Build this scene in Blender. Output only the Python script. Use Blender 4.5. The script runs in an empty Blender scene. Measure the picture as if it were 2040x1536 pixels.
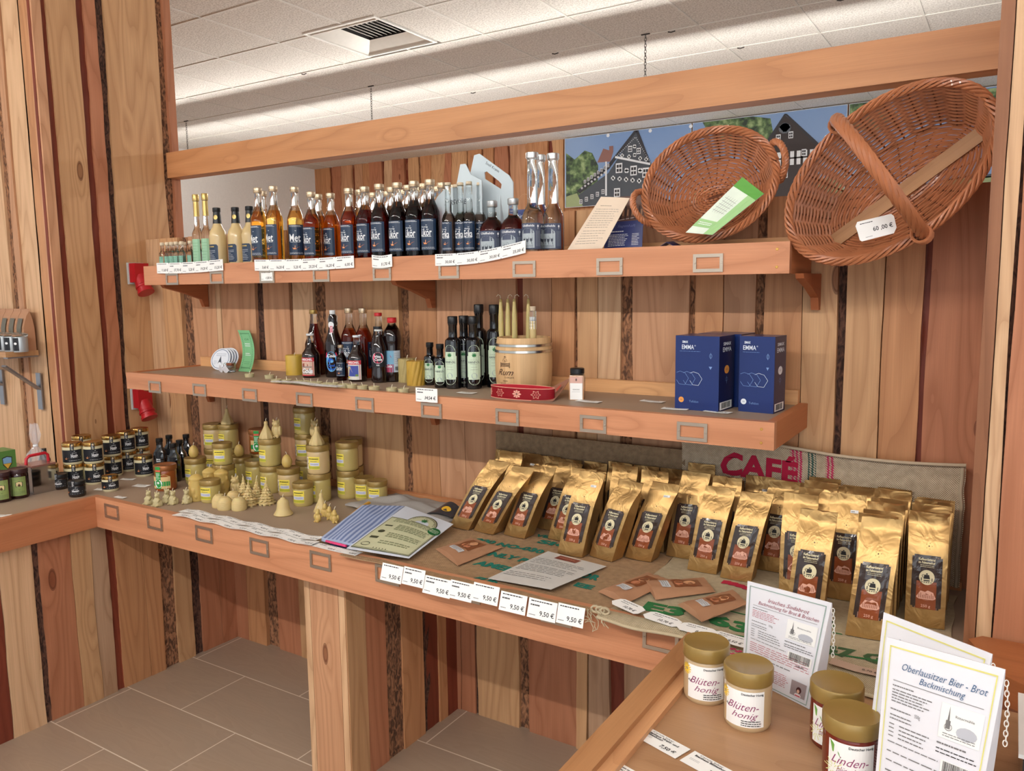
import bpy, bmesh, math, random
from mathutils import Vector, Matrix, noise
R = math.radians; PI = math.pi
SC = bpy.context.scene; COL = SC.collection
# ---------------------------------------------------------------- camera
CF, CYAW, CPITCH, CROLL = 1590.16, R(32.1214), R(7.0776), R(-0.6956)
CLOC = Vector((3.4034, -2.2649, 1.5599))
_f = Vector((-math.sin(CYAW), math.cos(CYAW), 0)); _r = Vector((math.cos(CYAW), math.sin(CYAW), 0)); _u = Vector((0, 0, 1))
VF = _f*math.cos(CPITCH) - _u*math.sin(CPITCH); _U = _u*math.cos(CPITCH) + _f*math.sin(CPITCH)
VR = _r*math.cos(CROLL) + _U*math.sin(CROLL); VU = _U*math.cos(CROLL) - _r*math.sin(CROLL)
cam = bpy.data.cameras.new('camera'); camo = bpy.data.objects.new('camera', cam); COL.objects.link(camo)
camo.matrix_world = Matrix(((VR.x, VU.x, -VF.x, CLOC.x), (VR.y, VU.y, -VF.y, CLOC.y), (VR.z, VU.z, -VF.z, CLOC.z), (0, 0, 0, 1)))
cam.sensor_width = 36; cam.lens = 36*CF/2040; cam.clip_start = .02; cam.clip_end = 60
SC.camera = camo
# ---------------------------------------------------------------- light and exposure
SC.view_settings.view_transform = 'Standard'; SC.view_settings.look = 'None'
SC.view_settings.gamma = 1; SC.view_settings.use_curve_mapping = False
SC.view_settings.exposure = 0.0
wd = bpy.data.worlds.new('world'); SC.world = wd; wd.use_nodes = True
wb = wd.node_tree.nodes['Background']; wb.inputs[0].default_value = (.92, .96, 1, 1); wb.inputs[1].default_value = .75
def area(name, loc, to, sx, sy, power, col=(1, 1, 1)):
    l = bpy.data.lights.new(name, 'AREA'); l.shape = 'RECTANGLE'; l.size = sx; l.size_y = sy; l.energy = power; l.color = col
    o = bpy.data.objects.new(name, l); COL.objects.link(o); o.location = loc
    z = -(Vector(to) - Vector(loc)).normalized(); x = Vector((1, 0, 0)) if abs(z.x) < .8 else Vector((0, 1, 0))
    x = (x - z*x.dot(z)).normalized(); y = z.cross(x)
    o.rotation_euler = Matrix((x, y, z)).transposed().to_euler(); return o
LAMP_E = 150.0          # strength of the strip lamp tubes
area('shop_window_daylight', (4.2, -5.2, 1.6), (1.5, 0, 1.2), 4.5, 2.2, 48, (.88, .94, 1))
area('far_ceiling_fill', (-1.0, 5.4, 1.5), (0, 3, 3.2), 6, 1.6, 40, (.95, .97, 1))  # added fill aimed up to brighten the far ceiling, not a real window
# ---------------------------------------------------------------- helpers
def ray(px, py): return VF + VR*((px-1020)/CF) + VU*((768-py)/CF)
def at(px, py, ax, v):
    """point of the world plane <ax>=v that lies in that direction"""
    d = ray(px, py); i = 'xyz'.index(ax); return CLOC + d*((v-CLOC[i])/d[i])
def sl(c): return tuple(((x/255)/12.92 if x/255 <= .04045 else ((x/255+.055)/1.055)**2.4) for x in c)
def rgb(*c): return sl(c)
def nmat(name):
    m = bpy.data.materials.new(name); m.use_nodes = True; nt = m.node_tree
    return m, nt, nt.nodes['Principled BSDF']
def nd(nt, t, **k):
    n = nt.nodes.new(t)
    for a, b in k.items():
        if a.startswith('i_'): n.inputs[a[2:].replace('_', ' ')].default_value = b
        elif a.startswith('n_'): n.inputs[int(a[2:])].default_value = b
        else: setattr(n, a, b)
    return n
def mix(nt, fac, a, b, mode='MIX'):
    n = nt.nodes.new('ShaderNodeMix'); n.data_type = 'RGBA'; n.blend_type = mode; n.clamp_factor = True
    for i, x in ((0, fac), (6, a), (7, b)):
        if isinstance(x, bpy.types.NodeSocket): nt.links.new(x, n.inputs[i])
        elif x is not None: n.inputs[i].default_value = (x if i == 0 else (tuple(x)+(1,))[:4])
    return n.outputs[2]
def mth(nt, op, a, b=None, c=None):
    n = nt.nodes.new('ShaderNodeMath'); n.operation = op
    for i, x in enumerate((a, b, c)):
        if isinstance(x, bpy.types.NodeSocket): nt.links.new(x, n.inputs[i])
        elif x is not None: n.inputs[i].default_value = x
    return n.outputs[0]
def ramp(nt, fac, stops):
    n = nt.nodes.new('ShaderNodeValToRGB'); e = n.color_ramp.elements
    while len(e) < len(stops): e.new(.5)
    for q, (p, c) in zip(e, stops): q.position = p; q.color = tuple(c)+(1,) if len(c) == 3 else c
    nt.links.new(fac, n.inputs[0]); return n.outputs[0]
def bump(nt, bs, h, strength=.3, dist=.001):
    b = nd(nt, 'ShaderNodeBump'); b.inputs['Strength'].default_value = strength; b.inputs['Distance'].default_value = dist
    nt.links.new(h, b.inputs['Height']); nt.links.new(b.outputs[0], bs.inputs['Normal']); return b
_M = {}
def plain(name, c, rough=.5, metal=0, trans=0, ior=1.45, coat=0, var=.06, scale=30, bmp=0, emis=0, sss=0, alpha=1, spec=.5):
    """principled material with a little procedural mottling; c is sRGB 0-255"""
    if name in _M: return _M[name]
    m, nt, b = nmat(name); c = sl(c); L = nt.links
    b.inputs['Roughness'].default_value = rough; b.inputs['Metallic'].default_value = metal
    b.inputs['Transmission Weight'].default_value = trans; b.inputs['IOR'].default_value = ior
    b.inputs['Coat Weight'].default_value = coat; b.inputs['Alpha'].default_value = alpha
    b.inputs['Specular IOR Level'].default_value = spec
    if sss: b.inputs['Subsurface Weight'].default_value = sss; b.inputs['Subsurface Radius'].default_value = (.012, .006, .003); b.inputs['Subsurface Scale'].default_value = .6
    tc = nd(nt, 'ShaderNodeTexCoord'); no = nd(nt, 'ShaderNodeTexNoise'); no.inputs['Scale'].default_value = scale
    L.new(tc.outputs['Object'], no.inputs['Vector'])
    if var:
        a = tuple(x*(1-var) for x in c); d = tuple(min(1, x*(1+var)) for x in c)
        L.new(mix(nt, no.outputs[0], a, d), b.inputs['Base Color'])
    else: b.inputs['Base Color'].default_value = c+(1,)
    if bmp: bump(nt, b, no.outputs[0], bmp, .002)
    if emis: b.inputs['Emission Color'].default_value = c+(1,); b.inputs['Emission Strength'].default_value = emis
    _M[name] = m; return m
def wood_mat(name, knots=1.0, contrast=1.0, gloss=.55, ringf=11.0, kscale=5.0):
    """boards: base colour from the 'Col' attribute, grain laid along V of the UV map (metres)"""
    if name in _M: return _M[name]
    m, nt, b = nmat(name); L = nt.links
    uv = nd(nt, 'ShaderNodeUVMap'); sp = nd(nt, 'ShaderNodeSeparateXYZ'); L.new(uv.outputs[0], sp.inputs[0])
    u, v = sp.outputs[0], sp.outputs[1]
    def vec(a, b2, c=0.0):
        n = nd(nt, 'ShaderNodeCombineXYZ'); L.new(mth(nt, 'MULTIPLY', u, a), n.inputs[0]); L.new(mth(nt, 'MULTIPLY', v, b2), n.inputs[1]); n.inputs[2].default_value = c; return n.outputs[0]
    vo = nd(nt, 'ShaderNodeTexVoronoi'); vo.inputs['Scale'].default_value = 1; vo.inputs['Randomness'].default_value = .9
    L.new(vec(kscale*1.6, kscale*.55), vo.inputs['Vector'])
    sepc = nd(nt, 'ShaderNodeSeparateColor'); L.new(vo.outputs['Color'], sepc.inputs[0])
    gate = mth(nt, 'GREATER_THAN', sepc.outputs[0], 1-.30*knots)
    kd = vo.outputs['Distance']
    kn = mth(nt, 'MULTIPLY', mth(nt, 'SUBTRACT', 1, mth(nt, 'MINIMUM', mth(nt, 'MULTIPLY', kd, 2.6), 1.0)), gate)
    n1 = nd(nt, 'ShaderNodeTexNoise'); n1.inputs['Scale'].default_value = 1; n1.inputs['Detail'].default_value = 1.5; n1.inputs['Roughness'].default_value = .45
    L.new(vec(7.5, .75), n1.inputs['Vector'])
    ring = mth(nt, 'ADD', mth(nt, 'MULTIPLY', n1.outputs[0], ringf), mth(nt, 'MULTIPLY', kn, 2.2))
    fr = mth(nt, 'FRACT', ring)
    line = mth(nt, 'POWER', mth(nt, 'ABSOLUTE', mth(nt, 'SUBTRACT', fr, .42)), 1.6)
    line = mth(nt, 'MULTIPLY', line, 2.6)
    n2 = nd(nt, 'ShaderNodeTexNoise'); n2.inputs['Scale'].default_value = 1; n2.inputs['Detail'].default_value = 3
    L.new(vec(260, 5), n2.inputs['Vector'])
    n3 = nd(nt, 'ShaderNodeTexNoise'); n3.inputs['Scale'].default_value = 1; n3.inputs['Detail'].default_value = 2
    L.new(vec(14, .8, 7.0), n3.inputs['Vector'])
    at_ = nd(nt, 'ShaderNodeAttribute'); at_.attribute_name = 'Col'
    base = at_.outputs['Color']
    c = mix(nt, mth(nt, 'MULTIPLY', n3.outputs[0], .9), mix(nt, 1.0, base, (1.12, 1.06, 1.0), 'MULTIPLY'), mix(nt, 1.0, base, (.84, .70, .58), 'MULTIPLY'))
    c = mix(nt, mth(nt, 'MULTIPLY', line, .62*contrast), c, mix(nt, 1.0, base, (.62, .47, .36), 'MULTIPLY'))
    c = mix(nt, mth(nt, 'MULTIPLY', mth(nt, 'SUBTRACT', n2.outputs[0], .32), 1.1*contrast), c, mix(nt, 1.0, base, (.70, .60, .52), 'MULTIPLY'))
    core = mth(nt, 'MULTIPLY', mth(nt, 'GREATER_THAN', kn, .74), .75)
    c = mix(nt, core, c, mix(nt, 1.0, base, (.36, .20, .13), 'MULTIPLY'))
    rim = mth(nt, 'MULTIPLY', mth(nt, 'LESS_THAN', mth(nt, 'ABSOLUTE', mth(nt, 'SUBTRACT', kn, .74)), .045), .6)
    c = mix(nt, rim, c, mix(nt, 1.0, base, (.22, .12, .08), 'MULTIPLY'))
    L.new(c, b.inputs['Base Color']); b.inputs['Roughness'].default_value = gloss
    b.inputs['Specular IOR Level'].default_value = .35
    bump(nt, b, mth(nt, 'ADD', line, n2.outputs[0]), .12, .0015)
    _M[name] = m; return m
def bark_mat(name='bark'):
    if name in _M: return _M[name]
    m, nt, b = nmat(name); L = nt.links
    tc = nd(nt, 'ShaderNodeTexCoord'); mp = nd(nt, 'ShaderNodeMapping'); mp.inputs['Scale'].default_value = (1, 1, .45); L.new(tc.outputs['Object'], mp.inputs[0])
    a = nd(nt, 'ShaderNodeTexNoise'); a.inputs['Scale'].default_value = 75; a.inputs['Detail'].default_value = 6; a.inputs['Distortion'].default_value = 1.2; L.new(mp.outputs[0], a.inputs['Vector'])
    at_ = nd(nt, 'ShaderNodeAttribute'); at_.attribute_name = 'Col'
    f = ramp(nt, a.outputs[0], [(.40, (0, 0, 0)), (.62, (1, 1, 1))])
    c = mix(nt, f, mix(nt, 1.0, at_.outputs['Color'], (.45, .38, .34), 'MULTIPLY'), mix(nt, 1.0, at_.outputs['Color'], (1.9, 1.7, 1.5), 'MULTIPLY'))
    L.new(c, b.inputs['Base Color']); b.inputs['Roughness'].default_value = .9; bump(nt, b, a.outputs[0], .9, .006)
    _M[name] = m; return m
WHITE = (1.0, 1.0, 1.0)
class MB:
    """collects faces of one mesh"""
    def __init__(s): s.v = []; s.f = []; s.m = []; s.uv = []; s.c = []; s.mats = []; s.X = Matrix.Identity(4)
    def mi(s, m):
        if m not in s.mats: s.mats.append(m)
        return s.mats.index(m)
    def add(s, vs): n = len(s.v); s.v += [s.X @ Vector(p) for p in vs]; return n
    def face(s, idx, m, uv=None, c=WHITE): s.f.append(tuple(idx)); s.m.append(s.mi(m)); s.uv.append(uv); s.c.append(c)
    def poly(s, pts, m, uv=None, c=WHITE): n = s.add(pts); s.face(range(n, n+len(pts)), m, uv, c)
    def box(s, x0, x1, y0, y1, z0, z1, m, c=WHITE, along='x', off=None):
        P = [(x, y, z) for x in (x0, x1) for y in (y0, y1) for z in (z0, z1)]; n = s.add(P)
        o = off or (random.random()*9, random.random()*30); cx, cy, cz = (x0+x1)/2, (y0+y1)/2, (z0+z1)/2
        for idx, nrm in (((0, 1, 3, 2), 'x'), ((4, 6, 7, 5), 'x'), ((0, 4, 5, 1), 'y'), ((2, 3, 7, 6), 'y'), ((0, 2, 6, 4), 'z'), ((1, 5, 7, 3), 'z')):
            uv = []
            for i in idx:
                x, y, z = P[i]; q = {'x': x-cx, 'y': y-cy, 'z': z-cz}
                rest = [k for k in 'xyz' if k != nrm and k != along]
                if nrm == along: uv.append((q[rest[0]]+o[0], q[rest[1]]*.3+o[1]))
                else: uv.append((q[rest[0]]+o[0], q[along]+o[1]))
            s.face([n+i for i in idx], m, uv, c)
    def lathe(s, prof, seg=20, cx=0, cy=0, z0=0, mats=None, c=WHITE, sq=0, capt=True, capb=True):
        """prof: [(r, z, material of the band up to the next point)]; sq>0 squares the section"""
        rings = []
        for r, z, *_ in prof:
            if r < 1e-6: rings.append([s.add([(cx, cy, z0+z)])]); continue
            pts = []
            for k in range(seg):
                a = 2*PI*k/seg; ca, sa = math.cos(a), math.sin(a); q = r
                if sq:
                    q = r*((1-sq) + sq/max(abs(ca), abs(sa))*.92)
                pts.append((cx+q*ca, cy+q*sa, z0+z))
            n = s.add(pts); rings.append(list(range(n, n+seg)))
        for i in range(len(prof)-1):
            a, b, m = rings[i], rings[i+1], prof[i][2]
            for k in range(seg):
                k2 = (k+1) % seg; u0, u1 = k/seg, (k+1)/seg
                if len(a) == 1 and len(b) == 1: continue
                if len(a) == 1: s.face((a[0], b[k2], b[k]), m, None, c)
                elif len(b) == 1: s.face((a[k], a[k2], b[0]), m, None, c)
                else: s.face((a[k], a[k2], b[k2], b[k]), m, [(u0, prof[i][1]), (u1, prof[i][1]), (u1, prof[i+1][1]), (u0, prof[i+1][1])], c)
        if capb and len(rings[0]) > 1: s.face(rings[0][::-1], prof[0][2], None, c)
        if capt and len(rings[-1]) > 1: s.face(rings[-1], prof[-2][2], None, c)
    def tube(s, pts, r, m, seg=6, c=WHITE, closed=False, caps=True):
        pts = [Vector(p) for p in pts]; n = len(pts); rings = []; prev = None
        for i, p in enumerate(pts):
            t = (pts[(i+1) % n]-pts[i-1]) if closed else (pts[min(i+1, n-1)]-pts[max(i-1, 0)])
            if t.length < 1e-9: t = Vector((0, 0, 1))
            t.normalize(); a = prev if prev is not None else (Vector((0, 0, 1)) if abs(t.z) < .9 else Vector((1, 0, 0)))
            a = (a-t*a.dot(t)); a = a.normalized() if a.length > 1e-6 else t.orthogonal().normalized(); b = t.cross(a); prev = a
            q = r[i] if isinstance(r, (list, tuple)) else r
            k0 = s.add([p+(a*math.cos(2*PI*k/seg)+b*math.sin(2*PI*k/seg))*q for k in range(seg)]); rings.append(k0)
        for i in range(n if closed else n-1):
            a, b = rings[i], rings[(i+1) % n]
            for k in range(seg):
                k2 = (k+1) % seg; s.face((a+k, a+k2, b+k2, b+k), m, None, c)
        if caps and not closed: s.face([rings[0]+k for k in range(seg)][::-1], m, None, c); s.face([rings[-1]+k for k in range(seg)], m, None, c)
    def grid(s, fn, nu, nv, m, c=WHITE, uvs=(1, 1), mfn=None, thick=0, flip=False):
        """surface fn(u,v) in 0..1; thick gives it a back side and rim"""
        def sheet(o):
            n = len(s.v); s.add([Vector(fn(i/nu, j/nv)) + o for j in range(nv+1) for i in range(nu+1)]); return n
        n = sheet(Vector((0, 0, 0))); w = nu+1
        def cell(i, j, rev, base):
            q = [base+j*w+i, base+j*w+i+1, base+(j+1)*w+i+1, base+(j+1)*w+i]
            u = [(i/nu*uvs[0], j/nv*uvs[1]), ((i+1)/nu*uvs[0], j/nv*uvs[1]), ((i+1)/nu*uvs[0], (j+1)/nv*uvs[1]), (i/nu*uvs[0], (j+1)/nv*uvs[1])]
            if rev: q = q[::-1]; u = u[::-1]
            s.face(q, mfn(i/nu, j/nv) if mfn else m, u, c)
        for j in range(nv):
            for i in range(nu): cell(i, j, flip, n)
        if thick:
            off = thick if isinstance(thick, Vector) else Vector((0, 0, -thick)); n2 = sheet(off)
            for j in range(nv):
                for i in range(nu): cell(i, j, not flip, n2)
            edge = [(i, 0) for i in range(nu)] + [(nu, j) for j in range(nv)] + [(i, nv) for i in range(nu, 0, -1)] + [(0, j) for j in range(nv, 0, -1)]
            for k in range(len(edge)):
                (i, j), (i2, j2) = edge[k], edge[(k+1) % len(edge)]
                a, b = j*w+i, j2*w+i2; s.face((n+a, n2+a, n2+b, n+b) if not flip else (n+b, n2+b, n2+a, n+a), m, None, c)
    def build(s, name, parent=None, smooth=None, label=None):
        me = bpy.data.meshes.new(name); me.from_pydata([tuple(v) for v in s.v], [], s.f)
        for m in s.mats: me.materials.append(m)
        me.polygons.foreach_set('material_index', s.m)
        uvd = []; cd = []
        for f, uv, c in zip(s.f, s.uv, s.c):
            for k in range(len(f)):
                uvd += (uv[k] if uv else (0, 0)); cd += (c[0], c[1], c[2], 1)
        me.uv_layers.new(name='UVMap'); me.uv_layers['UVMap'].data.foreach_set('uv', uvd)
        me.color_attributes.new('Col', 'FLOAT_COLOR', 'CORNER'); me.color_attributes['Col'].data.foreach_set('color', cd)
        if smooth is not None:
            me.polygons.foreach_set('use_smooth', [True]*len(s.f)); me.update()
            me.set_sharp_from_angle(angle=R(smooth))
        me.update(); o = bpy.data.objects.new(name, me); COL.objects.link(o)
        if parent: o.parent = parent
        if label: o['label'] = label
        return o
def tag(o, label=None, cat=None, group=None, kind=None):
    if label: o['label'] = label
    if cat: o['category'] = cat
    if group: o['group'] = group
    if kind: o['kind'] = kind
    return o
def empty(name, loc=(0, 0, 0), rz=0):
    o = bpy.data.objects.new(name, None); COL.objects.link(o); o.location = loc; o.rotation_euler = (0, 0, rz); o.empty_display_size = .02; return o
def copy_tree(o, parent=None):
    c = o.copy(); COL.objects.link(c); c.parent = parent
    for ch in [k for k in o.children if not k.get('skipcopy')]: copy_tree(ch, c)
    return c
class Kind:
    """one prototype with its parts; the first put() places it, later ones copy it"""
    def __init__(s, root): s.root = root; s.used = False
    def put(s, loc, rz=0, label='', cat=None, group=None, rot=None):
        o = copy_tree(s.root) if s.used else s.root; s.used = True
        o.location = loc; o.rotation_euler = rot if rot else (0, 0, rz)
        o['label'] = label
        if cat: o['category'] = cat
        if group: o['group'] = group
        return o
_TX = {}
def textgeo(t, bold=0, shear=0, res=2, space=1.0):
    """letters as flat triangles, about 1 unit per line height, centred"""
    k = (t, bold, shear, res, space)
    if not t.strip(): return ([], [], 1, 1)
    if k in _TX: return _TX[k]
    cu = bpy.data.curves.new('t', 'FONT'); cu.body = t; cu.size = 1; cu.shear = shear; cu.offset = bold; cu.resolution_u = res; cu.space_character = space
    cu.align_x = 'CENTER'; cu.align_y = 'CENTER'; cu.fill_mode = 'FRONT'
    o = bpy.data.objects.new('t', cu); COL.objects.link(o); bpy.context.view_layer.update()
    me = o.to_mesh(); vs = [(v.co.x, v.co.y) for v in me.vertices]; fs = [tuple(p.vertices) for p in me.polygons]
    w = (max(v[0] for v in vs)-min(v[0] for v in vs)) if vs else 1; h = (max(v[1] for v in vs)-min(v[1] for v in vs)) if vs else 1
    mx = (max(v[0] for v in vs)+min(v[0] for v in vs))/2; my = (max(v[1] for v in vs)+min(v[1] for v in vs))/2
    o.to_mesh_clear(); bpy.data.objects.remove(o); bpy.data.curves.remove(cu)
    _TX[k] = ([(x-mx, y-my) for x, y in vs], fs, w, h); return _TX[k]
def flatmap(o, ux, uy, n): 
    o, ux, uy, n = Vector(o), Vector(ux), Vector(uy), Vector(n)
    return lambda x, y, d: o + ux*x + uy*y + n*d
def cylmap(r, z, th=-PI/2, rz=None):
    """label coordinates around a cylinder; x runs to the right when seen from outside"""
    return lambda x, y, d: Vector(((r+d)*math.cos(th+x/r), (r+d)*math.sin(th+x/r), z+y))
class Ink:
    """prints shapes on a surface: map(x,y,depth)->point"""
    def __init__(s, mb, mp, d=.0004, step=.0002): s.mb = mb; s.mp = mp; s.d = d; s.st = step
    def rect(s, x0, x1, y0, y1, m, lv=0, nx=None, ny=1):
        nx = nx or max(1, int((x1-x0)/.008)); d = s.d+s.st*lv
        n = s.mb.add([s.mp(x0+(x1-x0)*i/nx, y0+(y1-y0)*j/ny, d) for j in range(ny+1) for i in range(nx+1)]); w = nx+1
        for j in range(ny):
            for i in range(nx): s.mb.face((n+j*w+i, n+j*w+i+1, n+(j+1)*w+i+1, n+(j+1)*w+i), m)
    def poly(s, pts, m, lv=1): s.mb.poly([s.mp(x, y, s.d+s.st*lv) for x, y in pts], m)
    def oval(s, cx, cy, rx, ry, m, lv=1, n=20, a0=0, a1=2*PI):
        s.poly([(cx+rx*math.cos(a0+(a1-a0)*k/n), cy+ry*math.sin(a0+(a1-a0)*k/n)) for k in range(n if a1-a0 > 6.2 else n+1)], m, lv)
    def ring(s, cx, cy, rx, ry, w, m, lv=1, n=24, a0=0, a1=2*PI):
        for k in range(n):
            a, b = a0+(a1-a0)*k/n, a0+(a1-a0)*(k+1)/n
            s.poly([(cx+rx*math.cos(a), cy+ry*math.sin(a)), (cx+rx*math.cos(b), cy+ry*math.sin(b)), (cx+(rx-w)*math.cos(b), cy+(ry-w)*math.sin(b)), (cx+(rx-w)*math.cos(a), cy+(ry-w)*math.sin(a))], m, lv)
    def line(s, x0, y0, x1, y1, w, m, lv=1):
        dx, dy = x1-x0, y1-y0; l = math.hypot(dx, dy) or 1; nx, ny = -dy/l*w/2, dx/l*w/2
        s.poly([(x0+nx, y0+ny), (x0-nx, y0-ny), (x1-nx, y1-ny), (x1+nx, y1+ny)], m, lv)
    def text(s, t, x, y, h, m, lv=2, w=None, bold=0, shear=0, al='c', rot=0, res=2):
        """h = cap height of the line, w = total width if the letters are squeezed"""
        vs, fs, tw, th = textgeo(t, bold, shear, res); k = h/.72; kx = (w/tw) if w else k
        ox = {'c': 0, 'l': tw*kx/2, 'r': -tw*kx/2}[al]; c_, s_ = math.cos(rot), math.sin(rot)
        pts = []
        for a, b in vs:
            a, b = a*kx+ox, b*k; pts.append(s.mp(x+a*c_-b*s_, y+a*s_+b*c_, s.d+s.st*lv))
        n = s.mb.add(pts)
        for f in fs: s.mb.face([n+i for i in f], m)
    def lines(s, x0, x1, y0, y1, n, m, lv=1, w=.0006, rag=.3, seed=1):
        rr = random.Random(seed)
        for k in range(n):
            y = y1-(y1-y0)*(k+.5)/n; e = x1-(x1-x0)*rag*rr.random(); xx = x0
            while xx < e:
                l = (x1-x0)*rr.uniform(.05, .16); s.rect(xx, min(xx+l, e), y-w/2, y+w/2, m, lv, nx=max(1, int(l/.01))); xx += l+(x1-x0)*.022
    def barcode(s, x0, x1, y0, y1, m, lv=1, seed=3):
        rr = random.Random(seed); x = x0
        while x < x1: w = (x1-x0)*rr.choice((.008, .016, .024)); s.rect(x, min(x+w, x1), y0, y1, m, lv, nx=1); x += w+(x1-x0)*rr.choice((.010, .018))
def ordi(k): return ['first', 'second', 'third', 'fourth', 'fifth', 'sixth', 'seventh', 'eighth', 'ninth', 'tenth', 'eleventh', 'twelfth', 'thirteenth', 'fourteenth', 'fifteenth', 'sixteenth', 'seventeenth', 'eighteenth', 'nineteenth', 'twentieth'][k]
def M_(name, *a, **k): return plain(name, *a, **k)
# ================================================================ room shell
W = wood_mat('larch_planks'); WB = wood_mat('larch_boards', knots=.55, contrast=.8, gloss=.45, ringf=8, kscale=7)
BK = bark_mat()
TON = {'L': (218, 186, 152), 'Y': (206, 168, 128), 'P': (202, 159, 126), 'R': (184, 128, 98), 'O': (196, 148, 108), 'D': (128, 62, 44), 'G': (186, 156, 130), 'B': (124, 90, 66), 'K': (76, 52, 42), 'U': (146, 102, 74)}
ZC = 3.2235; ZH = 1.793; XR = 3.351; GX, GY, TT = -2.8049, 2.3474, .625
def edgefn(seed, amp, z0, z1):
    return lambda z: amp*(noise.noise(Vector((seed*7.3, z*1.7, 0))) + .45*noise.noise(Vector((seed*3.1, z*6, 5))) + .15*noise.noise(Vector((seed, z*23, 9))))
def planks(mb, spec, z0, z1, mp, amp=.008, seed=0, prot=.0, nz=None):
    """spec: [(s0, s1, tone)] along the wall; bark strips lie deeper than boards; mp(s, z, depth)"""
    nz = nz or max(6, int((z1-z0)/.06)); ed = {}
    def E(i): 
        if i not in ed: ed[i] = edgefn(seed*31+i+1, 0 if i in (0, len(spec)) else amp, z0, z1)
        return ed[i]
    rr = random.Random(seed)
    for i, (a, b, t) in enumerate(spec):
        bark = (t in 'BK' and (b-a) < .10) or (t == 'D' and (b-a) < .06); dp = (-.012 if bark else rr.choice((0, .004, .008)))+prot
        m = BK if (bark and t != 'D') else W; q = rr.uniform(.92, 1.06); c = tuple(x*q for x in sl(TON[t])); ou, ov = rr.random()*9, rr.random()*40
        ea, eb = E(i), E(i+1); x_ = .010 if bark else -.001; ns = 1 if not bark else 3
        rows = []
        for j in range(nz+1):
            z = z0+(z1-z0)*j/nz; s0, s1 = a+ea(z)-x_, b+eb(z)+x_
            row = [(s0, -.03)]+[(s0+(s1-s0)*k/ns, dp+(rr.uniform(-.004, .006) if (bark and 0 < k < ns) else 0)) for k in range(ns+1)]+[(s1, -.03)]
            rows.append([(s, z, d) for s, d in row])
        n = len(mb.v); mb.add([mp(s, z, d) for row in rows for s, z, d in row]); w = ns+3; mid = (a+b)/2
        for j in range(nz):
            for k in range(w-1):
                q4 = (n+j*w+k, n+j*w+k+1, n+(j+1)*w+k+1, n+(j+1)*w+k)
                uv = [(rows[jj][kk][0]-mid+ou+rows[jj][kk][2]*.9, rows[jj][kk][1]+ov) for jj, kk in ((j, k), (j, k+1), (j+1, k+1), (j+1, k))]
                mb.face(q4, m, uv, c)
        mb.face([n+nz*w+k for k in range(w)], m, [(rows[nz][k][0]+ou, rows[nz][k][2]+ov) for k in range(w)], c)
def pxspec(lst, y, plane, v, k):
    """lst [(px, tone)...,(px,)] -> wall coordinates of plank seams"""
    s = [at(p[0], y, plane, v)[k] for p in lst]; return [(s[i], s[i+1], lst[i][1]) for i in range(len(lst)-1)]
mp_back = lambda s, z, d: (s, -d-.000, z)
# half-height back wall, upper part behind the shelves
up = pxspec([(291, 'L'), (330, 'Y'), (366, 'B'), (388, 'P'), (435, 'L'), (444, 'P'), (512, 'K'), (528, 'P'), (580, 'B'), (586, 'L'), (627, 'B'), (651, 'P'), (727, 'Y'), (799, 'B'), (814, 'O'), (870, 'P'), (922, 'P'), (1028, 'D'), (1041, 'P'), (1100, 'O'), (1145, 'B'), (1149, 'Y'), (1190, 'L'), (1237, 'B'), (1260, 'P'), (1375, 'B'), (1386, 'O'), (1440, 'P'), (1506, 'B'), (1524, 'O'), (1600, 'Y'), (1670, 'K'), (1683, 'Y'), (1760, 'O'), (1838, 'D'), (1850, 'R'), (1960, 'O'), (1990,)], 640, 'y', 0, 0)
up[0] = (0, up[0][1], 'L'); up[-1] = (up[-1][0], XR+.02, 'R')
mb = MB(); planks(mb, up, .74, ZH, mp_back, .006, 2)
lo = pxspec([(466, 'R'), (500, 'O'), (536, 'B'), (557, 'R'), (602, 'Y'), (640, 'R'), (720, 'O'), (800, 'R'), (918, 'R'), (946, 'K'), (951, 'Y'), (1033, 'B'), (1053, 'R'), (1150, 'Y'), (1170, 'K'), (1174, 'G'), (1215, 'D'), (1245, 'G'), (1300, 'O'), (1380, 'R'), (1500, 'O'), (1640,)], 1300, 'y', 0, 0)
lo[0] = (.0, lo[0][1], 'R'); lo[-1] = (lo[-1][0], XR, 'O')
planks(mb, lo, 0, .745, mp_back, .008, 5)
mb.box(0, XR+.02, .03, .13, 0, ZH-.002, W, sl(TON['O']), 'x'); mb.build('wall_back', smooth=25)['kind'] = 'structure'
# left wall
lw = pxspec([(111, 'D'), (137, 'Y'), (194, 'D'), (207, 'R'), (230, 'K'), (242, 'Y'), (301,)], 560, 'x', 0, 1)
lw[-1] = (lw[-1][0], .125, 'Y'); lw.append((.125, .16, 'B')); lw.append((.16, .2, 'R'))
mb = MB(); planks(mb, lw, .0, ZC+.02, lambda s, z, d: (d, s, z), .009, 9, nz=60)
mb.box(-.12, -.028, lw[0][0], .2, 0, ZC+.02, W, sl(TON['O']), 'z'); mb.build('wall_left', smooth=25)['kind'] = 'structure'
NY = lw[0][0]
ls = pxspec([(-700, 'P'), (-560, 'L'), (-470, 'B'), (-450, 'O'), (-330, 'Y'), (-230, 'R'), (-120, 'L'), (22, 'B'), (37, 'P'), (48, 'L'), (83, 'B'), (100, 'P'), (111,)], 560, 'y', NY, 0); ls[-1] = (ls[-1][0], .0, 'P')
mb = MB(); planks(mb, ls, .0, ZC+.02, lambda s, z, d: (s, NY-d, z), .008, 19, nz=60)
mb.box(ls[0][0], -.13, NY+.03, NY+.12, 0, ZC+.02, W, sl(TON['O']), 'z'); mb.build('wall_front_left', smooth=25)['kind'] = 'structure'
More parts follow.
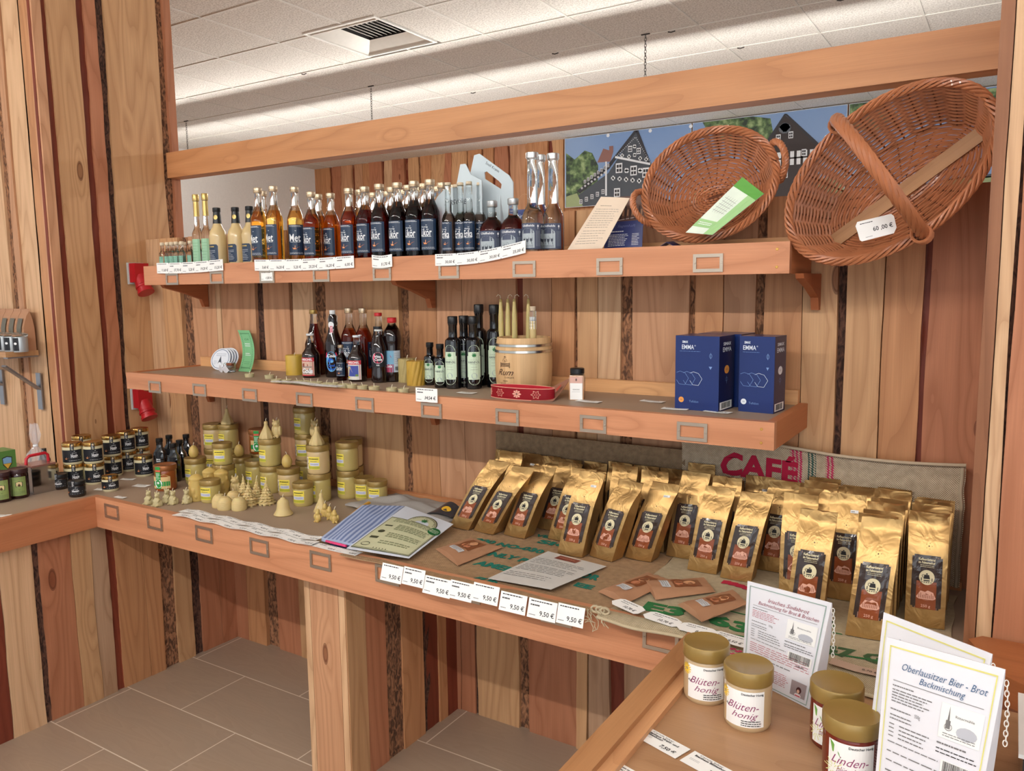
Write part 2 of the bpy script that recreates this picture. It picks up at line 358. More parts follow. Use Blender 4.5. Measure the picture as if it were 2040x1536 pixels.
# right wall: its planked end faces the room
rw = [(XR, XR+.024, 'U'), (XR+.024, XR+.049, 'L'), (XR+.049, XR+.052, 'K'), (XR+.052, XR+.13, 'R'), (XR+.13, XR+.19, 'O'), (XR+.19, XR+.3, 'R'), (XR+.3, XR+.42, 'P'), (XR+.42, XR+.6, 'O')]
mb = MB(); planks(mb, rw, .3, ZC+.02, lambda s, z, d: (s, -.42-d, z), .004, 14)
mb.box(XR, XR+.6, -.39, .2, 0, ZC+.02, W, sl(TON['R']), 'z'); mb.build('wall_right', smooth=25)['kind'] = 'structure'
# far room
FX, FY = -5.04, 6.03
XPL = at(1122, 300, 'y', FY).x
rr = random.Random(4); s = FX; fs = []
while s < XPL:
    w_ = rr.uniform(.10, .24); fs.append((s, min(s+w_, XPL), rr.choice('OPROYL'))); s += w_
    if s < XPL and rr.random() < .55: fs.append((s, min(s+.035, XPL), rr.choice('BD'))); s += .035
mb = MB(); planks(mb, fs, 1.2, ZC, lambda s, z, d: (s, FY-d*2, z), .03, 21, nz=30)
mb.box(FX, 5, FY+.03, FY+.15, 0, ZC, W, sl(TON['O']), 'z'); mb.build('wall_far', smooth=25)['kind'] = 'structure'
PW = plain('painted_wall', (226, 224, 220), .8, bmp=.05, scale=60)
mb = MB(); mb.box(FX-.1, FX, .25, FY, 0, ZC, PW); mb.build('wall_far_left')['kind'] = 'structure'
# floor: wood-look tiles with light grout
m, nt, b = nmat('wood_look_tiles'); L = nt.links
tc = nd(nt, 'ShaderNodeTexCoord'); sp = nd(nt, 'ShaderNodeSeparateXYZ'); L.new(tc.outputs['Object'], sp.inputs[0])
yy = mth(nt, 'DIVIDE', mth(nt, 'ADD', sp.outputs[1], .047+30), .298); row = mth(nt, 'FLOOR', yy)
xx = mth(nt, 'DIVIDE', mth(nt, 'ADD', mth(nt, 'SUBTRACT', sp.outputs[0], .525-60*.62), mth(nt, 'MULTIPLY', mth(nt, 'MODULO', row, 2.0), .31)), .62)
fx_, fy_ = mth(nt, 'FRACT', xx), mth(nt, 'FRACT', yy)
g = mth(nt, 'MAXIMUM', mth(nt, 'LESS_THAN', fx_, .007), mth(nt, 'LESS_THAN', fy_, .015))
cv = nd(nt, 'ShaderNodeCombineXYZ'); L.new(mth(nt, 'ADD', mth(nt, 'MULTIPLY', sp.outputs[0], 1.6), mth(nt, 'MULTIPLY', row, 3.7)), cv.inputs[0]); L.new(mth(nt, 'ADD', mth(nt, 'MULTIPLY', sp.outputs[1], 9), mth(nt, 'MULTIPLY', mth(nt, 'FLOOR', xx), 5.3)), cv.inputs[1])
n1 = nd(nt, 'ShaderNodeTexNoise'); n1.inputs['Scale'].default_value = 1; n1.inputs['Detail'].default_value = 2; L.new(cv.outputs[0], n1.inputs['Vector'])
rg = mth(nt, 'FRACT', mth(nt, 'MULTIPLY', n1.outputs[0], 14))
c = mix(nt, mth(nt, 'MULTIPLY', rg, .4), sl((176, 152, 130)), sl((156, 132, 110))); c = mix(nt, n1.outputs[0], c, sl((164, 144, 126)))
c = mix(nt, g, c, sl((226, 212, 196))); L.new(c, b.inputs['Base Color']); b.inputs['Roughness'].default_value = .42
mb = MB(); mb.box(-5.1, 6, -6, 6.1, -.1, 0, m); mb.build('floor')['kind'] = 'structure'
# ceiling: mineral tiles in a white grid, with an air vent
m, nt, b = nmat('mineral_ceiling_tile'); L = nt.links
tc = nd(nt, 'ShaderNodeTexCoord'); vo = nd(nt, 'ShaderNodeTexNoise'); vo.inputs['Scale'].default_value = 90; vo.inputs['Detail'].default_value = 4; L.new(tc.outputs['Object'], vo.inputs['Vector'])
f = ramp(nt, vo.outputs[0], [(.42, (0, 0, 0)), (.56, (1, 1, 1))]); L.new(mix(nt, f, sl((204, 200, 192)), sl((232, 229, 222))), b.inputs['Base Color']); b.inputs['Roughness'].default_value = .9; bump(nt, b, f, .3, .002)
CT = m; CG = plain('ceiling_grid_white', (222, 219, 211), .6); CK = plain('ceiling_gap', (70, 68, 64), .9)
VX0, VX1, VY0, VY1 = -.650, -.030, 1.660, 2.300
mb = MB(); i0 = -4; i1 = 15
ys = [GY+TT*j for j in range(-14, 8)]
for j in range(len(ys)-1):
    y0, y1 = ys[j], ys[j+1]; cells = [(GX+TT*i, GX+TT*(i+1)) for i in range(i0, i1)]
    for x0, x1 in cells:
        parts = [(x0, x1, y0, y1)]
        if y0 < VY1-.1 and y1 > VY0+.1 and x1 > VX0 and x0 < VX1:
            parts = [(x0, VX0, y0, y1)] if x0 < VX0 else []
            if x1 > VX1: parts.append((VX1, x1, y0, y1))
        for a, b_, c_, d in parts:
            if b_-a > .01: mb.box(a+.009, b_-.009, c_+.009, d-.009, ZC, ZC+.02, CT)
for i in range(i0, i1+1):
    x = GX+TT*i
    if VX0+.02 < x < VX1-.02: segs = [(ys[0], VY0), (VY1, ys[-1])]
    else: segs = [(ys[0], ys[-1])]
    for a, b_ in segs: mb.box(x-.008, x+.008, a, b_, ZC-.004, ZC+.012, CG)
for y in ys: mb.box(GX+TT*i0, GX+TT*i1, y-.008, y+.008, ZC-.0045, ZC+.012, CG)
for a in ((GX+TT*i0, VX0-.01, ys[0], ys[-1]), (VX1+.01, GX+TT*i1, ys[0], ys[-1]), (VX0-.01, VX1+.01, ys[0], VY0-.01), (VX0-.01, VX1+.01, VY1+.01, ys[-1])): mb.box(*a, ZC+.022, ZC+.05, CK)
mb.build('ceiling')['kind'] = 'structure'
# vent
VM = plain('vent_metal', (222, 220, 212), .45); VD = plain('vent_dark', (26, 24, 24), .8)
t = empty('ceiling_vent', ((VX0+VX1)/2, (VY0+VY1)/2, ZC)); tag(t, 'white recessed air vent with slanted louvres in the tiled ceiling', 'vent')
hw, hd = (VX1-VX0)/2, (VY1-VY0)/2
mb = MB()
for a in ((-hw, hw, -hd, -hd+.02), (-hw, hw, hd-.02, hd), (-hw, -hw+.02, -hd+.02, hd-.02), (hw-.02, hw, -hd+.02, hd-.02)): mb.box(*a, -.008, .004, VM)
mb.build('frame', t)
mb = MB(); e = .125; H = .06
for (x0, y0, x1, y1), (u0, v0, u1, v1) in (((-hw+.02, -hd+.02, hw-.02, -hd+.02), (-hw+e, -hd+e, hw-e, -hd+e)), ((hw-.02, -hd+.02, hw-.02, hd-.02), (hw-e, -hd+e, hw-e, hd-e)), ((hw-.02, hd-.02, -hw+.02, hd-.02), (hw-e, hd-e, -hw+e, hd-e)), ((-hw+.02, hd-.02, -hw+.02, -hd+.02), (-hw+e, hd-e, -hw+e, -hd+e))):
    mb.poly([(x0, y0, .0), (x1, y1, .0), (u1, v1, H), (u0, v0, H)], VM); mb.poly([(x0, y0, .004), (u0, v0, H+.004), (u1, v1, H+.004), (x1, y1, .004)], VM)
mb.build('sloping_collar', t)
mb = MB(); mb.box(-hw+e, hw-e, -hd+e, hd-e, H+.05, H+.06, VD)
for a in ((-hw+e, -hw+e+.004, -hd+e, hd-e), (hw-e-.004, hw-e, -hd+e, hd-e), (-hw+e, hw-e, -hd+e, -hd+e+.004), (-hw+e, hw-e, hd-e-.004, hd-e)): mb.box(*a, H, H+.05, VD)
mb.build('duct', t)
for k in range(9):
    x = -hw+e+.02+(2*hw-2*e-.04)*k/8; mb = MB(); mb.X = Matrix.Translation((x, 0, H+.02)) @ Matrix.Rotation(R(32), 4, 'Y'); mb.box(-.022, .022, -hd+e, hd-e, -.0015, .0015, VM); mb.build('louvre', t)
# ceiling clips
CM = plain('clip_metal', (60, 56, 52), .5, .6)
# suspended strip lamps: one beyond the half wall (hidden by the beam), one behind the photographer
LH = plain('lamp_housing', (225, 225, 222), .4); CH = plain('chain_steel', (120, 118, 114), .35, .9)
m, nt, b = nmat('lamp_tube'); b.inputs['Base Color'].default_value = (1, 1, 1, 1); b.inputs['Emission Color'].default_value = (1, .965, .915, 1); b.inputs['Emission Strength'].default_value = LAMP_E; LT = m
LT2 = LT.copy(); LT2.name = 'lamp_tube_far'; LT2.node_tree.nodes['Principled BSDF'].inputs['Emission Strength'].default_value = LAMP_E*.62
def chain(x, y, z0, z1, parent, name='chain', rad=.0022, link=.026):
    mb = MB(); n = int((z1-z0)/(link*.75)); 
    for k in range(n):
        zc = z1-link*.5-k*link*.75; a = k % 2; pts = []
        for q in range(10):
            th = 2*PI*q/10; s_, c_ = math.sin(th)*link*.28, math.cos(th)*link*.5
            pts.append((x+(s_ if a else 0), y+(0 if a else s_), zc+c_))
        mb.tube(pts, rad, CH, 4, closed=True)
    mb.tube([(x-.03, y, z1+.002), (x+.03, y, z1+.002)], .006, CM, 5); return mb.build(name, parent, 40)
def strip_lamp(name, x0, x1, y, z, label, chains, w=.05, cy=None, tm=None):
    t = empty(name, (0, 0, 0)); tag(t, label, 'ceiling lamp', None)
    mb = MB(); mb.box(x0, x1, y-w, y+w, z, z+.035, LH); mb.box(x0, x1, y-.03, y+.03, z+.035, z+.06, LH); mb.build('housing', t)
    n = int((x1-x0)/1.5)
    for k in range(n):
        a = x0+(x1-x0)*k/n+.03; b_ = x0+(x1-x0)*(k+1)/n-.03; mb = MB(); mb.tube([(a, y, z-.065), (b_, y, z-.065)], .013, tm or LT, 8); mb.build('tube', t, 40)
    for cx in chains: chain(cx, cy or y, z+.06, ZC-.004, t)
    return t
strip_lamp('strip_lamp', -4.6, 3.2, 2.80, 2.78, 'long strip lamp hung on chains from the ceiling beyond the beam', [-3.64, -1.2165, 1.216], cy=2.95, tm=LT2)
strip_lamp('strip_lamp', -1.5, 5.6, -3.0, 2.78, 'long strip lamp hung on chains behind the photographer', [-1, 1.5, 4.5])
mb = MB()
for px, py in [(45*1+410, 55), (503, 243*1), (1640, 38), (1438, 100), (1319, 120)]:
    pass
# beam across the opening
BY, BT, BB = .1354, 2.1989, 2.0837
t = MB(); t.box(0, XR, BY, BY+.075, BB, BT, WB, sl((204, 152, 108)), 'x', (3.3, 12.6))
tag(t.build('ceiling_beam'), 'long orange larch beam spanning the opening above the half wall', 'beam')
# ================================================================ shelves and counters
C = .785; S1 = 1.642; S2 = 1.230
FB = sl((206, 150, 116)); LAM = plain('grey_brown_laminate', (160, 138, 118), .5, scale=8, var=.04)
OAK = wood_mat('oak_laminate', knots=0, contrast=.7, gloss=.4, ringf=9); OC = sl((176, 142, 110))
HM = plain('holder_steel', (186, 172, 156), .38, .9); SCW = plain('screw_brass', (214, 170, 90), .3, .9); PAP = plain('label_paper', (244, 243, 240), .6, var=.01)
INK = plain('ink_black', (36, 34, 36), .6, var=0); INKG = plain('ink_grey', (120, 118, 118), .6, var=0)
def holder(parent, x, z, y, w=.078, h=.046, rotz=0, tagpr=None):
    mb = MB(); mb.X = Matrix.Translation((x, y, z)) @ Matrix.Rotation(rotz, 4, 'Z'); f = .0085
    mb.box(-w/2, w/2, -.0035, 0, h/2-f, h/2, HM); mb.box(-w/2, w/2, -.0035, 0, -h/2, -h/2+f, HM)
    mb.box(-w/2, -w/2+f, -.0035, 0, -h/2+f, h/2-f, HM); mb.box(w/2-f, w/2, -.0035, 0, -h/2+f, h/2-f, HM)
    o = mb.build('label_holder', parent)
    for s in (-1, 1):
        m2 = MB(); m2.X = Matrix.Translation((x, y, z)) @ Matrix.Rotation(rotz, 4, 'Z') @ Matrix.Translation((s*(w/2-f/2), -.0035, 0)) @ Matrix.Rotation(R(90), 4, 'X'); m2.lathe([(.0026, 0, HM), (.0022, .0012, HM), (0, .0016, HM)], 8); m2.build('screw', o, 40)
    return o
def pricetag(ink, x, y, w, h, price, seed=0, notch=True):
    """printed face of one price label, origin at its lower left"""
    ink.rect(x, x+w, y, y+h, PAP, 0); rr = random.Random(seed)
    ink.lines(x+w*.08, x+w*.85, y+h*.80, y+h*.97, 1, INK, 1, w=h*.055, rag=.1, seed=seed)
    if rr.random() < .6: ink.lines(x+w*.08, x+w*.42, y+h*.60, y+h*.76, 1, INK, 1, w=h*.075, rag=.2, seed=seed+9)
    ink.lines(x+w*.06, x+w*.3, y+h*.10, y+h*.24, 1, INKG, 1, w=h*.04, rag=.2, seed=seed+3)
    ink.text(price, x+w*.94, y+h*.30, h*.24, INK, 2, al='r', bold=.012)
def shelf(name, label, x0, x1, d, zb, zt, zs, holders, brackets, tagidx=None):
    t = empty(name); tag(t, label, 'shelf')
    mb = MB(); mb.box(x0, x1, -d, -d+.022, zb, zt, WB, FB, 'x'); mb.build('front_board', t)
    mb = MB(); mb.box(x0+.022, x1-.022, -d+.022, -.012, zs-.02, zs, LAM); mb.build('shelf_board', t)
    for xa in (x0, x1-.022): mb = MB(); mb.box(xa, xa+.022, -d+.022, -.012, zb, zt-.0005, WB, sl((196, 128, 84)), 'y'); mb.build('side_board', t)
    mb = MB(); mb.box(x0+.022, x1-.022, -.032, -.012, zs, zs+.040, WB, sl((226, 180, 132)), 'x'); mb.build('back_batten', t)
    for xb in brackets:
        mb = MB(); D = d-.03; Hb = .095; pts = [(-.012, zb), (-D, zb), (-D+.01, zb-.012), (-D*.55, zb-.035), (-.045, zb-.062), (-.032, zb-Hb), (-.012, zb-Hb)]
        for xx in (xb, xb+.02): mb.poly([(xx, y, z) for y, z in (pts if xx == xb else pts[::-1])], W, [(z, y+xb) for y, z in (pts if xx == xb else pts[::-1])], sl((176, 108, 70)))
        for k in range(len(pts)):
            (a, b), (c_, e) = pts[k], pts[(k+1) % len(pts)]; mb.poly([(xb, a, b), (xb+.02, a, b), (xb+.02, c_, e), (xb, c_, e)], W, None, sl((176, 108, 70)))
        mb.build('bracket', t)
    for x, z in holders: holder(t, x, z, -d-.0005)
    for x in (x1-.03,):
        for z in (zb+.016, zt-.018): mb = MB(); mb.X = Matrix.Translation((x, -d, z)) @ Matrix.Rotation(R(90), 4, 'X'); mb.lathe([(.0036, 0, SCW), (.003, .001, SCW), (0, .0012, SCW)], 10); mb.build('screw', t, 40)
    return t
h1 = [(at(px, py, 'y', -.257).x, at(px, py, 'y', -.257).z) for px, py in [(344, 556), (433, 553), (533, 551), (641, 548), (762, 545), (895, 540), (1045, 536), (1215, 531), (1411, 524)]]
h2 = [(at(px, py, 'y', -.37).x, at(px, py, 'y', -.37).z) for px, py in [(309, 771), (398, 777), (498, 787), (607, 796), (727, 806), (860, 818), (1011, 831), (1182, 845), (1379, 860)]]
hc = [(at(px, py, 'y', -.64).x, at(px, py, 'y', -.64).z) for px, py in [(221, 1020), (307, 1041), (405, 1065), (515, 1091), (637, 1118), (770, 1146), (928, 1180), (1107, 1225), (1315, 1277)]]
shelf('wall_shelf', 'upper orange larch wall shelf with bottles, below the baskets', .361, 2.938, .257, 1.583, 1.660, S1, h1, (.42, 1.655, 2.945))
shelf('wall_shelf', 'lower deeper larch wall shelf holding cola bottles, candles and blue boxes', .365, 2.941, .369, 1.167, 1.2340, S2, h2, (.42, 1.66))
# counters
CY = -.635
t = empty('display_counter'); tag(t, 'long larch counter under the wall shelves with coffee and honey on it', 'counter')
mb = MB(); mb.box(.54, 2.84, CY, CY+.024, .685, .80, WB, FB, 'x', (5.2, 3.1)); mb.build('front_board', t)
mb = MB(); mb.box(.002, XR, CY+.024, -.013, C-.022, C, LAM); mb.build('counter_top', t)
mb = MB(); mb.box(.02, XR-.02, -.034, -.013, C, C+.022, WB, sl((205, 150, 108)), 'x'); mb.build('back_batten', t)
for x, z in hc: holder(t, x, z, CY-.0005, w=.086, h=.052)
# post and partition below
pw = [(1.5526, 1.578, 'L'), (1.578, 1.70, 'P'), (1.70, 1.7263, 'L')]
mb = MB(); planks(mb, pw, 0, .685, lambda s, z, d: (s, -.566-d*.3, z), .0015, 41); mb.box(1.5526, 1.7263, -.565, -.50, 0, .684, W, sl(TON['P']), 'z'); mb.build('post', t, 25)
ys_ = [-.5647, -.4812, -.3841, -.3091, -.1961, -.167, -.1102, -.0632, -.002]
mb = MB(); planks(mb, [(ys_[k], ys_[k+1], 'YRBOKDOD'[k]) for k in range(8)], 0, .762, lambda s, z, d: (1.7263+d*.3, s, z), .004, 42)
mb.box(1.66, 1.718, -.50, -.002, 0, .76, W, sl(TON['R']), 'z'); mb.build('partition_panel', t, 25)
t = empty('side_counter'); tag(t, 'left wing counter of larch carrying black-labelled honey jars', 'counter')
mb = MB(); mb.box(.516, .54, -2.3, CY+.0235, .685, .80, WB, sl((188, 128, 92)), 'y', (2.2, 4.4)); mb.build('front_board', t)
mb = MB(); mb.box(-1.2, .516, -2.3, CY+.0235, C-.022, C, LAM); mb.box(-1.2, -.001, CY+.0236, NY-.014, C-.022, C, LAM); mb.build('counter_top', t)
lp = pxspec([(-260, 'R'), (-150, 'O'), (-60, 'D'), (2, 'L'), (73, 'K'), (84, 'R'), (150, 'Y'), (190, 'G'), (222, 'D'), (236, 'O'), (290, 'O'), (322, 'B'), (350, 'Y'), (383, 'K'), (400, 'R'), (440, 'O'), (470,)], 1200, 'x', .5, 1)
lp[-1] = (lp[-1][0], -.002, 'R')
mb = MB(); planks(mb, lp, 0, .762, lambda s, z, d: (.50+d*.5, s, z), .007, 44, nz=30); mb.box(.46, .485, lp[0][0], -.014, 0, .76, W, sl(TON['R']), 'z'); mb.build('plank_panel', t, 25)
t = empty('front_counter'); tag(t, 'right wing counter with oak-look top and larch rail in the foreground', 'counter')
mb = MB(); mb.box(2.84, 2.884, -1.30, CY+.006, .685, .808, WB, sl((182, 138, 98)), 'y', (7.7, 2.6)); mb.build('side_rail', t)
mb = MB(); mb.box(2.884, 2.908, -1.275, CY-.001, .72, .797, WB, sl((214, 168, 126)), 'y'); mb.build('inner_batten', t)
mb = MB(); mb.box(2.908, 4.3, -1.275, CY-.001, C-.022, C, OAK, OC, 'x', (3.3, 8.1)); mb.build('counter_top', t)
mb = MB(); mb.box(2.884, 4.3, -1.30, -1.2755, .685, .805, WB, FB, 'x'); mb.build('front_board', t)
mb = MB(); mb.box(2.85, 2.90, -1.28, -1.23, 0, .684, W, sl(TON['P']), 'z'); mb.build('leg', t)
# board and clear bin at the right end
t = MB(); rad = .06; bx0, bx1, by0, by1 = 3.362, 3.95, -.640, -.447
pts = [(bx0+rad*.4, by1), (bx0, by1-rad*.5), (bx0+.012, by1-rad), (bx0+.05, by0+.03), (bx0+.095, by0), (bx1, by0), (bx1, by1)]
for z, rev in ((.842, 1), (.787, 0)): t.poly([(x, y, z) for x, y in (pts[::-1] if rev else pts)], WB, [(y, x) for x, y in (pts[::-1] if rev else pts)], sl((170, 108, 68)))
for k in range(len(pts)): a, b = pts[k], pts[(k+1) % len(pts)]; t.poly([(a[0], a[1], .787), (b[0], b[1], .787), (b[0], b[1], .842), (a[0], a[1], .842)], WB, [(.0, a[0]), (.0, b[0]), (.05, b[0]), (.05, a[0])], sl((160, 100, 62)))
tag(t.build('wooden_board', smooth=30), 'thick orange-brown wooden board with rounded corner lying behind the flour bags', 'board')
ACR = plain('clear_acrylic', (240, 244, 246), .05, trans=.96, var=0, ior=1.3); DK = plain('dark_contents', (88, 62, 52), .6, bmp=.5, scale=80)
t = empty('clear_bin', (3.60, -.88, C)); tag(t, 'clear acrylic bin with dark contents at the right end of the front counter', 'bin')
mb = MB()
for a in ((-.15, .2, -.10, -.097), (-.15, .2, .087, .09), (-.15, -.147, -.097, .087), (.197, .2, -.097, .087)): mb.box(*a, .0, .10, ACR)
mb.build('wall', t); mb = MB()
for a in ((-.156, .206, -.106, -.094), (-.156, .206, .084, .096), (-.156, -.144, -.094, .084), (.194, .206, -.094, .084)): mb.box(*a, .1, .106, plain('rim_white', (226, 226, 224), .3))
mb.build('rim', t); mb = MB(); mb.grid(lambda u, v: (-.146+.342*u, -.096+.182*v, .075+.006*noise.noise(Vector((u*9, v*6, 0)))), 14, 10, DK, thick=Vector((0, 0, -.073))); mb.build('contents', t, 60)
# small bracket shelf on the left wall with bags
t = empty('small_wall_shelf'); tag(t, 'small wooden shelf on grey metal angle brackets at the left picture edge', 'shelf')
SX = at(82, 697, 'y', NY).x; SZ = at(82, 697, 'y', NY).z
mb = MB(); mb.box(-.62, SX, NY-.145, NY-.012, SZ-.022, SZ, WB, sl((196, 158, 118)), 'x'); mb.build('shelf_board', t)
GMt = plain('bracket_grey', (150, 152, 158), .35, .8)
for bx_ in (SX-.015, -.5):
    mb = MB(); mb.box(bx_-.018, bx_+.018, NY-.016, NY-.011, SZ-.26, SZ-.10, GMt); mb.box(bx_-.018, bx_+.018, NY-.14, NY-.016, SZ-.028, SZ-.0225, GMt)
    mb.X = Matrix.Translation((bx_, NY-.016, SZ-.17)) @ Matrix.Rotation(R(-40), 4, 'X'); mb.box(-.018, .018, -.175, 0, -.004, .004, GMt); mb.X = Matrix.Identity(4)
    mb.build('angle_bracket', t)
# ================================================================ prototypes
def glass(name, c, rough=.02, ior=1.45, trans=1.0): 
    return plain(name, c, rough, trans=trans, ior=ior, var=0)
GC = glass('clear_glass', (245, 250, 250)); NAVY = plain('label_navy', (28, 48, 74), .35, var=.02); BLKL = plain('label_black', (24, 26, 32), .4, var=.02)
WT = plain('ink_white', (238, 240, 242), .5, var=0); ORG = plain('ink_orange', (206, 120, 60), .5, var=0); YEL = plain('label_yellow', (236, 216, 80), .5, var=.02)
ALU = plain('cap_aluminium', (206, 186, 158), .35, .85); SIL = plain('cap_silver', (205, 205, 203), .3, .9); GOLD = plain('cap_gold', (196, 168, 104), .35, .85)
BCAP = plain('cap_black', (24, 24, 26), .35, var=0); WCAP = plain('cap_white', (225, 228, 230), .4); RCAP = plain('cap_red', (196, 34, 40), .35)
def cap_lathe(mb, r, z0, h, m, rib=0, seg=20):
    pr = [(r*.96, z0, m), (r, z0+h*.06, m)]
    if rib:
        for k in range(rib): z = z0+h*(.1+.4*k/rib); pr += [(r, z, m), (r*.93, z+h*.06, m), (r, z+h*.12, m)]
    pr += [(r, z0+h*.9, m), (r*.9, z0+h, m), (0, z0+h, m)]; mb.lathe(pr, seg)
def bottle(name, cat, prof, fill, liquid, capr, caph, capm, label=None, neckglass=None, seg=24, rib=0, cz=None, sq=0):
    """prof [(r,z)] outline of the glass; below <fill> it shows the liquid"""
    root = empty(name); root['category'] = cat; mb = MB(); pr = []; g = neckglass or GC
    for i, (r, z) in enumerate(prof):
        if i and prof[i-1][1] < fill < z:
            a = prof[i-1]; k = (fill-a[1])/(z-a[1]); pr.append((a[0]+(r-a[0])*k, fill, g))
        pr.append((r, z, liquid if z < fill-1e-6 else g))
    mb.lathe(pr, seg, sq=sq); mb.build('glass_body', root, 35)
    if capm: mb = MB(); cap_lathe(mb, capr, (cz if cz is not None else prof[-1][1]-.004), caph, capm, rib); mb.build('cap', root, 35)
    if label: label(root)
    return root
def lab(parent, r, zc, fn, th=-PI/2, name='label', d=.0004):
    mb = MB(); fn(Ink(mb, cylmap(r, zc, th), d)); return mb.build(name, parent)
def spoon(ink, x, y, s):
    ink.poly([(x-s, y+s*.3), (x-s*.5, y-s*.5), (x+s*.5, y-s*.45), (x+s*.9, y+s*.25), (x+s*2.1, y+s*.75), (x+s*.7, y-s*.0), (x+s*.2, y-s*.15), (x-s*.3, y+.1*s)], ORG, 2)
    ink.oval(x-s*.05, y-s*.15, s*.45, s*.2, plain('honey_pale', (240, 170, 120), .4), 3, 10); ink.line(x+s*.1, y, x+s*.15, y+s*1.0, s*.2, plain('honey_pale', (240, 170, 120), .4), 3)
def honey_label(word, w, h, big, sub=None):
    def f(ink):
        ink.rect(-w/2, w/2, -h/2, h/2, NAVY if big != 2 else BLKL, 0)
        ink.rect(-w*.40, w*.36, h*.43, h*.436, WT, 1); ink.lines(-w*.4, w*.3, h*.44, h*.48, 1, WT, 1, w=h*.012, rag=.1)
        ink.poly([(-.002, h*.30), (0.0, h*.285), (.0035, h*.31), (.001, h*.300)], WT, 1); ink.poly([(-.0035, h*.31), (-.001, h*.285), (0, h*.295), (-.0015, h*.305)], WT, 1)
        ink.text(word, -w*.06, h*.07, h*.25, WT, 2, w=w*.66, bold=.012)
        if sub: ink.text(sub, -w*.14, h*.235, h*.055, WT, 2, w=w*.42)
        ink.lines(-w*.35, w*.25, -h*.09, -h*.05, 1, WT, 1, w=h*.014, rag=.05); spoon(ink, -w*.08, -h*.27, w*.15)
        ink.lines(-w*.42, w*.42, -h*.47, -h*.40, 2, WT, 1, w=h*.008, rag=.1)
    return f
BPROF = [(.027, 0), (.0305, .003), (.031, .006), (.031, .145), (.0295, .158), (.0155, .192), (.0135, .198), (.0118, .243), (.0125, .246), (.0125, .25)]
def likor(name, liq, word, sub, H=.256):
    k = H/.256; pr = [(r, z*k) for r, z in BPROF]
    return bottle(name, 'bottle', pr, .178*k, liq, .0160, .019, ALU, lambda p: lab(p, .031, .085*k, honey_label(word, .062, .098*k, 0, sub), -PI/2), rib=2, cz=.239*k)
LQ = {n: glass('liquid_'+n, c, .03, 1.36, tr) for n, c, tr in (('gold', (236, 190, 96), 1), ('amber', (222, 128, 36), 1), ('cognac', (176, 70, 18), 1), ('ruby', (120, 20, 20), 1), ('dark', (84, 22, 14), 1), ('clear', (240, 246, 248), 1), ('red', (146, 20, 16), 1))}
CREAM = plain('advocaat_cream', (204, 178, 128), .25, coat=.5, var=.03); GRL = plain('label_green_pale', (150, 192, 158), .5)
K_MET = Kind(likor('mead_bottle', LQ['gold'], 'Met', None, .287))
K_LK = {n: Kind(likor('liqueur_bottle', LQ[n], 'Likör', 'Honig', .256)) for n in ('amber', 'gold', 'cognac', 'ruby', 'dark')}
ER = [(.018, 0), (.0205, .003), (.0208, .10), (.0205, .128), (.0165, .141), (.0105, .150), (.0092, .225), (.0102, .228), (.0102, .232)]
def erika(n, liq): return bottle('slim_bottle', 'bottle', ER, .142, liq, .0095, .010, plain('cork_pale', (214, 196, 168), .7), lambda p: lab(p, .0208, .075, honey_label('Erika', .040, .088, 0, 'Honig')), cz=.230)
K_ER = Kind(erika('e', glass('liquid_smoke', (120, 92, 78), .03, 1.36)))
# cream liqueur
def f(p):
    mb = MB(); mb.lathe([(.0166, .172, BCAP), (.0152, .19, BCAP), (.0142, .205, BCAP), (.0134, .217, BCAP)], 20, capt=False, capb=False); mb.build('neck_sleeve', p, 40)
    def g(ink):
        ink.rect(-.026, .024, -.036, .032, NAVY, 0); ink.poly([(.024, -.036), (.029, -.030), (.029, .026), (.024, .032)], NAVY, 0)
        ink.rect(-.022, .014, .021, .026, GOLD, 1); ink.lines(-.022, .02, -.03, .012, 7, WT, 1, w=.001, rag=.4)
    lab(p, .0330, .06, g, -PI/2-.3)
    lab(p, .0155, .196, lambda ink: ink.oval(0, 0, .0075, .009, GOLD, 2, 14), -PI/2+.3, 'seal')
K_CR = Kind(bottle('cream_liqueur_bottle', 'bottle', [(.030, 0), (.0325, .003), (.0328, .10), (.0335, .125), (.030, .142), (.020, .158), (.0160, .170), (.0135, .200), (.0125, .218)], .3, CREAM, .0150, .016, BCAP, f, cz=.217))
def f(p):
    lab(p, .0215, .062, lambda ink: (ink.rect(-.026, .026, -.055, .055, GRL, 0, ny=1), ink.lines(-.02, .02, -.045, .045, 8, plain('ink_green', (90, 140, 100), .5, var=0), 1, w=.001, rag=.3)))
    mb = MB(); mb.lathe([(.0112, .205, GOLD), (.0104, .262, GOLD)], 18, capt=False, capb=False); mb.build('foil_sleeve', p, 40)
K_SL = Kind(bottle('tall_slim_bottle', 'bottle', [(.020, 0), (.0215, .003), (.0215, .125), (.0205, .14), (.0125, .158), (.0105, .166), (.0098, .262), (.0105, .268)], .148, LQ['clear'], .0125, .026, GOLD, f, cz=.264))
def f(p): lab(p, .0138, .034, lambda ink: (ink.rect(-.014, .014, -.022, .022, plain('label_mint', (140, 196, 172), .4), 0), ink.lines(-.011, .011, -.018, .018, 5, plain('ink_green', (90, 140, 100), .5, var=0), 1, w=.0008)))
K_MN = Kind(bottle('miniature_bottle', 'bottle', [(.012, 0), (.0136, .002), (.0138, .062), (.0125, .070), (.0072, .078), (.0068, .100), (.0075, .104)], .072, LQ['clear'], .0085, .012, plain('cork_pale', (214, 196, 168), .7), f, seg=16, cz=.101))
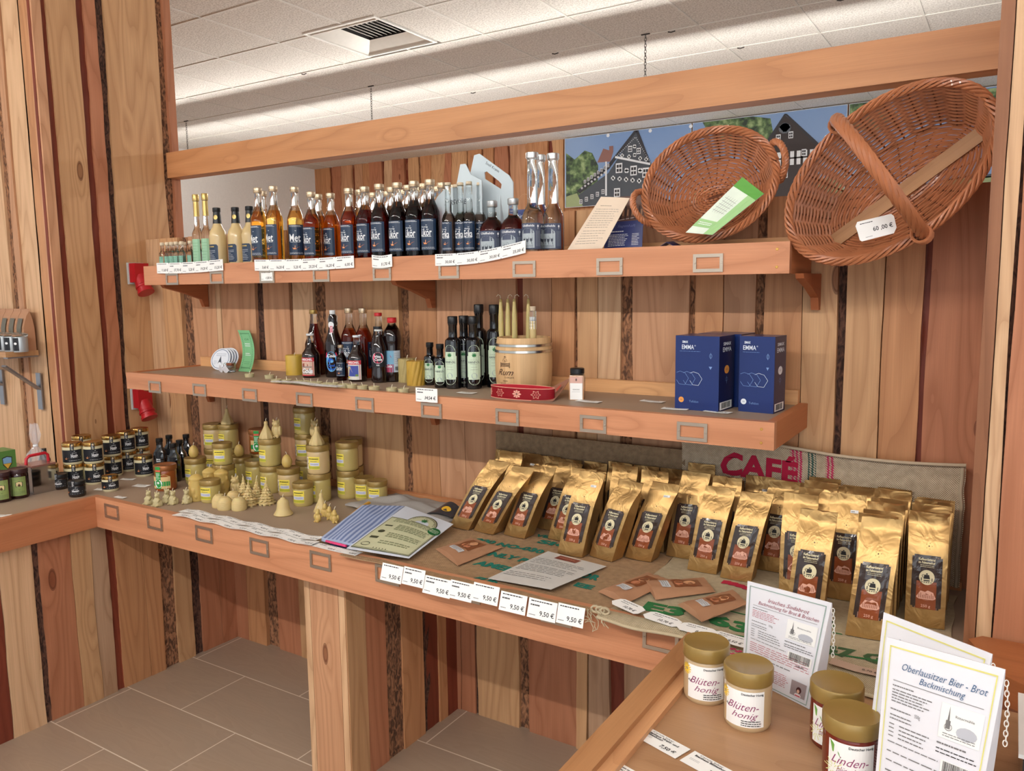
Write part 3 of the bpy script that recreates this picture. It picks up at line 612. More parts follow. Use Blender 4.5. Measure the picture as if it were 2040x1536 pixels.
# grey-blue picture labels
GBL = plain('label_slate_blue', (70, 78, 100), .5); GPL = plain('label_silver_grey', (168, 178, 184), .5); GDK = plain('ink_slate', (58, 64, 76), .5, var=0)
def piclabel(w, h):
    def g(ink):
        ink.rect(-w*.5, w*.5, -h/2, h/2, GBL, 0); ink.rect(-w*.40, w*.22, -h*.46, h*.10, GPL, 1); ink.oval(-w*.09, h*.10, w*.31, h*.20, GPL, 1, 18)
        for k in range(9): a = PI*(k+.5)/9; ink.line(-w*.09+w*.2*math.cos(a), h*.1+h*.14*math.sin(a), -w*.09+w*.29*math.cos(a), h*.1+h*.19*math.sin(a), .0008, GDK, 2)
        for cx, s in ((-w*.24, 1), (-w*.08, 1.15), (w*.08, .95)): ink.oval(cx, -h*.12, w*.055*s, h*.11*s, GDK, 2, 10); ink.oval(cx, -h*.06, w*.04*s, h*.05*s, GPL, 3, 8); ink.line(cx, -h*.16, cx+w*.03, -h*.32, .0014, GDK, 2)
        ink.lines(-w*.36, w*.18, -h*.44, -h*.34, 2, GDK, 2, w=.0012); ink.text('Oldfields', -w*.06, h*.40, h*.085, WT, 2, w=w*.55, bold=.01)
        ink.oval(w*.37, h*.38, w*.035, h*.05, WT, 2, 8); ink.line(w*.37, h*.34, w*.37, h*.26, .0008, WT, 2)
        for k in range(4): ink.rect(w*(.29+.05*k), w*(.297+.05*k), -h*.4, h*.2, GPL, 2, nx=1)
    return g
K_RED = Kind(bottle('red_liqueur_bottle', 'bottle', [(.036, 0), (.0385, .003), (.039, .085), (.0375, .097), (.028, .113), (.0175, .122), (.0145, .128), (.0135, .155), (.0145, .160)], .125, LQ['red'], .0165, .018, SIL, lambda p: lab(p, .039, .046, piclabel(.082, .078)), cz=.158))
K_TALL = Kind(bottle('tall_clear_bottle', 'bottle', [(.028, 0), (.0315, .004), (.032, .095), (.0315, .118), (.028, .13), (.0175, .150), (.0155, .158), (.0145, .275), (.0155, .280), (.0155, .286)], .222, LQ['clear'], .0185, .017, SIL, lambda p: lab(p, .032, .062, piclabel(.070, .074)), cz=.284))
# glossy cola style bottles
COLA = plain('cola_dark', (26, 10, 10), .08, var=0, coat=.6); 
def f(p):
    def g(ink):
        ink.rect(-.032, .026, -.034, .034, plain('label_cola_tan', (214, 178, 160), .5), 0); ink.rect(-.032, .026, .020, .034, plain('label_red', (192, 44, 56), .5), 1)
        ink.text('HIRSCHEL', -.003, .027, .008, WT, 2, w=.046, bold=.03); ink.oval(-.01, .006, .014, .008, plain('ink_brick', (150, 70, 50), .5), 1, 10); ink.rect(-.026, .018, -.002, .001, INKG, 2)
        ink.text('Cola', -.002, -.015, .017, WT, 3, w=.046, bold=.05, shear=.25); ink.text('Cola', -.0028, -.016, .017, INK, 2, w=.046, bold=.09, shear=.25)
        ink.rect(-.032, .026, -.034, -.030, plain('label_red', (192, 44, 56), .5), 1); ink.rect(.020, .0215, -.034, .034, plain('label_red', (192, 44, 56), .5), 2)
    lab(p, .0335, .042, g); lab(p, .017, .108, lambda ink: (ink.ring(0, 0, .013, .006, .001, WT, 1, 14), ink.text('HD', -.001, 0, .005, WT, 1)))
CP = [(.031, 0), (.033, .003), (.0335, .08), (.031, .092), (.0225, .104), (.017, .116), (.0125, .132), (.0115, .156), (.0125, .158)]
K_COLA = Kind(bottle('cola_bottle', 'bottle', CP, .128, COLA, .0140, .007, WCAP, f, cz=.157))
def f(p):
    def g(ink):
        ink.rect(-.032, .026, -.034, .034, plain('label_pale', (226, 222, 214), .5), 0); ink.rect(-.032, .026, .020, .034, plain('label_red', (192, 44, 56), .5), 1); ink.rect(-.026, .016, -.022, .016, plain('ink_royal', (64, 78, 160), .5), 1)
        ink.text('HIRSCHEL', -.003, .027, .008, WT, 2, w=.046, bold=.03); ink.poly([(-.026, -.02), (-.026, .012), (-.016, .014), (-.008, -.004), (.004, -.018), (.010, -.022)], plain('ink_sand', (220, 190, 130), .5), 2)
        ink.oval(.010, -.018, .006, .004, plain('ink_leaf', (110, 140, 70), .5), 3, 8); ink.rect(.020, .0215, -.034, .034, plain('label_red', (192, 44, 56), .5), 2); ink.oval(-.024, -.026, .006, .004, YEL, 2, 8)
    lab(p, .0335, .042, g); lab(p, .017, .108, lambda ink: (ink.ring(0, 0, .013, .006, .001, WT, 1, 14), ink.text('HD', -.001, 0, .005, WT, 1)))
K_COLA2 = Kind(bottle('cola_bottle', 'bottle', CP, .128, COLA, .0140, .007, WCAP, f, cz=.157))
K_TRED = Kind(bottle('juice_bottle', 'bottle', [(.036, 0), (.0385, .003), (.039, .09), (.036, .12), (.024, .155), (.0165, .185), (.0125, .22), (.0130, .238)], .195, glass('liquid_berry', (92, 10, 14), .03), .0150, .016, GOLD, None, cz=.234))
def f(p):
    BLU = plain('label_wave_blue', (96, 170, 226), .5); CR = plain('ink_crimson', (200, 40, 80), .5)
    def g(ink):
        ink.oval(0, 0, .022, .038, BLU, 0, 20); ink.poly([(-.024, .014), (-.02, .034), (0, .042), (.02, .034), (.024, .014), (0, .02)], CR, 1); ink.text('Cola', 0, .022, .011, WT, 2, w=.034, shear=.3, bold=.03)
        ink.oval(-.002, .004, .011, .009, plain('ink_deep_blue', (30, 90, 190), .5), 1, 12); ink.oval(.002, .001, .006, .005, BLU, 2, 10); ink.text('Cool', 0, -.014, .009, plain('ink_deep_blue', (30, 90, 190), .5), 2, w=.026, bold=.05)
        for k in range(5): ink.oval(-.01+.005*k, -.026-.003*(k % 2), .003, .0035, plain('ink_deep_blue', (30, 90, 190), .5), 2, 6)
    lab(p, .0345, .06, g, -PI/2+.15); lab(p, .018, .170, lambda ink: (ink.rect(-.004, .006, -.022, .022, plain('label_rose', (214, 140, 150), .5), 0), ink.oval(0, .026, .010, .012, WT, 0, 12), ink.oval(0, -.02, .010, .006, WT, 1, 10)), -PI/2+.1, 'neck_label', d=.003)
    mb = MB(); mb.tube([(.012, -.004, .235), (.022, -.006, .228), (.021, -.008, .212), (.023, -.006, .200), (.016, -.004, .192)], .0011, SIL, 5); mb.tube([(-.012, -.004, .232), (-.016, -.006, .215), (-.014, -.006, .196)], .0011, SIL, 5); mb.build('wire_bail', p, 40)
K_WAVE = Kind(bottle('swing_top_bottle', 'bottle', [(.032, 0), (.034, .003), (.0345, .105), (.0335, .125), (.021, .165), (.0165, .185), (.0165, .205), (.0150, .225), (.012, .235)], .5, COLA, .0110, .016, WCAP, f, cz=.234))
def f(p):
    lab(p, .0275, .082, lambda ink: (ink.rect(-.034, .034, -.026, .03, BLKL, 0), ink.oval(0, .006, .0205, .0205, WT, 1, 20), ink.oval(0, .006, .0185, .0185, plain('ink_vita_red', (214, 40, 84), .5), 2, 20), ink.text('Vita', -.001, .0105, .0085, WT, 3, w=.024, shear=.2, bold=.03), ink.text('Cola', .001, .0005, .0085, WT, 3, w=.028, shear=.2, bold=.03), ink.text('PUR', 0, -.020, .004, WT, 2, bold=.04)))
VP = [(.026, 0), (.029, .004), (.0285, .03), (.0265, .05), (.0275, .06), (.0278, .115), (.0262, .128), (.0225, .14), (.0145, .162), (.0120, .172), (.0120, .184)]
K_VITA = Kind(bottle('vita_cola_bottle'.replace('vita_', 'pet_'), 'bottle', VP, .164, COLA, .0148, .006, plain('cap_paleblue', (210, 216, 214), .4), f, cz=.180))
K_SYR = Kind(bottle('syrup_bottle', 'bottle', [(.028, 0), (.030, .003), (.030, .13), (.022, .16), (.0135, .185), (.0115, .225), (.0125, .232)], .182, COLA, .0140, .012, RCAP, lambda p: lab(p, .0165, .180, lambda ink: ink.rect(-.02, .02, -.012, .012, BLKL, 0), d=.003), cz=.229))
def f(p):
    lab(p, .0305, .075, lambda ink: (ink.rect(-.03, .034, -.040, .036, plain('label_skyblue', (120, 170, 200), .5), 0), ink.rect(-.03, .006, -.040, -.012, plain('ink_berry', (168, 30, 66), .5), 1), ink.text('Cola', -.012, -.018, .010, WT, 2, w=.026, shear=.3, bold=.02), ink.poly([(-.02, .0), (.0, .012), (-.004, .02), (-.014, .008)], plain('ink_berry', (168, 30, 66), .5), 1), ink.rect(.008, .034, -.040, .036, plain('label_greyblue', (184, 196, 208), .5), 1), ink.lines(.011, .031, -.012, .03, 6, INKG, 2, w=.001), ink.text('2', .022, .004, .010, GDK, 3), ink.barcode(.012, .030, -.034, -.020, INK, 2)), -PI/2+.1)
K_PET = Kind(bottle('plastic_cola_bottle', 'bottle', [(.027, 0), (.031, .004), (.0305, .04), (.0302, .112), (.0285, .12), (.0320, .14), (.0325, .155), (.029, .178), (.0165, .198), (.0135, .204), (.0135, .212)], .185, COLA, .0165, .018, RCAP, f, cz=.208, rib=1))
K_SMALL = Kind(bottle('small_liqueur_bottle', 'bottle', [(.0165, 0), (.0185, .002), (.0188, .075), (.0165, .086), (.0095, .098), (.0085, .122)], .1, LQ['dark'], .0105, .011, ALU, lambda p: lab(p, .0188, .042, honey_label('Likör', .038, .05, 0)), cz=.118))
# hemp oil
OILG = plain('black_glass', (14, 13, 16), .07, var=0, coat=.8); HL = plain('label_hemp', (206, 224, 198), .5, var=.02); LEAF = plain('ink_hemp_green', (36, 116, 62), .5, var=0)
def hemp(ink, x, y, s, m=None, lv=2):
    for a, l in ((90, 1), (62, .9), (118, .9), (34, .72), (146, .72), (6, .45), (174, .45)):
        a = R(a); c_, s_ = math.cos(a), math.sin(a); L_ = s*l; w = s*.115
        ink.poly([(x, y), (x+c_*L_*.5-s_*w, y+s_*L_*.5+c_*w), (x+c_*L_, y+s_*L_), (x+c_*L_*.5+s_*w, y+s_*L_*.5-c_*w)], m or LEAF, lv)
    ink.line(x, y, x, y-s*.3, s*.06, m or LEAF, lv)
def oil(H):
    k = H/.236; r = .0265*(1 if H > .2 else .78)
    def g(ink):
        w, h = r*1.55, H*.56; ink.rect(-w/2, w/2, -h*.36, h*.32, HL, 0, ny=1); ink.oval(0, h*.32, w/2*.98, h*.17, HL, 0, 20, 0, PI); ink.oval(0, -h*.36, w/2*.98, h*.13, HL, 0, 20, PI, 2*PI)
        ink.rect(-w/2-.003, w/2+.003, -h*.3, h*.22, HL, 0)
        ink.ring(0, h*.30, w*.42, h*.14, .0006, INKG, 1, 16, 0, PI); hemp(ink, 0, h*.21, w*.36); ink.rect(-w*.4, w*.4, h*.125, h*.130, INKG, 1); ink.text('HANF-ÖL', 0, h*.075, w*.17, GDK, 2, w=w*.94, bold=.01)
        ink.lines(-w*.3, w*.3, -h*.0, h*.04, 1, INKG, 1, w=.0008); ink.lines(-w*.25, w*.25, -h*.07, -h*.03, 1, INKG, 1, w=.0007); ink.rect(-w*.3, w*.3, -h*.115, -h*.11, INKG, 1)
        ink.oval(0, -h*.27, w*.24, w*.24, plain('ink_palegrey', (170, 186, 182), .5), 1, 16); ink.ring(0, -h*.36, w*.44, h*.10, .0006, INKG, 1, 16, PI, 2*PI)
    q = r/.0265
    return bottle('hemp_oil_bottle', 'bottle', [(.024*q, 0), (.0265*q, .003), (.0265*q, .150*k), (.0245*q, .160*k), (.0145*q, .168*k), (.0140*q, .205*k), (.0155*q, .208*k), (.0155*q, .214*k)], 9, OILG, .0165*q, .024*k, BCAP, lambda p: lab(p, r, .075*k+.004, g), cz=.212*k)
K_OM = Kind(oil(.236)); K_OS = Kind(oil(.145)); K_OT = Kind(oil(.272))
# honey jars
LIDG = plain('lid_gold_plastic', (152, 124, 66), .35, .25, coat=.3, var=.03); HONEY = plain('creamed_honey', (204, 176, 128), .18, var=.05, scale=14, coat=.4); HONEYY = plain('yellow_honey', (188, 168, 104), .15, var=.08, scale=14, coat=.4)
HONEYD = plain('dark_honey', (110, 34, 20), .1, var=.05, coat=.5); HONB = plain('amber_honey', (150, 78, 34), .12, var=.05, coat=.5)
def jar(name, r, H, hon, lidm, label, lidh=.022, lidr=1.05, neck=.95, seg=28):
    root = empty(name); root['category'] = 'jar'; hb = H-lidh
    mb = MB(); mb.lathe([(r*.90, 0, hon), (r*.98, .004, hon), (r, .010, hon), (r, hb-.010, hon), (r*.985, hb-.004, hon), (r*neck, hb, hon), (r*neck, hb+.004, hon)], seg); mb.build('glass_body', root, 40)
    mb = MB(); mb.lathe([(r*lidr*.985, hb, lidm), (r*lidr, hb+.002, lidm), (r*lidr, H-.003, lidm), (r*lidr*.96, H, lidm), (r*lidr*.93, H-.0006, lidm), (0, H-.0006, lidm)], seg); mb.build('lid', root, 40)
    if label: label(root)
    return root
def yl(w, h, wide=0):
    LV = plain('ink_lavender', (196, 198, 220), .5); OL = plain('ink_olive', (178, 176, 60), .5)
    def g(ink):
        ink.rect(-w/2, w/2, -h/2, h/2, YEL, 0); ink.rect(-w/2, w/2, -h*.46, -h*.26, OL, 1); ink.rect(-w*.36 if wide else -w/2+.001, w*.46, -h*.22, h*.04, LV, 1)
        ink.lines(-w*.4, w*.42, h*.26, h*.42, 1, INK, 2, w=h*.07, rag=.02, seed=2); ink.lines(-w*.3, w*.3, h*.10, h*.2, 1, INKG, 2, w=h*.04); ink.lines(-w*.25, w*.4, -h*.14, -h*.04, 1, INKG, 2, w=h*.03)
        if wide: ink.rect(-w/2-.014, -w/2, -h/2, h*.45, plain('label_offwhite', (222, 214, 196), .5), 0); [ink.oval(-w/2-.007+.004*((k*7) % 3-1), -h*.3+h*.12*k, .0032, .0022, plain('ink_mauve', (110, 80, 90), .5), 2, 7) for k in range(6)]
    return g
K_JL = Kind(jar('honey_jar', .041, .105, HONEYY, LIDG, lambda p: lab(p, .041, .042, yl(.036, .046), -PI/2)))
K_JW = Kind(jar('honey_jar', .041, .105, HONEY, LIDG, lambda p: lab(p, .041, .042, yl(.044, .046, 1), -PI/2+.35)))
K_JS = Kind(jar('small_honey_jar', .036, .083, HONEYY, LIDG, lambda p: lab(p, .036, .036, yl(.044, .044), -PI/2+.3), lidh=.019))
GLB = plain('label_green', (44, 150, 70), .5)
def f(p):
    def g(ink):
        ink.rect(-.004, .044, -.036, .010, plain('label_peach', (220, 186, 130), .5), 0); ink.poly([(-.004, .010), (.044, .010), (.020, .022)], plain('label_peach', (220, 186, 130), .5), 0); ink.rect(-.004, .042, -.026, -.008, GLB, 1)
        ink.rect(-.026, -.004, -.036, .010, plain('label_peach', (220, 186, 130), .5), 0); ink.rect(-.026, -.004, -.026, -.008, GLB, 1)
        ink.rect(-.010, .010, -.036, .050, GLB, 2); ink.rect(-.010, .010, .030, .038, plain('ink_tomato', (214, 90, 70), .5), 3); ink.oval(0, -.016, .015, .017, WT, 3, 16); ink.oval(0, -.016, .010, .012, GLB, 4, 14); ink.oval(0, -.013, .005, .005, WT, 5, 8)
        ink.lines(-.008, .008, .004, .026, 4, WT, 4, w=.0022)
    lab(p, .0418, .048, g, -PI/2+.2, d=.0022)
K_JG = Kind(jar('green_label_honey_jar', .041, .100, HONB, plain('lid_bronze', (150, 92, 50), .35, .4), f, lidh=.020))
def fm(word1, word2, flower):
    def f(p):
        PUR = plain('ink_plum', (140, 50, 100), .5, var=0)
        def g(ink):
            ink.rect(-.036, .036, -.035, .030, PAP, 0, nx=14); ink.text('Deutscher Honig', .034, .0245, .0040, INK, 2, al='r', bold=.02)
            ink.text(word1, -.002, .002, .0140, PUR, 2, w=.056, shear=.45, bold=-.004); ink.text(word2, .002, -.015, .0115, PUR, 2, w=.046, shear=.45, bold=-.004)
            ink.lines(-.004, .034, -.0335, -.0215, 3, INK, 2, w=.0016, rag=.2, seed=5)
            if flower == 0:
                for k in range(14): a = 2*PI*k/14; ink.line(-.040+.003*math.cos(a), .018+.003*math.sin(a), -.040+.011*math.cos(a), .018+.011*math.sin(a), .0022, plain('ink_sunny', (240, 200, 60), .5), 1)
                ink.poly([(-.036, -.002), (-.030, -.004), (-.026, .001), (-.034, .001)], INKG, 1)
            else:
                ink.poly([(-.034, .030), (-.029, .012), (-.012, -.004), (-.018, .012), (-.028, .026)], plain('ink_linden', (110, 160, 70), .5), 1)
                for k in range(18): a = 2.4*k; rr_ = .002*math.sqrt(k)+.0006; ink.line(-.027+rr_*math.cos(a), -.016+rr_*math.sin(a), -.027+rr_*2.1*math.cos(a), -.016+rr_*2.1*math.sin(a), .0014, plain('ink_blossom', (222, 222, 150), .5), 1)
        lab(p, .041, .046, g, -PI/2+.22)
    return f
HONC = plain('pale_honey', (196, 170, 132), .16, var=.05, scale=14, coat=.5)
K_BL = Kind(jar('blossom_honey_jar', .041, .109, HONC, LIDG, fm('Blüten-', 'honig', 0), lidh=.026))
K_LI = Kind(jar('linden_honey_jar', .041, .109, HONEYD, LIDG, fm('Linden-', 'blütenhonig', 1), lidh=.026))
# black labelled jars
GLID = plain('lid_shiny_gold', (190, 150, 84), .22, .9)
def bl(h, r):
    def f(p):
        def g(ink):
            ink.rect(-.044, .040, -h/2, h/2, BLKL, 0, nx=16); ink.rect(-.006, .008, h/2, h/2+.026, BLKL, 0); ink.lines(-.003, .005, h/2+.002, h/2+.022, 6, WT, 1, w=.0012, rag=.5)
            ink.text('Honig', .008, -.001, h*.30, WT, 2, w=.024, bold=.03); ink.lines(.0, .018, h*.20, h*.30, 1, WT, 1, w=.0010); ink.rect(.020, .033, -h*.10, -h*.08, WT, 1); ink.rect(-.012, .033, -h*.36, -h*.345, WT, 1); spoon(ink, -.022, -h*.18, .006)
            ink.poly([(.006, h*.40), (.009, h*.37), (.012, h*.41)], WT, 1)
        lab(p, r, h*.5+.010, g, -PI/2+.1)
    return f
K_BJ = Kind(jar('black_label_honey_jar', .0375, .086, plain('white_honey', (214, 204, 166), .15, coat=.5), GLID, bl(.050, .0375), lidh=.014, lidr=1.0, neck=.86))
K_BJS = Kind(jar('small_black_label_jar', .0305, .060, plain('white_honey', (214, 204, 166), .15, coat=.5), GLID, bl(.030, .0305), lidh=.012, lidr=1.0, neck=.86))
K_BJB = Kind(jar('small_black_lid_jar', .0305, .060, plain('bean_dark', (40, 28, 24), .2, coat=.4), BCAP, bl(.030, .0305), lidh=.014, lidr=1.0, neck=.86))
def f(p):
    lab(p, .0255, .062, lambda ink: (ink.rect(-.018, .014, -.040, .04, BLKL, 0), ink.text('bären-', -.006, .010, .006, WT, 2, w=.017, bold=.03), ink.text('honig', -.006, .001, .007, WT, 2, w=.017, bold=.03), spoon(ink, -.004, -.024, .004)), -PI/2+.3)
K_BBOT = Kind(bottle('black_bottle', 'bottle', [(.024, 0), (.0255, .003), (.0255, .085), (.023, .100), (.0125, .118), (.0120, .140), (.0130, .143)], 9, OILG, .0140, .016, BCAP, f, cz=.141, sq=.5))
def f(p):
    def g(ink):
        ink.rect(-.024, .024, -.036, .036, plain('label_sage', (140, 158, 92), .5), 0); ink.poly([(-.012, .016), (0, .020), (.012, .016), (.011, -.002), (0, -.014), (-.011, -.002)], INK, 1); ink.poly([(-.010, .014), (0, .018), (.010, .014), (.009, .001), (-.009, .001)], plain('ink_cream', (226, 200, 150), .5), 2)
        ink.oval(0, .004, .004, .005, plain('ink_brown', (80, 44, 26), .5), 3, 8); ink.lines(-.02, .02, -.032, -.018, 3, GDK, 1, w=.0008); ink.lines(-.02, .02, .024, .034, 2, GDK, 1, w=.0008)
    lab(p, .034, .048, g, -PI/2+.35)
K_GJ = Kind(jar('dark_spread_jar', .034, .112, plain('spread_dark', (46, 18, 16), .12, coat=.5), plain('lid_maroon', (58, 34, 36), .4), f, lidh=.016, lidr=1.0, neck=.9))
# candles
WAX = plain('beeswax_pale', (212, 188, 132), .5, sss=.2, var=.05); WAXY = plain('beeswax_yellow', (202, 172, 100), .45, sss=.2, var=.05); WAXG = plain('beeswax_deep', (190, 152, 60), .45, sss=.15, var=.06); WICK = plain('wick', (232, 222, 196), .8)
def wick(p, x, y, z, h=.012, r=.0011, bend=.004):
    mb = MB(); mb.tube([(x, y, z-.002), (x+bend*.2, y, z+h*.5), (x+bend, y, z+h)], r, WICK, 5); return mb.build('wick', p, 60)
def candle(name, prof, m, wz, seg=20, cat='candle', fn=None, sq=0):
    root = empty(name); root['category'] = cat; mb = MB()
    if fn: fn(mb, m)
    else: mb.lathe([(r, z, m) for r, z in prof], seg, sq=sq)
    o = mb.build('wax_body', root, 60); wick(root, 0, 0, wz); return root, o
def remesh(o, v=.0022):
    md = o.modifiers.new('fuse', 'REMESH'); md.mode = 'VOXEL'; md.voxel_size = v; md.use_smooth_shade = True
def ell(mb, c, r, m, seg=12, rot=None):
    X = mb.X; mb.X = X @ Matrix.Translation(c) @ (rot or Matrix.Identity(4)) @ Matrix.Diagonal((r[0], r[1], r[2], 1)); n = 8
    mb.lathe([(math.sin(PI*k/n), -math.cos(PI*k/n), m) for k in range(n+1)], seg); mb.X = X
K_EGG = Kind(candle('egg_candle', [(0, 0), (.010, .001), (.016, .008), (.0195, .019), (.0185, .031), (.013, .043), (.006, .0495), (0, .051)], WAXY, .05)[0])
hv = [(0, 0), (.0250, 0)]
for k in range(9): z = .004+.0046*k; rr_ = .0268*math.sqrt(max(0.05, 1-(max(0, k-3)/6.2)**2)); hv += [(rr_, z), (rr_*.93, z+.0036)]
K_HIVE = Kind(candle('beehive_candle', hv+[(.004, .046), (0, .047)], WAX, .046)[0])
tr = [(0, 0), (.027, 0)]
for k in range(8): a = .029*(1-k/8.6); z = .006+.0092*k; tr += [(a, z), (a*.98, z+.0022), (a*.52, z+.0085)]
def treef(mb, m):
    mb.lathe([(r, z, m) for r, z in tr+[(.003, .085), (0, .090)]], 26)
    for i, v in enumerate(mb.v):
        a = math.atan2(v.y, v.x); q = 1+.20*math.sin(a*9+v.z*400)+.05*noise.noise(v*300); mb.v[i] = Vector((v.x*q, v.y*q, v.z-.0015*math.sin(a*9)))
K_TREE = Kind(candle('fir_tree_candle', None, WAX, .088, fn=treef)[0])
K_BELL = Kind(candle('bell_candle', [(0, 0), (.031, 0), (.033, .003), (.030, .008), (.0235, .018), (.021, .032), (.020, .044), (.016, .052), (.009, .056), (.008, .060), (0, .063)], WAX, .062, 24)[0])
def angelf(mb, m):
    pr = [(0, 0), (.025, 0), (.0255, .006), (.020, .020), (.0135, .034), (.009, .044), (.0065, .052), (.0075, .058), (.006, .064), (0, .068)]; mb.lathe([(r, z, m) for r, z in pr], 26)
    for i, v in enumerate(mb.v): a = math.atan2(v.y, v.x); q = 1+.13*math.sin(a*8)*max(0, 1-v.z/.05)+.06*noise.noise(v*220); mb.v[i] = Vector((v.x*q, v.y*q, v.z))
K_ANG = Kind(candle('pleated_cone_candle', None, WAX, .066, fn=angelf)[0])
def owlf(mb, m):
    ell(mb, (0, 0, .024), (.0165, .014, .026), m); ell(mb, (0, -.002, .053), (.0155, .013, .0145), m)
    for s in (-1, 1):
        ell(mb, (s*.0065, -.0125, .055), (.0058, .003, .0058), m); ell(mb, (s*.0065, -.0150, .055), (.0025, .002, .0025), m); ell(mb, (s*.011, -.001, .067), (.0035, .003, .007), m); ell(mb, (s*.015, .001, .026), (.005, .010, .019), m); ell(mb, (s*.007, -.010, .003), (.006, .007, .004), m)
    ell(mb, (0, -.015, .050), (.002, .003, .003), m)
r_, o_ = candle('owl_candle', None, WAX, .066, fn=owlf); remesh(o_, .0018); K_OWL = Kind(r_)
def mousef(mb, m):
    mb.lathe([(0, 0, m), (.016, 0, m), (.0165, .006, m), (.013, .022, m), (.008, .032, m), (0, .034, m)], 16); ell(mb, (.002, -.002, .040), (.0088, .009, .0095), m); ell(mb, (.004, -.010, .038), (.004, .004, .0035), m)
    for s in (-1, 1): ell(mb, (.001+s*.0075, .0, .048), (.0042, .002, .0048), m); ell(mb, (.003+s*.010, -.008, .023), (.0035, .008, .004), m, rot=Matrix.Rotation(R(30), 4, 'X')); ell(mb, (s*.009, -.014, .004), (.0045, .009, .004), m)
    ell(mb, (.015, .004, .010), (.004, .005, .012), m)
r_, o_ = candle('mouse_candle', None, plain('beeswax_grey', (190, 176, 132), .5, var=.05), .048, fn=mousef); remesh(o_, .0016); K_MOUSE = Kind(r_)
def pillarf(mb, m):
    mb.lathe([(0, 0, m), (.025, 0, m), (.026, .004, m), (.0255, .078, m), (.027, .082, m), (.026, .087, m), (.020, .092, m), (.010, .098, m), (0, .101, m)], 28)
    rr_ = random.Random(3)
    for k in range(16): a = rr_.uniform(0, 6.28); ell(mb, (.025*math.cos(a), .025*math.sin(a), rr_.uniform(.012, .07)), (.005, .005, rr_.uniform(.006, .014)), m, 8)
r_, o_ = candle('relief_pillar_candle', None, WAXY, .100, fn=pillarf); remesh(o_, .0022); K_PIL = Kind(r_)
def dwarff(mb, m):
    ell(mb, (0, 0, .013), (.012, .011, .015), m); ell(mb, (0, -.002, .030), (.0085, .008, .009), m); ell(mb, (0, 0, .038), (.0065, .006, .007), m)
    for s in (-1, 1): ell(mb, (s*.011, -.003, .017), (.004, .005, .010), m); ell(mb, (s*.005, -.008, .003), (.0045, .007, .004), m)
r_, o_ = candle('elephant_candle', None, WAXY, .043, fn=dwarff); remesh(o_, .0015); K_DW = Kind(r_)
K_TEA = Kind(candle('tealight_candle', [(0, 0), (.0165, 0), (.0182, .0135), (.0172, .0140), (.0160, .0125), (0, .0120)], plain('beeswax_dull', (190, 180, 142), .5, sss=.2), .012, 18)[0])
def twistf(mb, m, r=.031, H=.083, n=12):
    rows = 22; seg = 72; base = len(mb.v)
    for j in range(rows+1):
        z = H*j/rows
        for k in range(seg): a = 2*PI*k/seg; q = r*(.93+.09*abs(math.sin((a*n-z*95)/2))); mb.v.append(Vector((q*math.cos(a), q*math.sin(a), z)))
    for j in range(rows):
        for k in range(seg): mb.face((base+j*seg+k, base+j*seg+(k+1) % seg, base+(j+1)*seg+(k+1) % seg, base+(j+1)*seg+k), m)
    mb.face([base+rows*seg+k for k in range(seg)], m); mb.face([base+k for k in range(seg)][::-1], m)
K_TW = Kind(candle('twisted_candle', None, WAXG, .083, fn=twistf)[0])
K_TWG = Kind(candle('twisted_candle', None, plain('beeswax_khaki', (176, 158, 104), .5), .083, fn=twistf)[0])
# ================================================================ upper shelf goods
def top_at(px, py, H, S=S1, ymin=-.222, ymax=-.045):
    p = at(px, py, 'z', S+H); y = max(ymin, min(ymax, p.y)); q = at(px, py, 'y', y); return (q.x, y, S)
g1 = 'miniature bottles at the left end of the upper shelf'
mn = [(322, 477), (332, 476), (341, 476), (350, 476), (361, 476), (378, 476), (395, 476)]
for k, (px, py) in enumerate(mn):
    q = at(px, py, 'y', -.215); K_MN.put((q.x, -.215, S1), 0, 'clear miniature bottle with mint label, %s from the left in the front row' % ordi(k), group=g1)
for k, px in enumerate((336, 345, 355, 366)):
    q = at(px, 476, 'y', -.178); K_MN.put((q.x, -.178, S1), 0, 'clear miniature bottle with mint label in the second row, %s from the left' % ordi(k), group=g1)
for px, py, w in ((389, 386, 'left one of the pair'), (407, 384, 'right one of the pair')):
    K_SL.put(top_at(px, py, .293), 0, 'tall slim clear bottle with pale green label and gold capsule, '+w, group='gold-capped slim bottles')
for (px, py), w in zip(((431, 414), (468, 413), (496, 411)), ('nearest to the slim green-labelled bottles', 'middle one of the three', 'partly behind the first mead bottle')):
    K_CR.put(top_at(px, py, .233), .25, 'cream-coloured liqueur bottle with black cap and navy label, '+w, group='cream liqueur bottles')
for (px, py, rz), w in zip(((513, 374, .05), (523, 381, 0), (543.5, 371, .05), (586, 372.5, .75)), ('first from the left', 'hidden behind the first one', 'second in the front row', 'third in front, label facing the viewer')):
    K_MET.put(top_at(px, py, .287), rz, 'golden mead bottle with navy Met label, '+w, group='mead bottles with Met labels')
FRONT = [(619, 383.5, 'amber'), (658, 386, 'amber'), (694, 376.5, 'cognac'), (726, 373, 'ruby'), (755, 368, 'dark'), (791, 365, 'dark'), (824, 362, 'dark'), (856, 359, 'red')]
FRONT = [(619, 383.5, 'amber'), (658, 386, 'amber'), (694, 376.5, 'cognac'), (726, 373, 'ruby'), (755, 368, 'dark'), (791, 365, 'dark'), (824, 362, 'ruby'), (856, 359, 'ruby')]
nm = {'amber': 'amber', 'cognac': 'orange-brown', 'ruby': 'dark red', 'dark': 'red-brown', 'gold': 'golden'}
for k, (px, py, n) in enumerate(FRONT):
    K_LK[n].put(top_at(px, py, .256), .05+.02*k, '%s liqueur bottle with navy label in the front row, %s from the left' % (nm[n], ordi(k)), group='liqueur bottles in the front row')
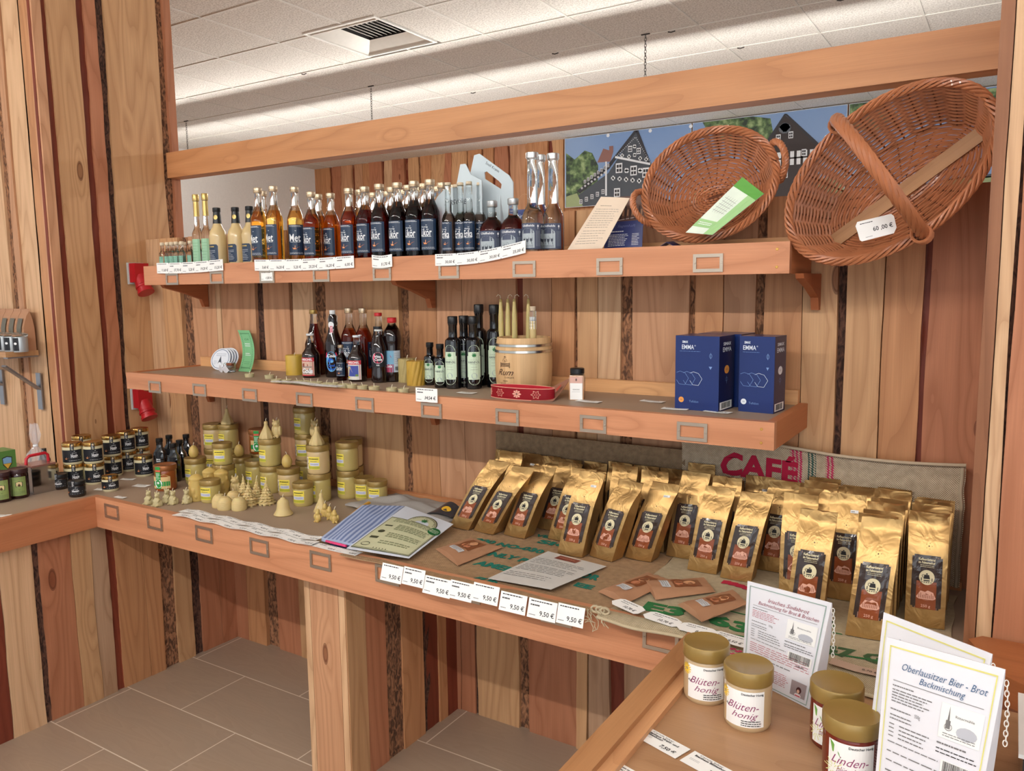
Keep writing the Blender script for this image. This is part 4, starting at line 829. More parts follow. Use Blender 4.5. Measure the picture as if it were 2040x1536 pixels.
BACK = [(633, 388, 'amber'), (716, 379, 'gold'), (743, 386, 'gold'), (772, 384, 'gold'), (779, 374, 'dark'), (805, 380, 'gold'), (812, 370, 'dark'), (836, 374, 'gold'), (843, 367, 'ruby'), (868, 373, 'gold'), (880, 365, 'ruby'), (901, 371, 'gold')]
ex = []
for k, (px, py, n) in enumerate(BACK):
    p = top_at(px, py, .256, ymin=-.15, ymax=-.045)
    for q in ex:
        if math.hypot(p[0]-q[0], p[1]-q[1]) < .058: p = (q[0]+.06, p[1], p[2])
    ex.append(p); K_LK[n].put(p, .1, '%s liqueur bottle standing behind the front row, %s from the left' % (nm[n], ordi(k)), group='liqueur bottles in the rear rows')
for k, (px, py) in enumerate(((892, 363), (908, 367), (917, 363), (934, 361), (955, 363))):
    K_ER.put(top_at(px, py, .241), .15+.1*k, 'slim corked bottle with navy Erika label, %s from the left' % ordi(k), group='slim Erika bottles')
for (px, py), w in zip(((980, 399), (1022, 394)), ('left one of the two', 'right one')):
    K_RED.put(top_at(px, py, .178), .25, 'squat dark red bottle with slate picture label, '+w, group='squat red bottles')
for (px, py), w in zip(((1060, 300), (1075, 308), (1101.5, 305)), ('left front one', 'standing behind the other two', 'rightmost one')):
    K_TALL.put(top_at(px, py, .302), .2, 'tall clear bottle with silver cap and slate label, '+w, group='tall clear spirit bottles')
# carton bottle carrier
CARD = plain('carton_ice_blue', (198, 210, 216), .6, var=.02); CARDI = plain('carton_inside', (188, 150, 112), .8)
t = empty('bottle_carrier', (0, 0, S1)); tag(t, 'pale blue-grey carton bottle carrier with hand hole behind the slim bottles', 'carrier')
def slab(mb, pts, y0, y1, m, hole=None):
    """outline in x,z with optional hole, extruded in y"""
    bm = bmesh.new(); vs = [bm.verts.new((x, y0, z)) for x, z in pts]; es = [bm.edges.new((vs[i], vs[(i+1) % len(vs)])) for i in range(len(vs))]
    if hole:
        hv_ = [bm.verts.new((x, y0, z)) for x, z in hole]; es += [bm.edges.new((hv_[i], hv_[(i+1) % len(hv_)])) for i in range(len(hv_))]
    bmesh.ops.triangle_fill(bm, use_beauty=True, use_dissolve=False, edges=es); bm.verts.ensure_lookup_table(); bm.verts.index_update()
    n = mb.add([v.co for v in bm.verts]); n2 = mb.add([Vector((v.co.x, y1, v.co.z)) for v in bm.verts])
    for f_ in bm.faces: ids = [v.index for v in f_.verts]; mb.face([n+i for i in ids], m); mb.face([n2+i for i in ids][::-1], m)
    for e in bm.edges:
        if len(e.link_faces) == 1: a, b = e.verts[0].index, e.verts[1].index; mb.face((n+a, n+b, n2+b, n2+a), m)
    bm.free()
cen = [(1.80, 0), (2.06, 0), (2.06, .24), (2.045, .262), (1.935, .338), (1.915, .335), (1.89, .25), (1.83, .22), (1.80, .20)]
hole = [(1.955, .258), (2.015, .222), (2.018, .237), (2.008, .247), (1.962, .281), (1.953, .278)]
mb = MB(); slab(mb, cen, -.105, -.101, CARD, hole); Ink(mb, flatmap((0, -.105, 0), (1, 0, 0), (0, 0, 1), (0, -1, 0))).text('Soell Krønn', 1.985, .292, .009, GDK, 1, rot=R(-33)); mb.build('handle_panel', t)
mb = MB(); slab(mb, [(1.80, 0), (1.985, 0), (1.985, .245), (1.945, .265), (1.925, .30), (1.905, .30), (1.888, .235), (1.84, .228), (1.81, .205), (1.80, .19)], -.168, -.165, CARD)
ik = Ink(mb, flatmap((0, -.168, 0), (1, 0, 0), (0, 0, 1), (0, -1, 0))); ik.text('KIRSCHE', 1.885, .185, .016, GDK, 1, shear=.2); ik.oval(1.9, .09, .05, .05, plain('ink_aqua', (150, 190, 190), .5), 1, 18); ik.oval(1.93, .07, .012, .010, GLB, 2, 8)
for k in range(4): ik.line(1.955+.008*k, .07, 1.975+.008*k, .095, .004, plain('ink_blue', (90, 150, 200), .5), 1)
mb.build('front_panel', t)
mb = MB(); slab(mb, [(-.168, 0), (-.101, 0), (-.101, .20), (-.130, .10), (-.150, .12), (-.168, .20)], 0, .003, CARD)
for i, v in enumerate(mb.v): mb.v[i] = Vector((2.05+v.y, v.x, v.z))
mb.build('side_panel', t)
# small blue and brown gift bag with a handle
t = empty('gift_bag', (2.09, -.085, S1)); tag(t, 'small brown gift bag with blue top and thin round handle', 'bag')
mb = MB(); mb.box(-.045, .045, -.014, .014, 0, .155, plain('bag_rust', (176, 96, 66), .6)); ik = Ink(mb, flatmap((0, -.014, 0), (1, 0, 0), (0, 0, 1), (0, -1, 0)))
ik.rect(-.045, .045, .112, .155, plain('bag_royal', (62, 74, 130), .5), 0); ik.text('Für Sie', .0, .135, .014, WT, 1, shear=.4, bold=-.01); ik.lines(-.02, .03, .112, .122, 1, WT, 1, w=.002)
for k in range(5): ik.text('XO'[k % 2], -.034+.017*k, .085-.004*(k % 2), .012, plain('ink_peach', (226, 150, 120), .5), 1)
mb.build('body', t); mb = MB(); mb.tube([(.03*math.cos(PI*k/14), 0, .155+.048*math.sin(PI*k/14)) for k in range(15)], .0013, plain('cord_tan', (196, 150, 110), .6), 5); mb.build('handle', t, 60)
# papers leaning on the wall
def leaf_sheet(name, pts, y0, y1, m, inkfn, label, cat='leaflet', thick=.0012, bow=.0):
    """quad (4 corners x,z from lower left round) leaning from y0 (bottom) to y1 (top)"""
    zb_ = min(p[1] for p in pts); zt_ = max(p[1] for p in pts)
    def F(u, v):
        a, b, c_, d_ = pts; x = (a[0]*(1-u)+b[0]*u)*(1-v)+(d_[0]*(1-u)+c_[0]*u)*v; z = (a[1]*(1-u)+b[1]*u)*(1-v)+(d_[1]*(1-u)+c_[1]*u)*v
        k = (z-zb_)/(zt_-zb_); return Vector((x, y0+(y1-y0)*k - bow*math.sin(PI*u), z))
    mb = MB(); mb.grid(F, 8, 10, m, thick=Vector((0, thick, 0)))
    if inkfn: inkfn(Ink(mb, lambda x, y, d: F(x, y)+Vector((0, -d, 0)), .0004))
    return tag(mb.build(name, smooth=60), label, cat)
P4 = lambda L_, y: [(at(px, py, 'y', y).x, at(px, py, 'y', y).z) for px, py in L_]
leaf_sheet('paper_sheet', P4([(1137, 503), (1207, 499), (1247, 393), (1188, 390)], -.17), -.2, -.14, plain('paper_beige', (226, 206, 184), .7, var=.02), lambda ik: [ik.lines(.14, .86, .12, .40, 6, INKG, 1, w=.006, rag=.25), ik.lines(.12, .90, .42, .80, 9, INKG, 1, w=.006, rag=.12, seed=7), ik.lines(.2, .6, .82, .86, 1, INK, 1, w=.006)], 'beige printed sheet leaning slanted on the upper shelf', 'paper', bow=.006)
def inkblue(ik):
    BR = plain('ink_umber', (98, 70, 60), .5); ik.rect(0, 1, .52, 1.0, BR, 0, nx=6)
    for k in range(7): ik.rect(.08+.13*k, .12+.13*k, .55, .8, plain('ink_darkumber', (54, 40, 40), .5), 1, nx=1); ik.rect(.14+.13*k, .18+.13*k, .62, .74, plain('ink_sandstone', (170, 130, 100), .5), 1, nx=1)
    ik.line(0, .52, 1, .60, .008, WT, 1); ik.lines(.1, .62, .04, .28, 8, WT, 1, w=.010, rag=.2); ik.lines(.72, .92, .04, .28, 8, WT, 1, w=.010, rag=.4, seed=4); ik.lines(.1, .5, .31, .34, 1, WT, 1, w=.016); ik.text('Sagenhaft', .55, .42, .05, plain('ink_faint', (110, 120, 160), .5), 1, w=.5, shear=.3)
leaf_sheet('blue_flyer', P4([(1207, 497), (1283, 492), (1280, 388), (1214, 392)], -.1), -.115, -.085, plain('paper_deepblue', (44, 54, 110), .4), inkblue, 'dark blue flyer with a photo on top, between the beige sheet and the round basket')
mb = MB(); q = at(1330, 486, 'y', -.17); mb.grid(lambda u, v: (q.x-.06+.13*u, -.19+.05*v, S1+.002+.030*max(0, 1-abs(u-.5)*2.4)+.004*v), 10, 4, plain('paper_deepblue', (44, 54, 110), .4), thick=.0012)
tag(mb.build('folded_leaflet', smooth=60), 'folded blue leaflet lying beneath the round basket', 'leaflet')
mb = MB(); q = at(1283, 492, 'y', -.15); mb.lathe([(0, 0, GOLD), (.024, 0, GOLD), (.026, .010, GOLD), (.022, .020, GOLD), (0, .021, GOLD)], 14, q.x-.02, -.20, S1); tag(mb.build('gold_tin', smooth=50), 'small round gold tin peeping over the shelf edge beside the blue flyer', 'tin')
# price labels hung over the front edge
def strip(name, x0, x1, ztop, h, d, n, prices, label, cat='price labels', y=-.257, sag=.004, tilt=0, holderw=0):
    w = (x1-x0)/n; mb = MB(); L_ = x1-x0
    mp = lambda x, yy, dd: Vector((x0+x, y-.0065-dd-.004*abs(math.sin(x/L_*PI*2))*(1-yy/h), ztop-h+yy+tilt*x-sag*math.sin(PI*x/L_)))
    ik = Ink(mb, mp, .0005)
    mb.grid(lambda u, v: mp(u*L_, v*h, 0), 6*n, 1, PAP, thick=Vector((0, .0006, 0)))
    for k in range(n):
        pricetag(ik, w*k, 0, w, h, prices[k % len(prices)], seed=int(x0*100)+k)
        if k: ik.poly([(w*k-.0016, h), (w*k+.0016, h), (w*k, h-.006)], INK, 3); ik.poly([(w*k-.0012, 0), (w*k+.0012, 0), (w*k, .004)], INK, 3)
    return tag(mb.build(name, smooth=50), label, cat)
X1 = lambda px, py=530: at(px, py, 'y', -.262).x
strip('price_label_strip', X1(313), X1(445), 1.671, .042, 0, 5, ['11,60 €', '37,70 €', '5,20 €', '19,20 €', '15,20 €'], 'strip of five white price labels below the miniature bottles', tilt=.01)
strip('price_label_strip', X1(508), X1(706), 1.668, .040, 0, 6, ['3,60 €', '16,20 €', '5,20 €', '20,20 €', '16,20 €', '6,00 €'], 'strip of six white price labels below the Met bottles')
strip('price_label', X1(742), X1(782), 1.668, .040, 0, 1, ['11,70 €'], 'single white price label stuck in a holder under the red liqueurs', 'price label')
strip('price_label_strip', X1(868), X1(1048), 1.662, .036, 0, 4, ['30,00 €', '30,00 €', '30,00 €', '25,00 €'], 'curled strip of four price labels below the squat red bottles', tilt=.09, sag=.010)
x_, z_ = h1[2]; strip('price_label', x_-.032, x_+.032, z_+.018, .033, 0, 1, ['15,50 €'], 'white price label inside the third metal holder of the upper shelf', 'price label', y=-.2535, sag=0)
# ---------------------------------------------------------------- wicker baskets
WK = plain('wicker', (172, 108, 72), .34, var=.34, scale=18, coat=.25); WKD = plain('wicker_dark', (104, 60, 40), .5, var=.2)
def view_frame(px, py, a, b, roll):
    """tilt of a basket: opening towards the room, roll = slope of its long axis"""
    f_ = ray(px, py).normalized(); r_ = f_.cross(Vector((0, 0, 1))).normalized(); u_ = r_.cross(f_)
    d = (f_+r_*a+u_*b).normalized(); n = -d
    lx = (r_*math.cos(roll)+u_*math.sin(roll)); lx = (lx-n*lx.dot(n)).normalized(); ly = n.cross(lx)
    return Matrix((lx, ly, n)).transposed()
def basket(name, label, c, rot, A, B, D, a2, b2, nst, rows, handle, cat='basket', foot=1.0):
    """oval wicker basket: rim A x B, floor a2 x b2 at depth D; local +z is out of the opening"""
    root = empty(name, c); root.rotation_euler = rot.to_euler(); tag(root, label, cat)
    def sz(t):  # side profile, t=0 floor, 1 rim
        k = t**.75; return a2+(A-a2)*k, b2+(B-b2)*k, -D+D*t
    rr_ = random.Random(5)
    mb = MB(); N = nst*8
    for j in range(rows):
        t = (j+.5)/rows; a, b, z = sz(t); pts = []; pr_ = math.hypot(D, A-a2)/rows*.56
        for k in range(N):
            th = 2*PI*k/N; w = .0034*math.cos(th*nst/2+PI*(j % 2))
            pts.append(((a+w)*math.cos(th), (b+w)*math.sin(th), z+.0011*noise.noise(Vector((th*3, j*1.7, 0)))))
        mb.tube(pts, pr_*rr_.uniform(.82, 1.0), WK, 5, closed=True)
    for k in range(nst):
        th = 2*PI*k/nst; mb.tube([(sz(t)[0]*math.cos(th), sz(t)[1]*math.sin(th), sz(t)[2]) for t in (0, .25, .5, .75, 1)], .0024, WKD, 5)
    mb.build('woven_side', root, 50)
    mb = MB(); nr = int(b2/.0066)
    for j in range(1, nr+1):
        q = j/nr; mb.tube([((a2-b2+b2*q if j > 0 else 0)*math.cos(2*PI*k/64), b2*q*math.sin(2*PI*k/64), -D+.0022*math.cos(2*PI*k/64*14+PI*(j % 2))) for k in range(64)], .0034, WK, 5, closed=True)
    for y in (-.008, 0, .008): mb.tube([(-(a2-b2), y, -D), (a2-b2, y, -D)], .003, WKD, 5)
    for k in range(12): th = PI*k/12; mb.tube([(-a2*math.cos(th), -b2*math.sin(th), -D-.001), (a2*math.cos(th), b2*math.sin(th), -D-.001)], .0024, WKD, 5)
    mb.build('woven_floor', root, 50)
    mb = MB()
    for s in range(5):
        ph = 2*PI*s/5; nt_ = 26; pts = []
        for k in range(160):
            th = 2*PI*k/160; tw = th*nt_/1.0/2+ph; e = .0078; pts.append(((A+.003+e*math.cos(tw))*math.cos(th), (B+.003+e*math.cos(tw))*math.sin(th), .004+e*.9*math.sin(tw)))
        mb.tube(pts, .0036, WK, 5, closed=True)
    mb.build('braided_rim', root, 50)
    def rope(path, rad, strand, n, turns, nm):
        mb = MB(); P = [Vector(p) for p in path]; m = len(P)
        for s in range(n):
            pts = []; prev = Vector((0.3, .5, .8)).normalized()
            for i, p in enumerate(P):
                t = (P[min(i+1, m-1)]-P[max(i-1, 0)]).normalized(); a = (prev-t*prev.dot(t)).normalized(); b_ = t.cross(a); prev = a
                ang = 2*PI*s/n+turns*2*PI*i/(m-1); pts.append(p+(a*math.cos(ang)+b_*math.sin(ang))*rad)
            mb.tube(pts, strand, WK, 6)
        return mb.build(nm, root, 50)
    handle(root, rope); return root
def h_two(root, rope):
    for s in (-1, 1):
        path = []
        for k in range(29): a = PI*k/28; path.append((s*(.170+.030*math.sin(a)), .050*math.cos(a), .006+.030*math.sin(a)-.02*abs(math.cos(a))**8))
        rope(path, .0052, .0046, 4, 5, 'handle')
cB = at(1412, 368, 'y', -.155)
rot = view_frame(1412, 368, .20, -.36, R(-4) if False else R(16))
basket('round_wicker_basket', 'round brown wicker basket with two rope handles, tilted on the upper shelf', cB, rot, .170, .142, .10, .125, .104, 20, 18, h_two)
# green brochure in the basket
GRB = plain('brochure_green', (92, 160, 66), .5); GRP = plain('brochure_pale', (160, 204, 140), .5)
def brochure():
    P = [at(px, py, 'y', y) for px, py, y in ((1366, 463, -.235), (1419, 468, -.235), (1522, 386, -.165), (1479, 353, -.165))]
    F = lambda u, v: P[0]*(1-u)*(1-v)+P[1]*u*(1-v)+P[2]*u*v+P[3]*(1-u)*v; n = (P[1]-P[0]).cross(P[3]-P[0]).normalized(); n = -n if n.y > 0 else n
    mb = MB(); mb.grid(F, 3, 6, plain('paper_mint', (224, 236, 220), .5), thick=-n*.001); ik = Ink(mb, lambda x, y, d: F(x, y)+n*d, .0006)
    ik.rect(0, 1, .84, 1, GRB, 0, nx=2); ik.rect(.66, 1, 0, .84, GRP, 0, nx=2); ik.rect(0, .66, .12, .26, GRP, 0, nx=2); ik.lines(.1, .6, .16, .22, 2, WT, 1, w=.012)
    for k in range(5): ik.line(.16+.09*k, .40, .18+.09*k, .70, .006, INKG, 1); ik.line(.1, .44+.055*k, .6, .42+.055*k, .004, INKG, 1)
    tag(mb.build('green_brochure'), 'white and green brochure lying in the round wicker basket', 'brochure')
brochure()
def h_arch(root, rope):
    path = [(-.012+.022*math.sin(PI*k/36), .164*math.cos(PI*k/36), -.01+.205*math.sin(PI*k/36)) for k in range(37)]
    rope(path, .0098, .0062, 7, 3.2, 'arched_handle')
    for s in (-1, 1):
        mb = MB(); n = 9; pts = [(-.012+.0175*math.cos(2*PI*k/60*6), s*(.172-.004*k/60), .002+.040*k/60+.0175*.0*k) for k in range(2)]
        for j in range(6): mb.tube([(-.012+.019*math.cos(2*PI*k/14), s*.162+.019*math.sin(2*PI*k/14), -.004+.0058*j) for k in range(14)], .0033, WK, 5, closed=True)
        mb.build('handle_binding', root, 50)
cL = at(1764, 350, 'y', -.245)
rot2 = view_frame(1768, 348, .26, -.22, R(36))
bk = basket('oval_wicker_basket', 'large oval wicker shopping basket with arched handle at the right wall', cL, rot2, .236, .156, .165, .19, .105, 26, 24, h_arch)
mb = MB(); mb.box(-.205, .205, -.022, .012, -.162, -.155, WB, sl((176, 132, 88)), 'x'); o = mb.build('floor_slat', bk, label='pale wooden slat')
mb = MB(); mb.X = bk.matrix_basis.copy()
pc = at(1748, 453, 'y', -.33); lx = (VR*math.cos(R(-4))+VU*math.sin(R(14))).normalized(); nn = -VF; ly = nn.cross(lx).normalized(); nn = lx.cross(ly)
mb = MB(); mp = flatmap(pc, lx, ly, nn); ik = Ink(mb, mp, .0)
o6 = [(-.046, .014), (-.040, .022), (.036, .022), (.041, .016), (.041, -.010), (.032, -.021), (-.040, -.022), (-.044, -.018), (-.0445, .0)]
ik.poly(o6, PAP, 0); mb.poly([mp(x, y, -.0008) for x, y in o6[::-1]], PAP); ik.text('60 ,00 €', .034, -.002, .0095, INK, 2, al='r', bold=.012); ik.lines(-.036, -.006, .012, .019, 1, INK, 1, w=.0016); ik.lines(-.03, -.014, -.018, -.013, 1, INKG, 1, w=.0009)
tag(mb.build('price_label'), 'white price label reading 60,00 € in the large oval basket', 'price label')
# ================================================================ lower wall shelf goods
def base_at(px, py, S, dy=0):
    p = at(px, py, 'z', S); return (p.x, p.y+dy, S)
# slate-patterned coasters leaning on the batten
CW = plain('coaster_white', (226, 230, 238), .4); CR_ = plain('ink_coaster_blue', (96, 112, 140), .5)
for k in range(4):
    mb = MB(); mb.lathe([(.0465, 0, CW), (.0475, .001, CW), (.0475, .004, CW), (.0465, .005, CW), (0, .005, CW)], 36)
    ik = Ink(mb, lambda x, y, d: Vector((x, y, .005+d)), .0003); ik.ring(0, 0, .042, .042, .0025, CR_, 0, 36); ik.poly([(-.010, -.022), (0, .014), (.010, -.022), (.004, -.014), (-.004, -.014)], GDK, 0)
    ik.lines(-.024, .026, .010, .026, 2, CR_, 0, w=.0014); ik.lines(-.03, -.012, -.024, -.006, 3, CR_, 0, w=.001)
    o = mb.build('coaster', smooth=40); q = at(437+5.5*k, 722, 'y', -.115+.012*k)
    o.location = (q.x, -.105+.0115*k, S2+.0435); o.rotation_euler = (R(66), 0, R(14))
    tag(o, ['round white coaster with slate-blue ring leaning at the shelf end, front one of the stack', 'second coaster behind the front one of the leaning stack', 'third coaster of the leaning stack', 'rearmost coaster of the leaning stack'][k], 'coaster', 'stack of round coasters')
t = empty('glass_jar_with_tags', base_at(424, 745, S2, -.0)); tag(t, 'small glass with a string and folded paper tags at the left shelf end', 'glass')
t.location = (t.location.x, -.150, S2)
mb = MB(); mb.lathe([(.020, 0, GC), (.023, .003, GC), (.024, .036, GC), (.023, .037, GC), (.021, .006, GC), (0, .005, GC)], 20); mb.build('glass_body', t, 40)
mb = MB(); mb.box(-.012, .022, -.006, .006, .026, .036, plain('soap_brown', (160, 84, 50), .4)); mb.build('brown_lid', t)
mb = MB(); TG = plain('tag_card', (222, 220, 226), .6)
for c_, a in (((-.018, -.029, .012), 35), ((.016, -.031, .012), -35)):
    mb.X = Matrix.Translation(c_) @ Matrix.Rotation(R(a), 4, 'Y') @ Matrix.Rotation(R(12), 4, 'X'); mb.box(-.013, .013, -.0006, .0006, -.011, .016, TG); Ink(mb, flatmap((0, -.0006, 0), (1, 0, 0), (0, 0, 1), (0, -1, 0))).lines(-.01, .01, -.008, .010, 4, INKG, 0, w=.0006)
mb.X = Matrix.Identity(4); mb.build('paper_tag', t); mb = MB(); mb.tube([(-.018, -.028, .026), (-.010, -.027, .036), (-.006, -.026, .046), (0, -.026, .034), (.014, -.029, .026)], .0009, WT, 5); mb.build('string', t, 60)
# green flyer
GF = plain('flyer_green', (126, 190, 136), .5, var=.02); GFD = plain('ink_deep_green', (60, 120, 80), .5)
p0, p1 = at(466, 741, 'z', S2), at(488, 742, 'z', S2); xt0, xt1 = at(474, 658, 'y', -.035), at(501, 658, 'y', -.035)
def FGf(u, v):
    k = v; y0_ = -.120; y = y0_+(.083)*(1-(1-v)**2.2); a = p0.x*(1-v)+xt0.x*v; b = (p0.x+.072)*(1-v)+(xt0.x+.072)*v
    return Vector((a*(1-u)+b*u - .015*(1-v)**3*0, y, S2+.001+(xt0.z-S2)*(.25*v+.75*v**1.0)))
mb = MB(); mb.grid(FGf, 4, 16, GF, thick=Vector((0, .0014, 0))); ik = Ink(mb, lambda x, y, d: FGf(x, y)+Vector((.0, -d, .0)), .0008)
for k in range(22): y = .08+.84*k/21; ik.rect(.12, .17, y-.010, y+.008, GFD, 0, nx=1); ik.rect(.82, .87, y-.010, y+.008, GFD, 0, nx=1)
for k in range(10): x = .17+.65*k/9; ik.rect(x-.02, x+.02, .905, .925, GFD, 0, nx=1); ik.rect(x-.02, x+.02, .075, .095, GFD, 0, nx=1)
ik.text('GA', .5, .77, .05, GFD, 1, w=.34, shear=.3); ik.lines(.28, .72, .58, .68, 2, WT, 1, w=.018); ik.lines(.28, .72, .36, .44, 2, WT, 1, w=.014, seed=5); ik.lines(.25, .75, .16, .24, 2, GFD, 1, w=.008)
tag(mb.build('green_flyer', smooth=60), 'narrow curved light green flyer leaning on the plank wall', 'flyer')
# candles and bottles
root, _o = candle('pillar_candle', [(0, 0), (.0340, 0), (.0345, .074), (.0330, .077), (.030, .0755), (0, .074)], plain('beeswax_mustard', (196, 160, 62), .4, sss=.1, var=.05), .074, 32); Kp = Kind(root)
def S2p(px, py, y=None, **k):
    p = at(px, py, 'z', S2)
    if y is not None: p = at(px, py, 'y', y)
    return (p.x, p.y, S2)
Kp.put((at(588, 745, 'y', -.10).x, -.10, S2), 0, 'mustard yellow pillar candle left of the cola bottles')
Kp.put((at(632, 735, 'y', -.055).x-.030, -.056, S2), 0, 'second mustard pillar candle behind the front one')
K_COLA.put((at(621, 750, 'y', -.135).x, -.135, S2), .35, 'stubby cola bottle with tan Cola label and pale cap')
K_COLA2.put((at(713, 752, 'y', -.150).x, -.150, S2), .35, 'stubby cola bottle with red, blue and sand picture label')
K_TRED.put((at(626, 740, 'y', -.055).x+.008, -.055, S2), 0, 'tall dark red juice bottle with gold cap behind the stubby cola bottle')
K_WAVE.put((at(667, 745, 'y', -.085).x, -.085, S2), .3, 'black swing-top bottle with blue wave Cola label')
K_LK['cognac'].put((at(699, 745, 'y', -.058).x, -.058, S2), .5, 'orange-brown liqueur bottle on the lower shelf, label half hidden', 'bottle', 'liqueur bottles on the lower shelf')
K_LK['cognac'].put((at(727, 745, 'y', -.056).x, -.056, S2), 2.2, 'orange-brown liqueur bottle on the lower shelf without visible label', 'bottle', 'liqueur bottles on the lower shelf')
K_SMALL.put((at(681, 752, 'y', -.165).x, -.165, S2), .4, 'small liqueur bottle in front of the swing-top bottle')
K_SYR.put((at(757, 745, 'y', -.060).x, -.060, S2), 0, 'dark syrup bottle with flat red cap behind the cola bottle')
K_VITA.put((at(757, 762, 'y', -.140).x, -.140, S2), .55, 'cola bottle with round red and white emblem on black label')
K_PET.put((at(784, 758, 'y', -.098).x, -.098, S2), .45, 'plastic cola bottle with red screw cap and sky-blue label')
K_TWG.put((at(812, 765, 'y', -.088).x, -.088, S2), 0, 'khaki twisted pillar candle beside the plastic cola bottle')
K_TW.put((at(829, 768, 'y', -.150).x, -.150, S2), .3, 'golden yellow twisted pillar candle left of the small oil bottles')
K_TW.put((at(868, 745, 'y', -.060).x, -.060, S2), .3, 'golden twisted pillar candle hidden behind the small oil bottles')
tl = [(497, 752), (537, 757), (550, 757), (571, 759), (592, 760), (606, 761), (619, 762), (632, 764), (650, 766), (664, 768), (683, 768), (701, 770), (722, 771), (745, 773), (780, 774), (804, 777)]
for k, (px, py) in enumerate(tl):
    x = at(px, py, 'z', S2); y = max(-.335, min(-.212, x.y-.01)); q = at(px, py-6, 'y', -.25 if k > 1 else -.215)
    yy = (-.326 if k % 2 == 0 else -.318) if k > 1 else -.24; q = at(px, py-4, 'y', yy)
    if k in (4, 8, 10, 12, 13, 14, 15): yy = -.326; q = at(px, py-4, 'y', yy)
    K_TEA.put((q.x, yy, S2), k*.9, 'pale beeswax tealight on the front edge of the lower shelf, %s from the left' % ordi(k), group='beeswax tealights along the shelf edge')
for (px, y, rz), w in zip(((858, -.120, .3), (878, -.165, .5)), ('left one', 'right one, in front')):
    K_OS.put((at(px, 765, 'y', y).x, y, S2), rz, 'small black hemp oil bottle with pale green label, '+w, group='small hemp oil bottles')
for (px, y, rz), w in zip(((904, -.160, .15), (926, -.105, .5), (944, -.135, .7)), ('front left, label turned aside', 'middle one, half hidden', 'right one, label fully visible')):
    K_OM.put((at(px, 765, 'y', y).x, y, S2), rz, 'medium black hemp oil bottle with pale green label, '+w, group='medium hemp oil bottles')
for (px, y, rz), w in zip(((956, -.052, .4), (986, -.075, .6)), ('left one at the back', 'right one beside the barrel')):
    K_OT.put((at(px, 760, 'y', y).x, y, S2), rz, 'tall black hemp oil bottle, '+w, group='tall hemp oil bottles')
# wooden rum barrel box
BW = wood_mat('barrel_wood', knots=0, contrast=.8, gloss=.5, ringf=8); BC = sl((222, 192, 148)); HOOP = plain('hoop_steel', (200, 198, 190), .22, 1.0)
bx = at(1044, 770, 'y', -.118).x; t = empty('wooden_barrel', (bx, -.118, S2+.004)); tag(t, 'open pale wooden barrel box printed Rum with two metal hoops', 'barrel')
mb = MB(); n = 44; prf = [(.083, 0), (.088, .03), (.0905, .07), (.0905, .10), (.088, .14), (.0835, .168)]
inner = [(.0765, .168), (.083, .10), (.079, .012)]
allp = prf+inner; base = len(mb.v)
for r, z in allp:
    for k in range(n): mb.v.append(Vector((r*math.cos(2*PI*k/n), r*math.sin(2*PI*k/n), z)))
for j in range(len(allp)-1):
    for k in range(n):
        k2 = (k+1) % n; st = k//4; c = tuple(x*(1+.10*math.sin(st*2.7)) for x in BC); uu = .04*(k % 4)+st*3.1
        mb.face((base+j*n+k, base+j*n+k2, base+(j+1)*n+k2, base+(j+1)*n+k), BW, [(uu*.3, allp[j][1]), (uu*.3+.012, allp[j][1]), (uu*.3+.012, allp[j+1][1]), (uu*.3, allp[j+1][1])], c)
mb.face([base+k for k in range(n)][::-1], BW, None, BC); mb.face([base+(len(allp)-1)*n+k for k in range(n)], BW, None, BC)
BRN = plain('ink_burnt', (84, 58, 40), .7, var=0); ik = Ink(mb, lambda x, y, d: Vector(((.0912+d-.003*abs(y-.085)/.085)*math.cos(-PI/2+.18+x/.0905), (.0912+d-.003*abs(y-.085)/.085)*math.sin(-PI/2+.18+x/.0905), y)), .0006)
ik.text('Rum', -.030, .064, .020, BRN, 1, w=.062, shear=.5); ik.text('LUIGER', -.014, .048, .0045, BRN, 1, w=.034); ik.text('MEIN', -.030, .037, .0042, BRN, 1, w=.018); ik.text('TORTUGA', -.030, .027, .0065, BRN, 1, w=.042); ik.lines(-.052, -.008, .008, .016, 1, BRN, 0, w=.0008)
for a in (-1, 1): ik.rect(-.030+a*.017-.0012, -.030+a*.017+.0012, .078, .094, BRN, 1)
for z in (.082, .086, .090): ik.rect(-.045, -.015, z, z+.0022, BRN, 1)
ik.ring(-.030, .097, .009, .010, .001, BRN, 1, 14, 0, PI); ik.text('75', -.030, .098, .006, BRN, 1); ik.poly([(-.035, .110), (-.030, .114), (-.024, .110)], BRN, 1)
mb.build('staves', t, 40)
for z, r in ((.122, .0905), (.141, .0893)): mb = MB(); mb.lathe([(r, z, HOOP), (r+.002, z+.001, HOOP), (r+.0015, z+.008, HOOP), (r-.001, z+.009, HOOP)], 48, capt=False, capb=False); mb.build('hoop', t, 40)
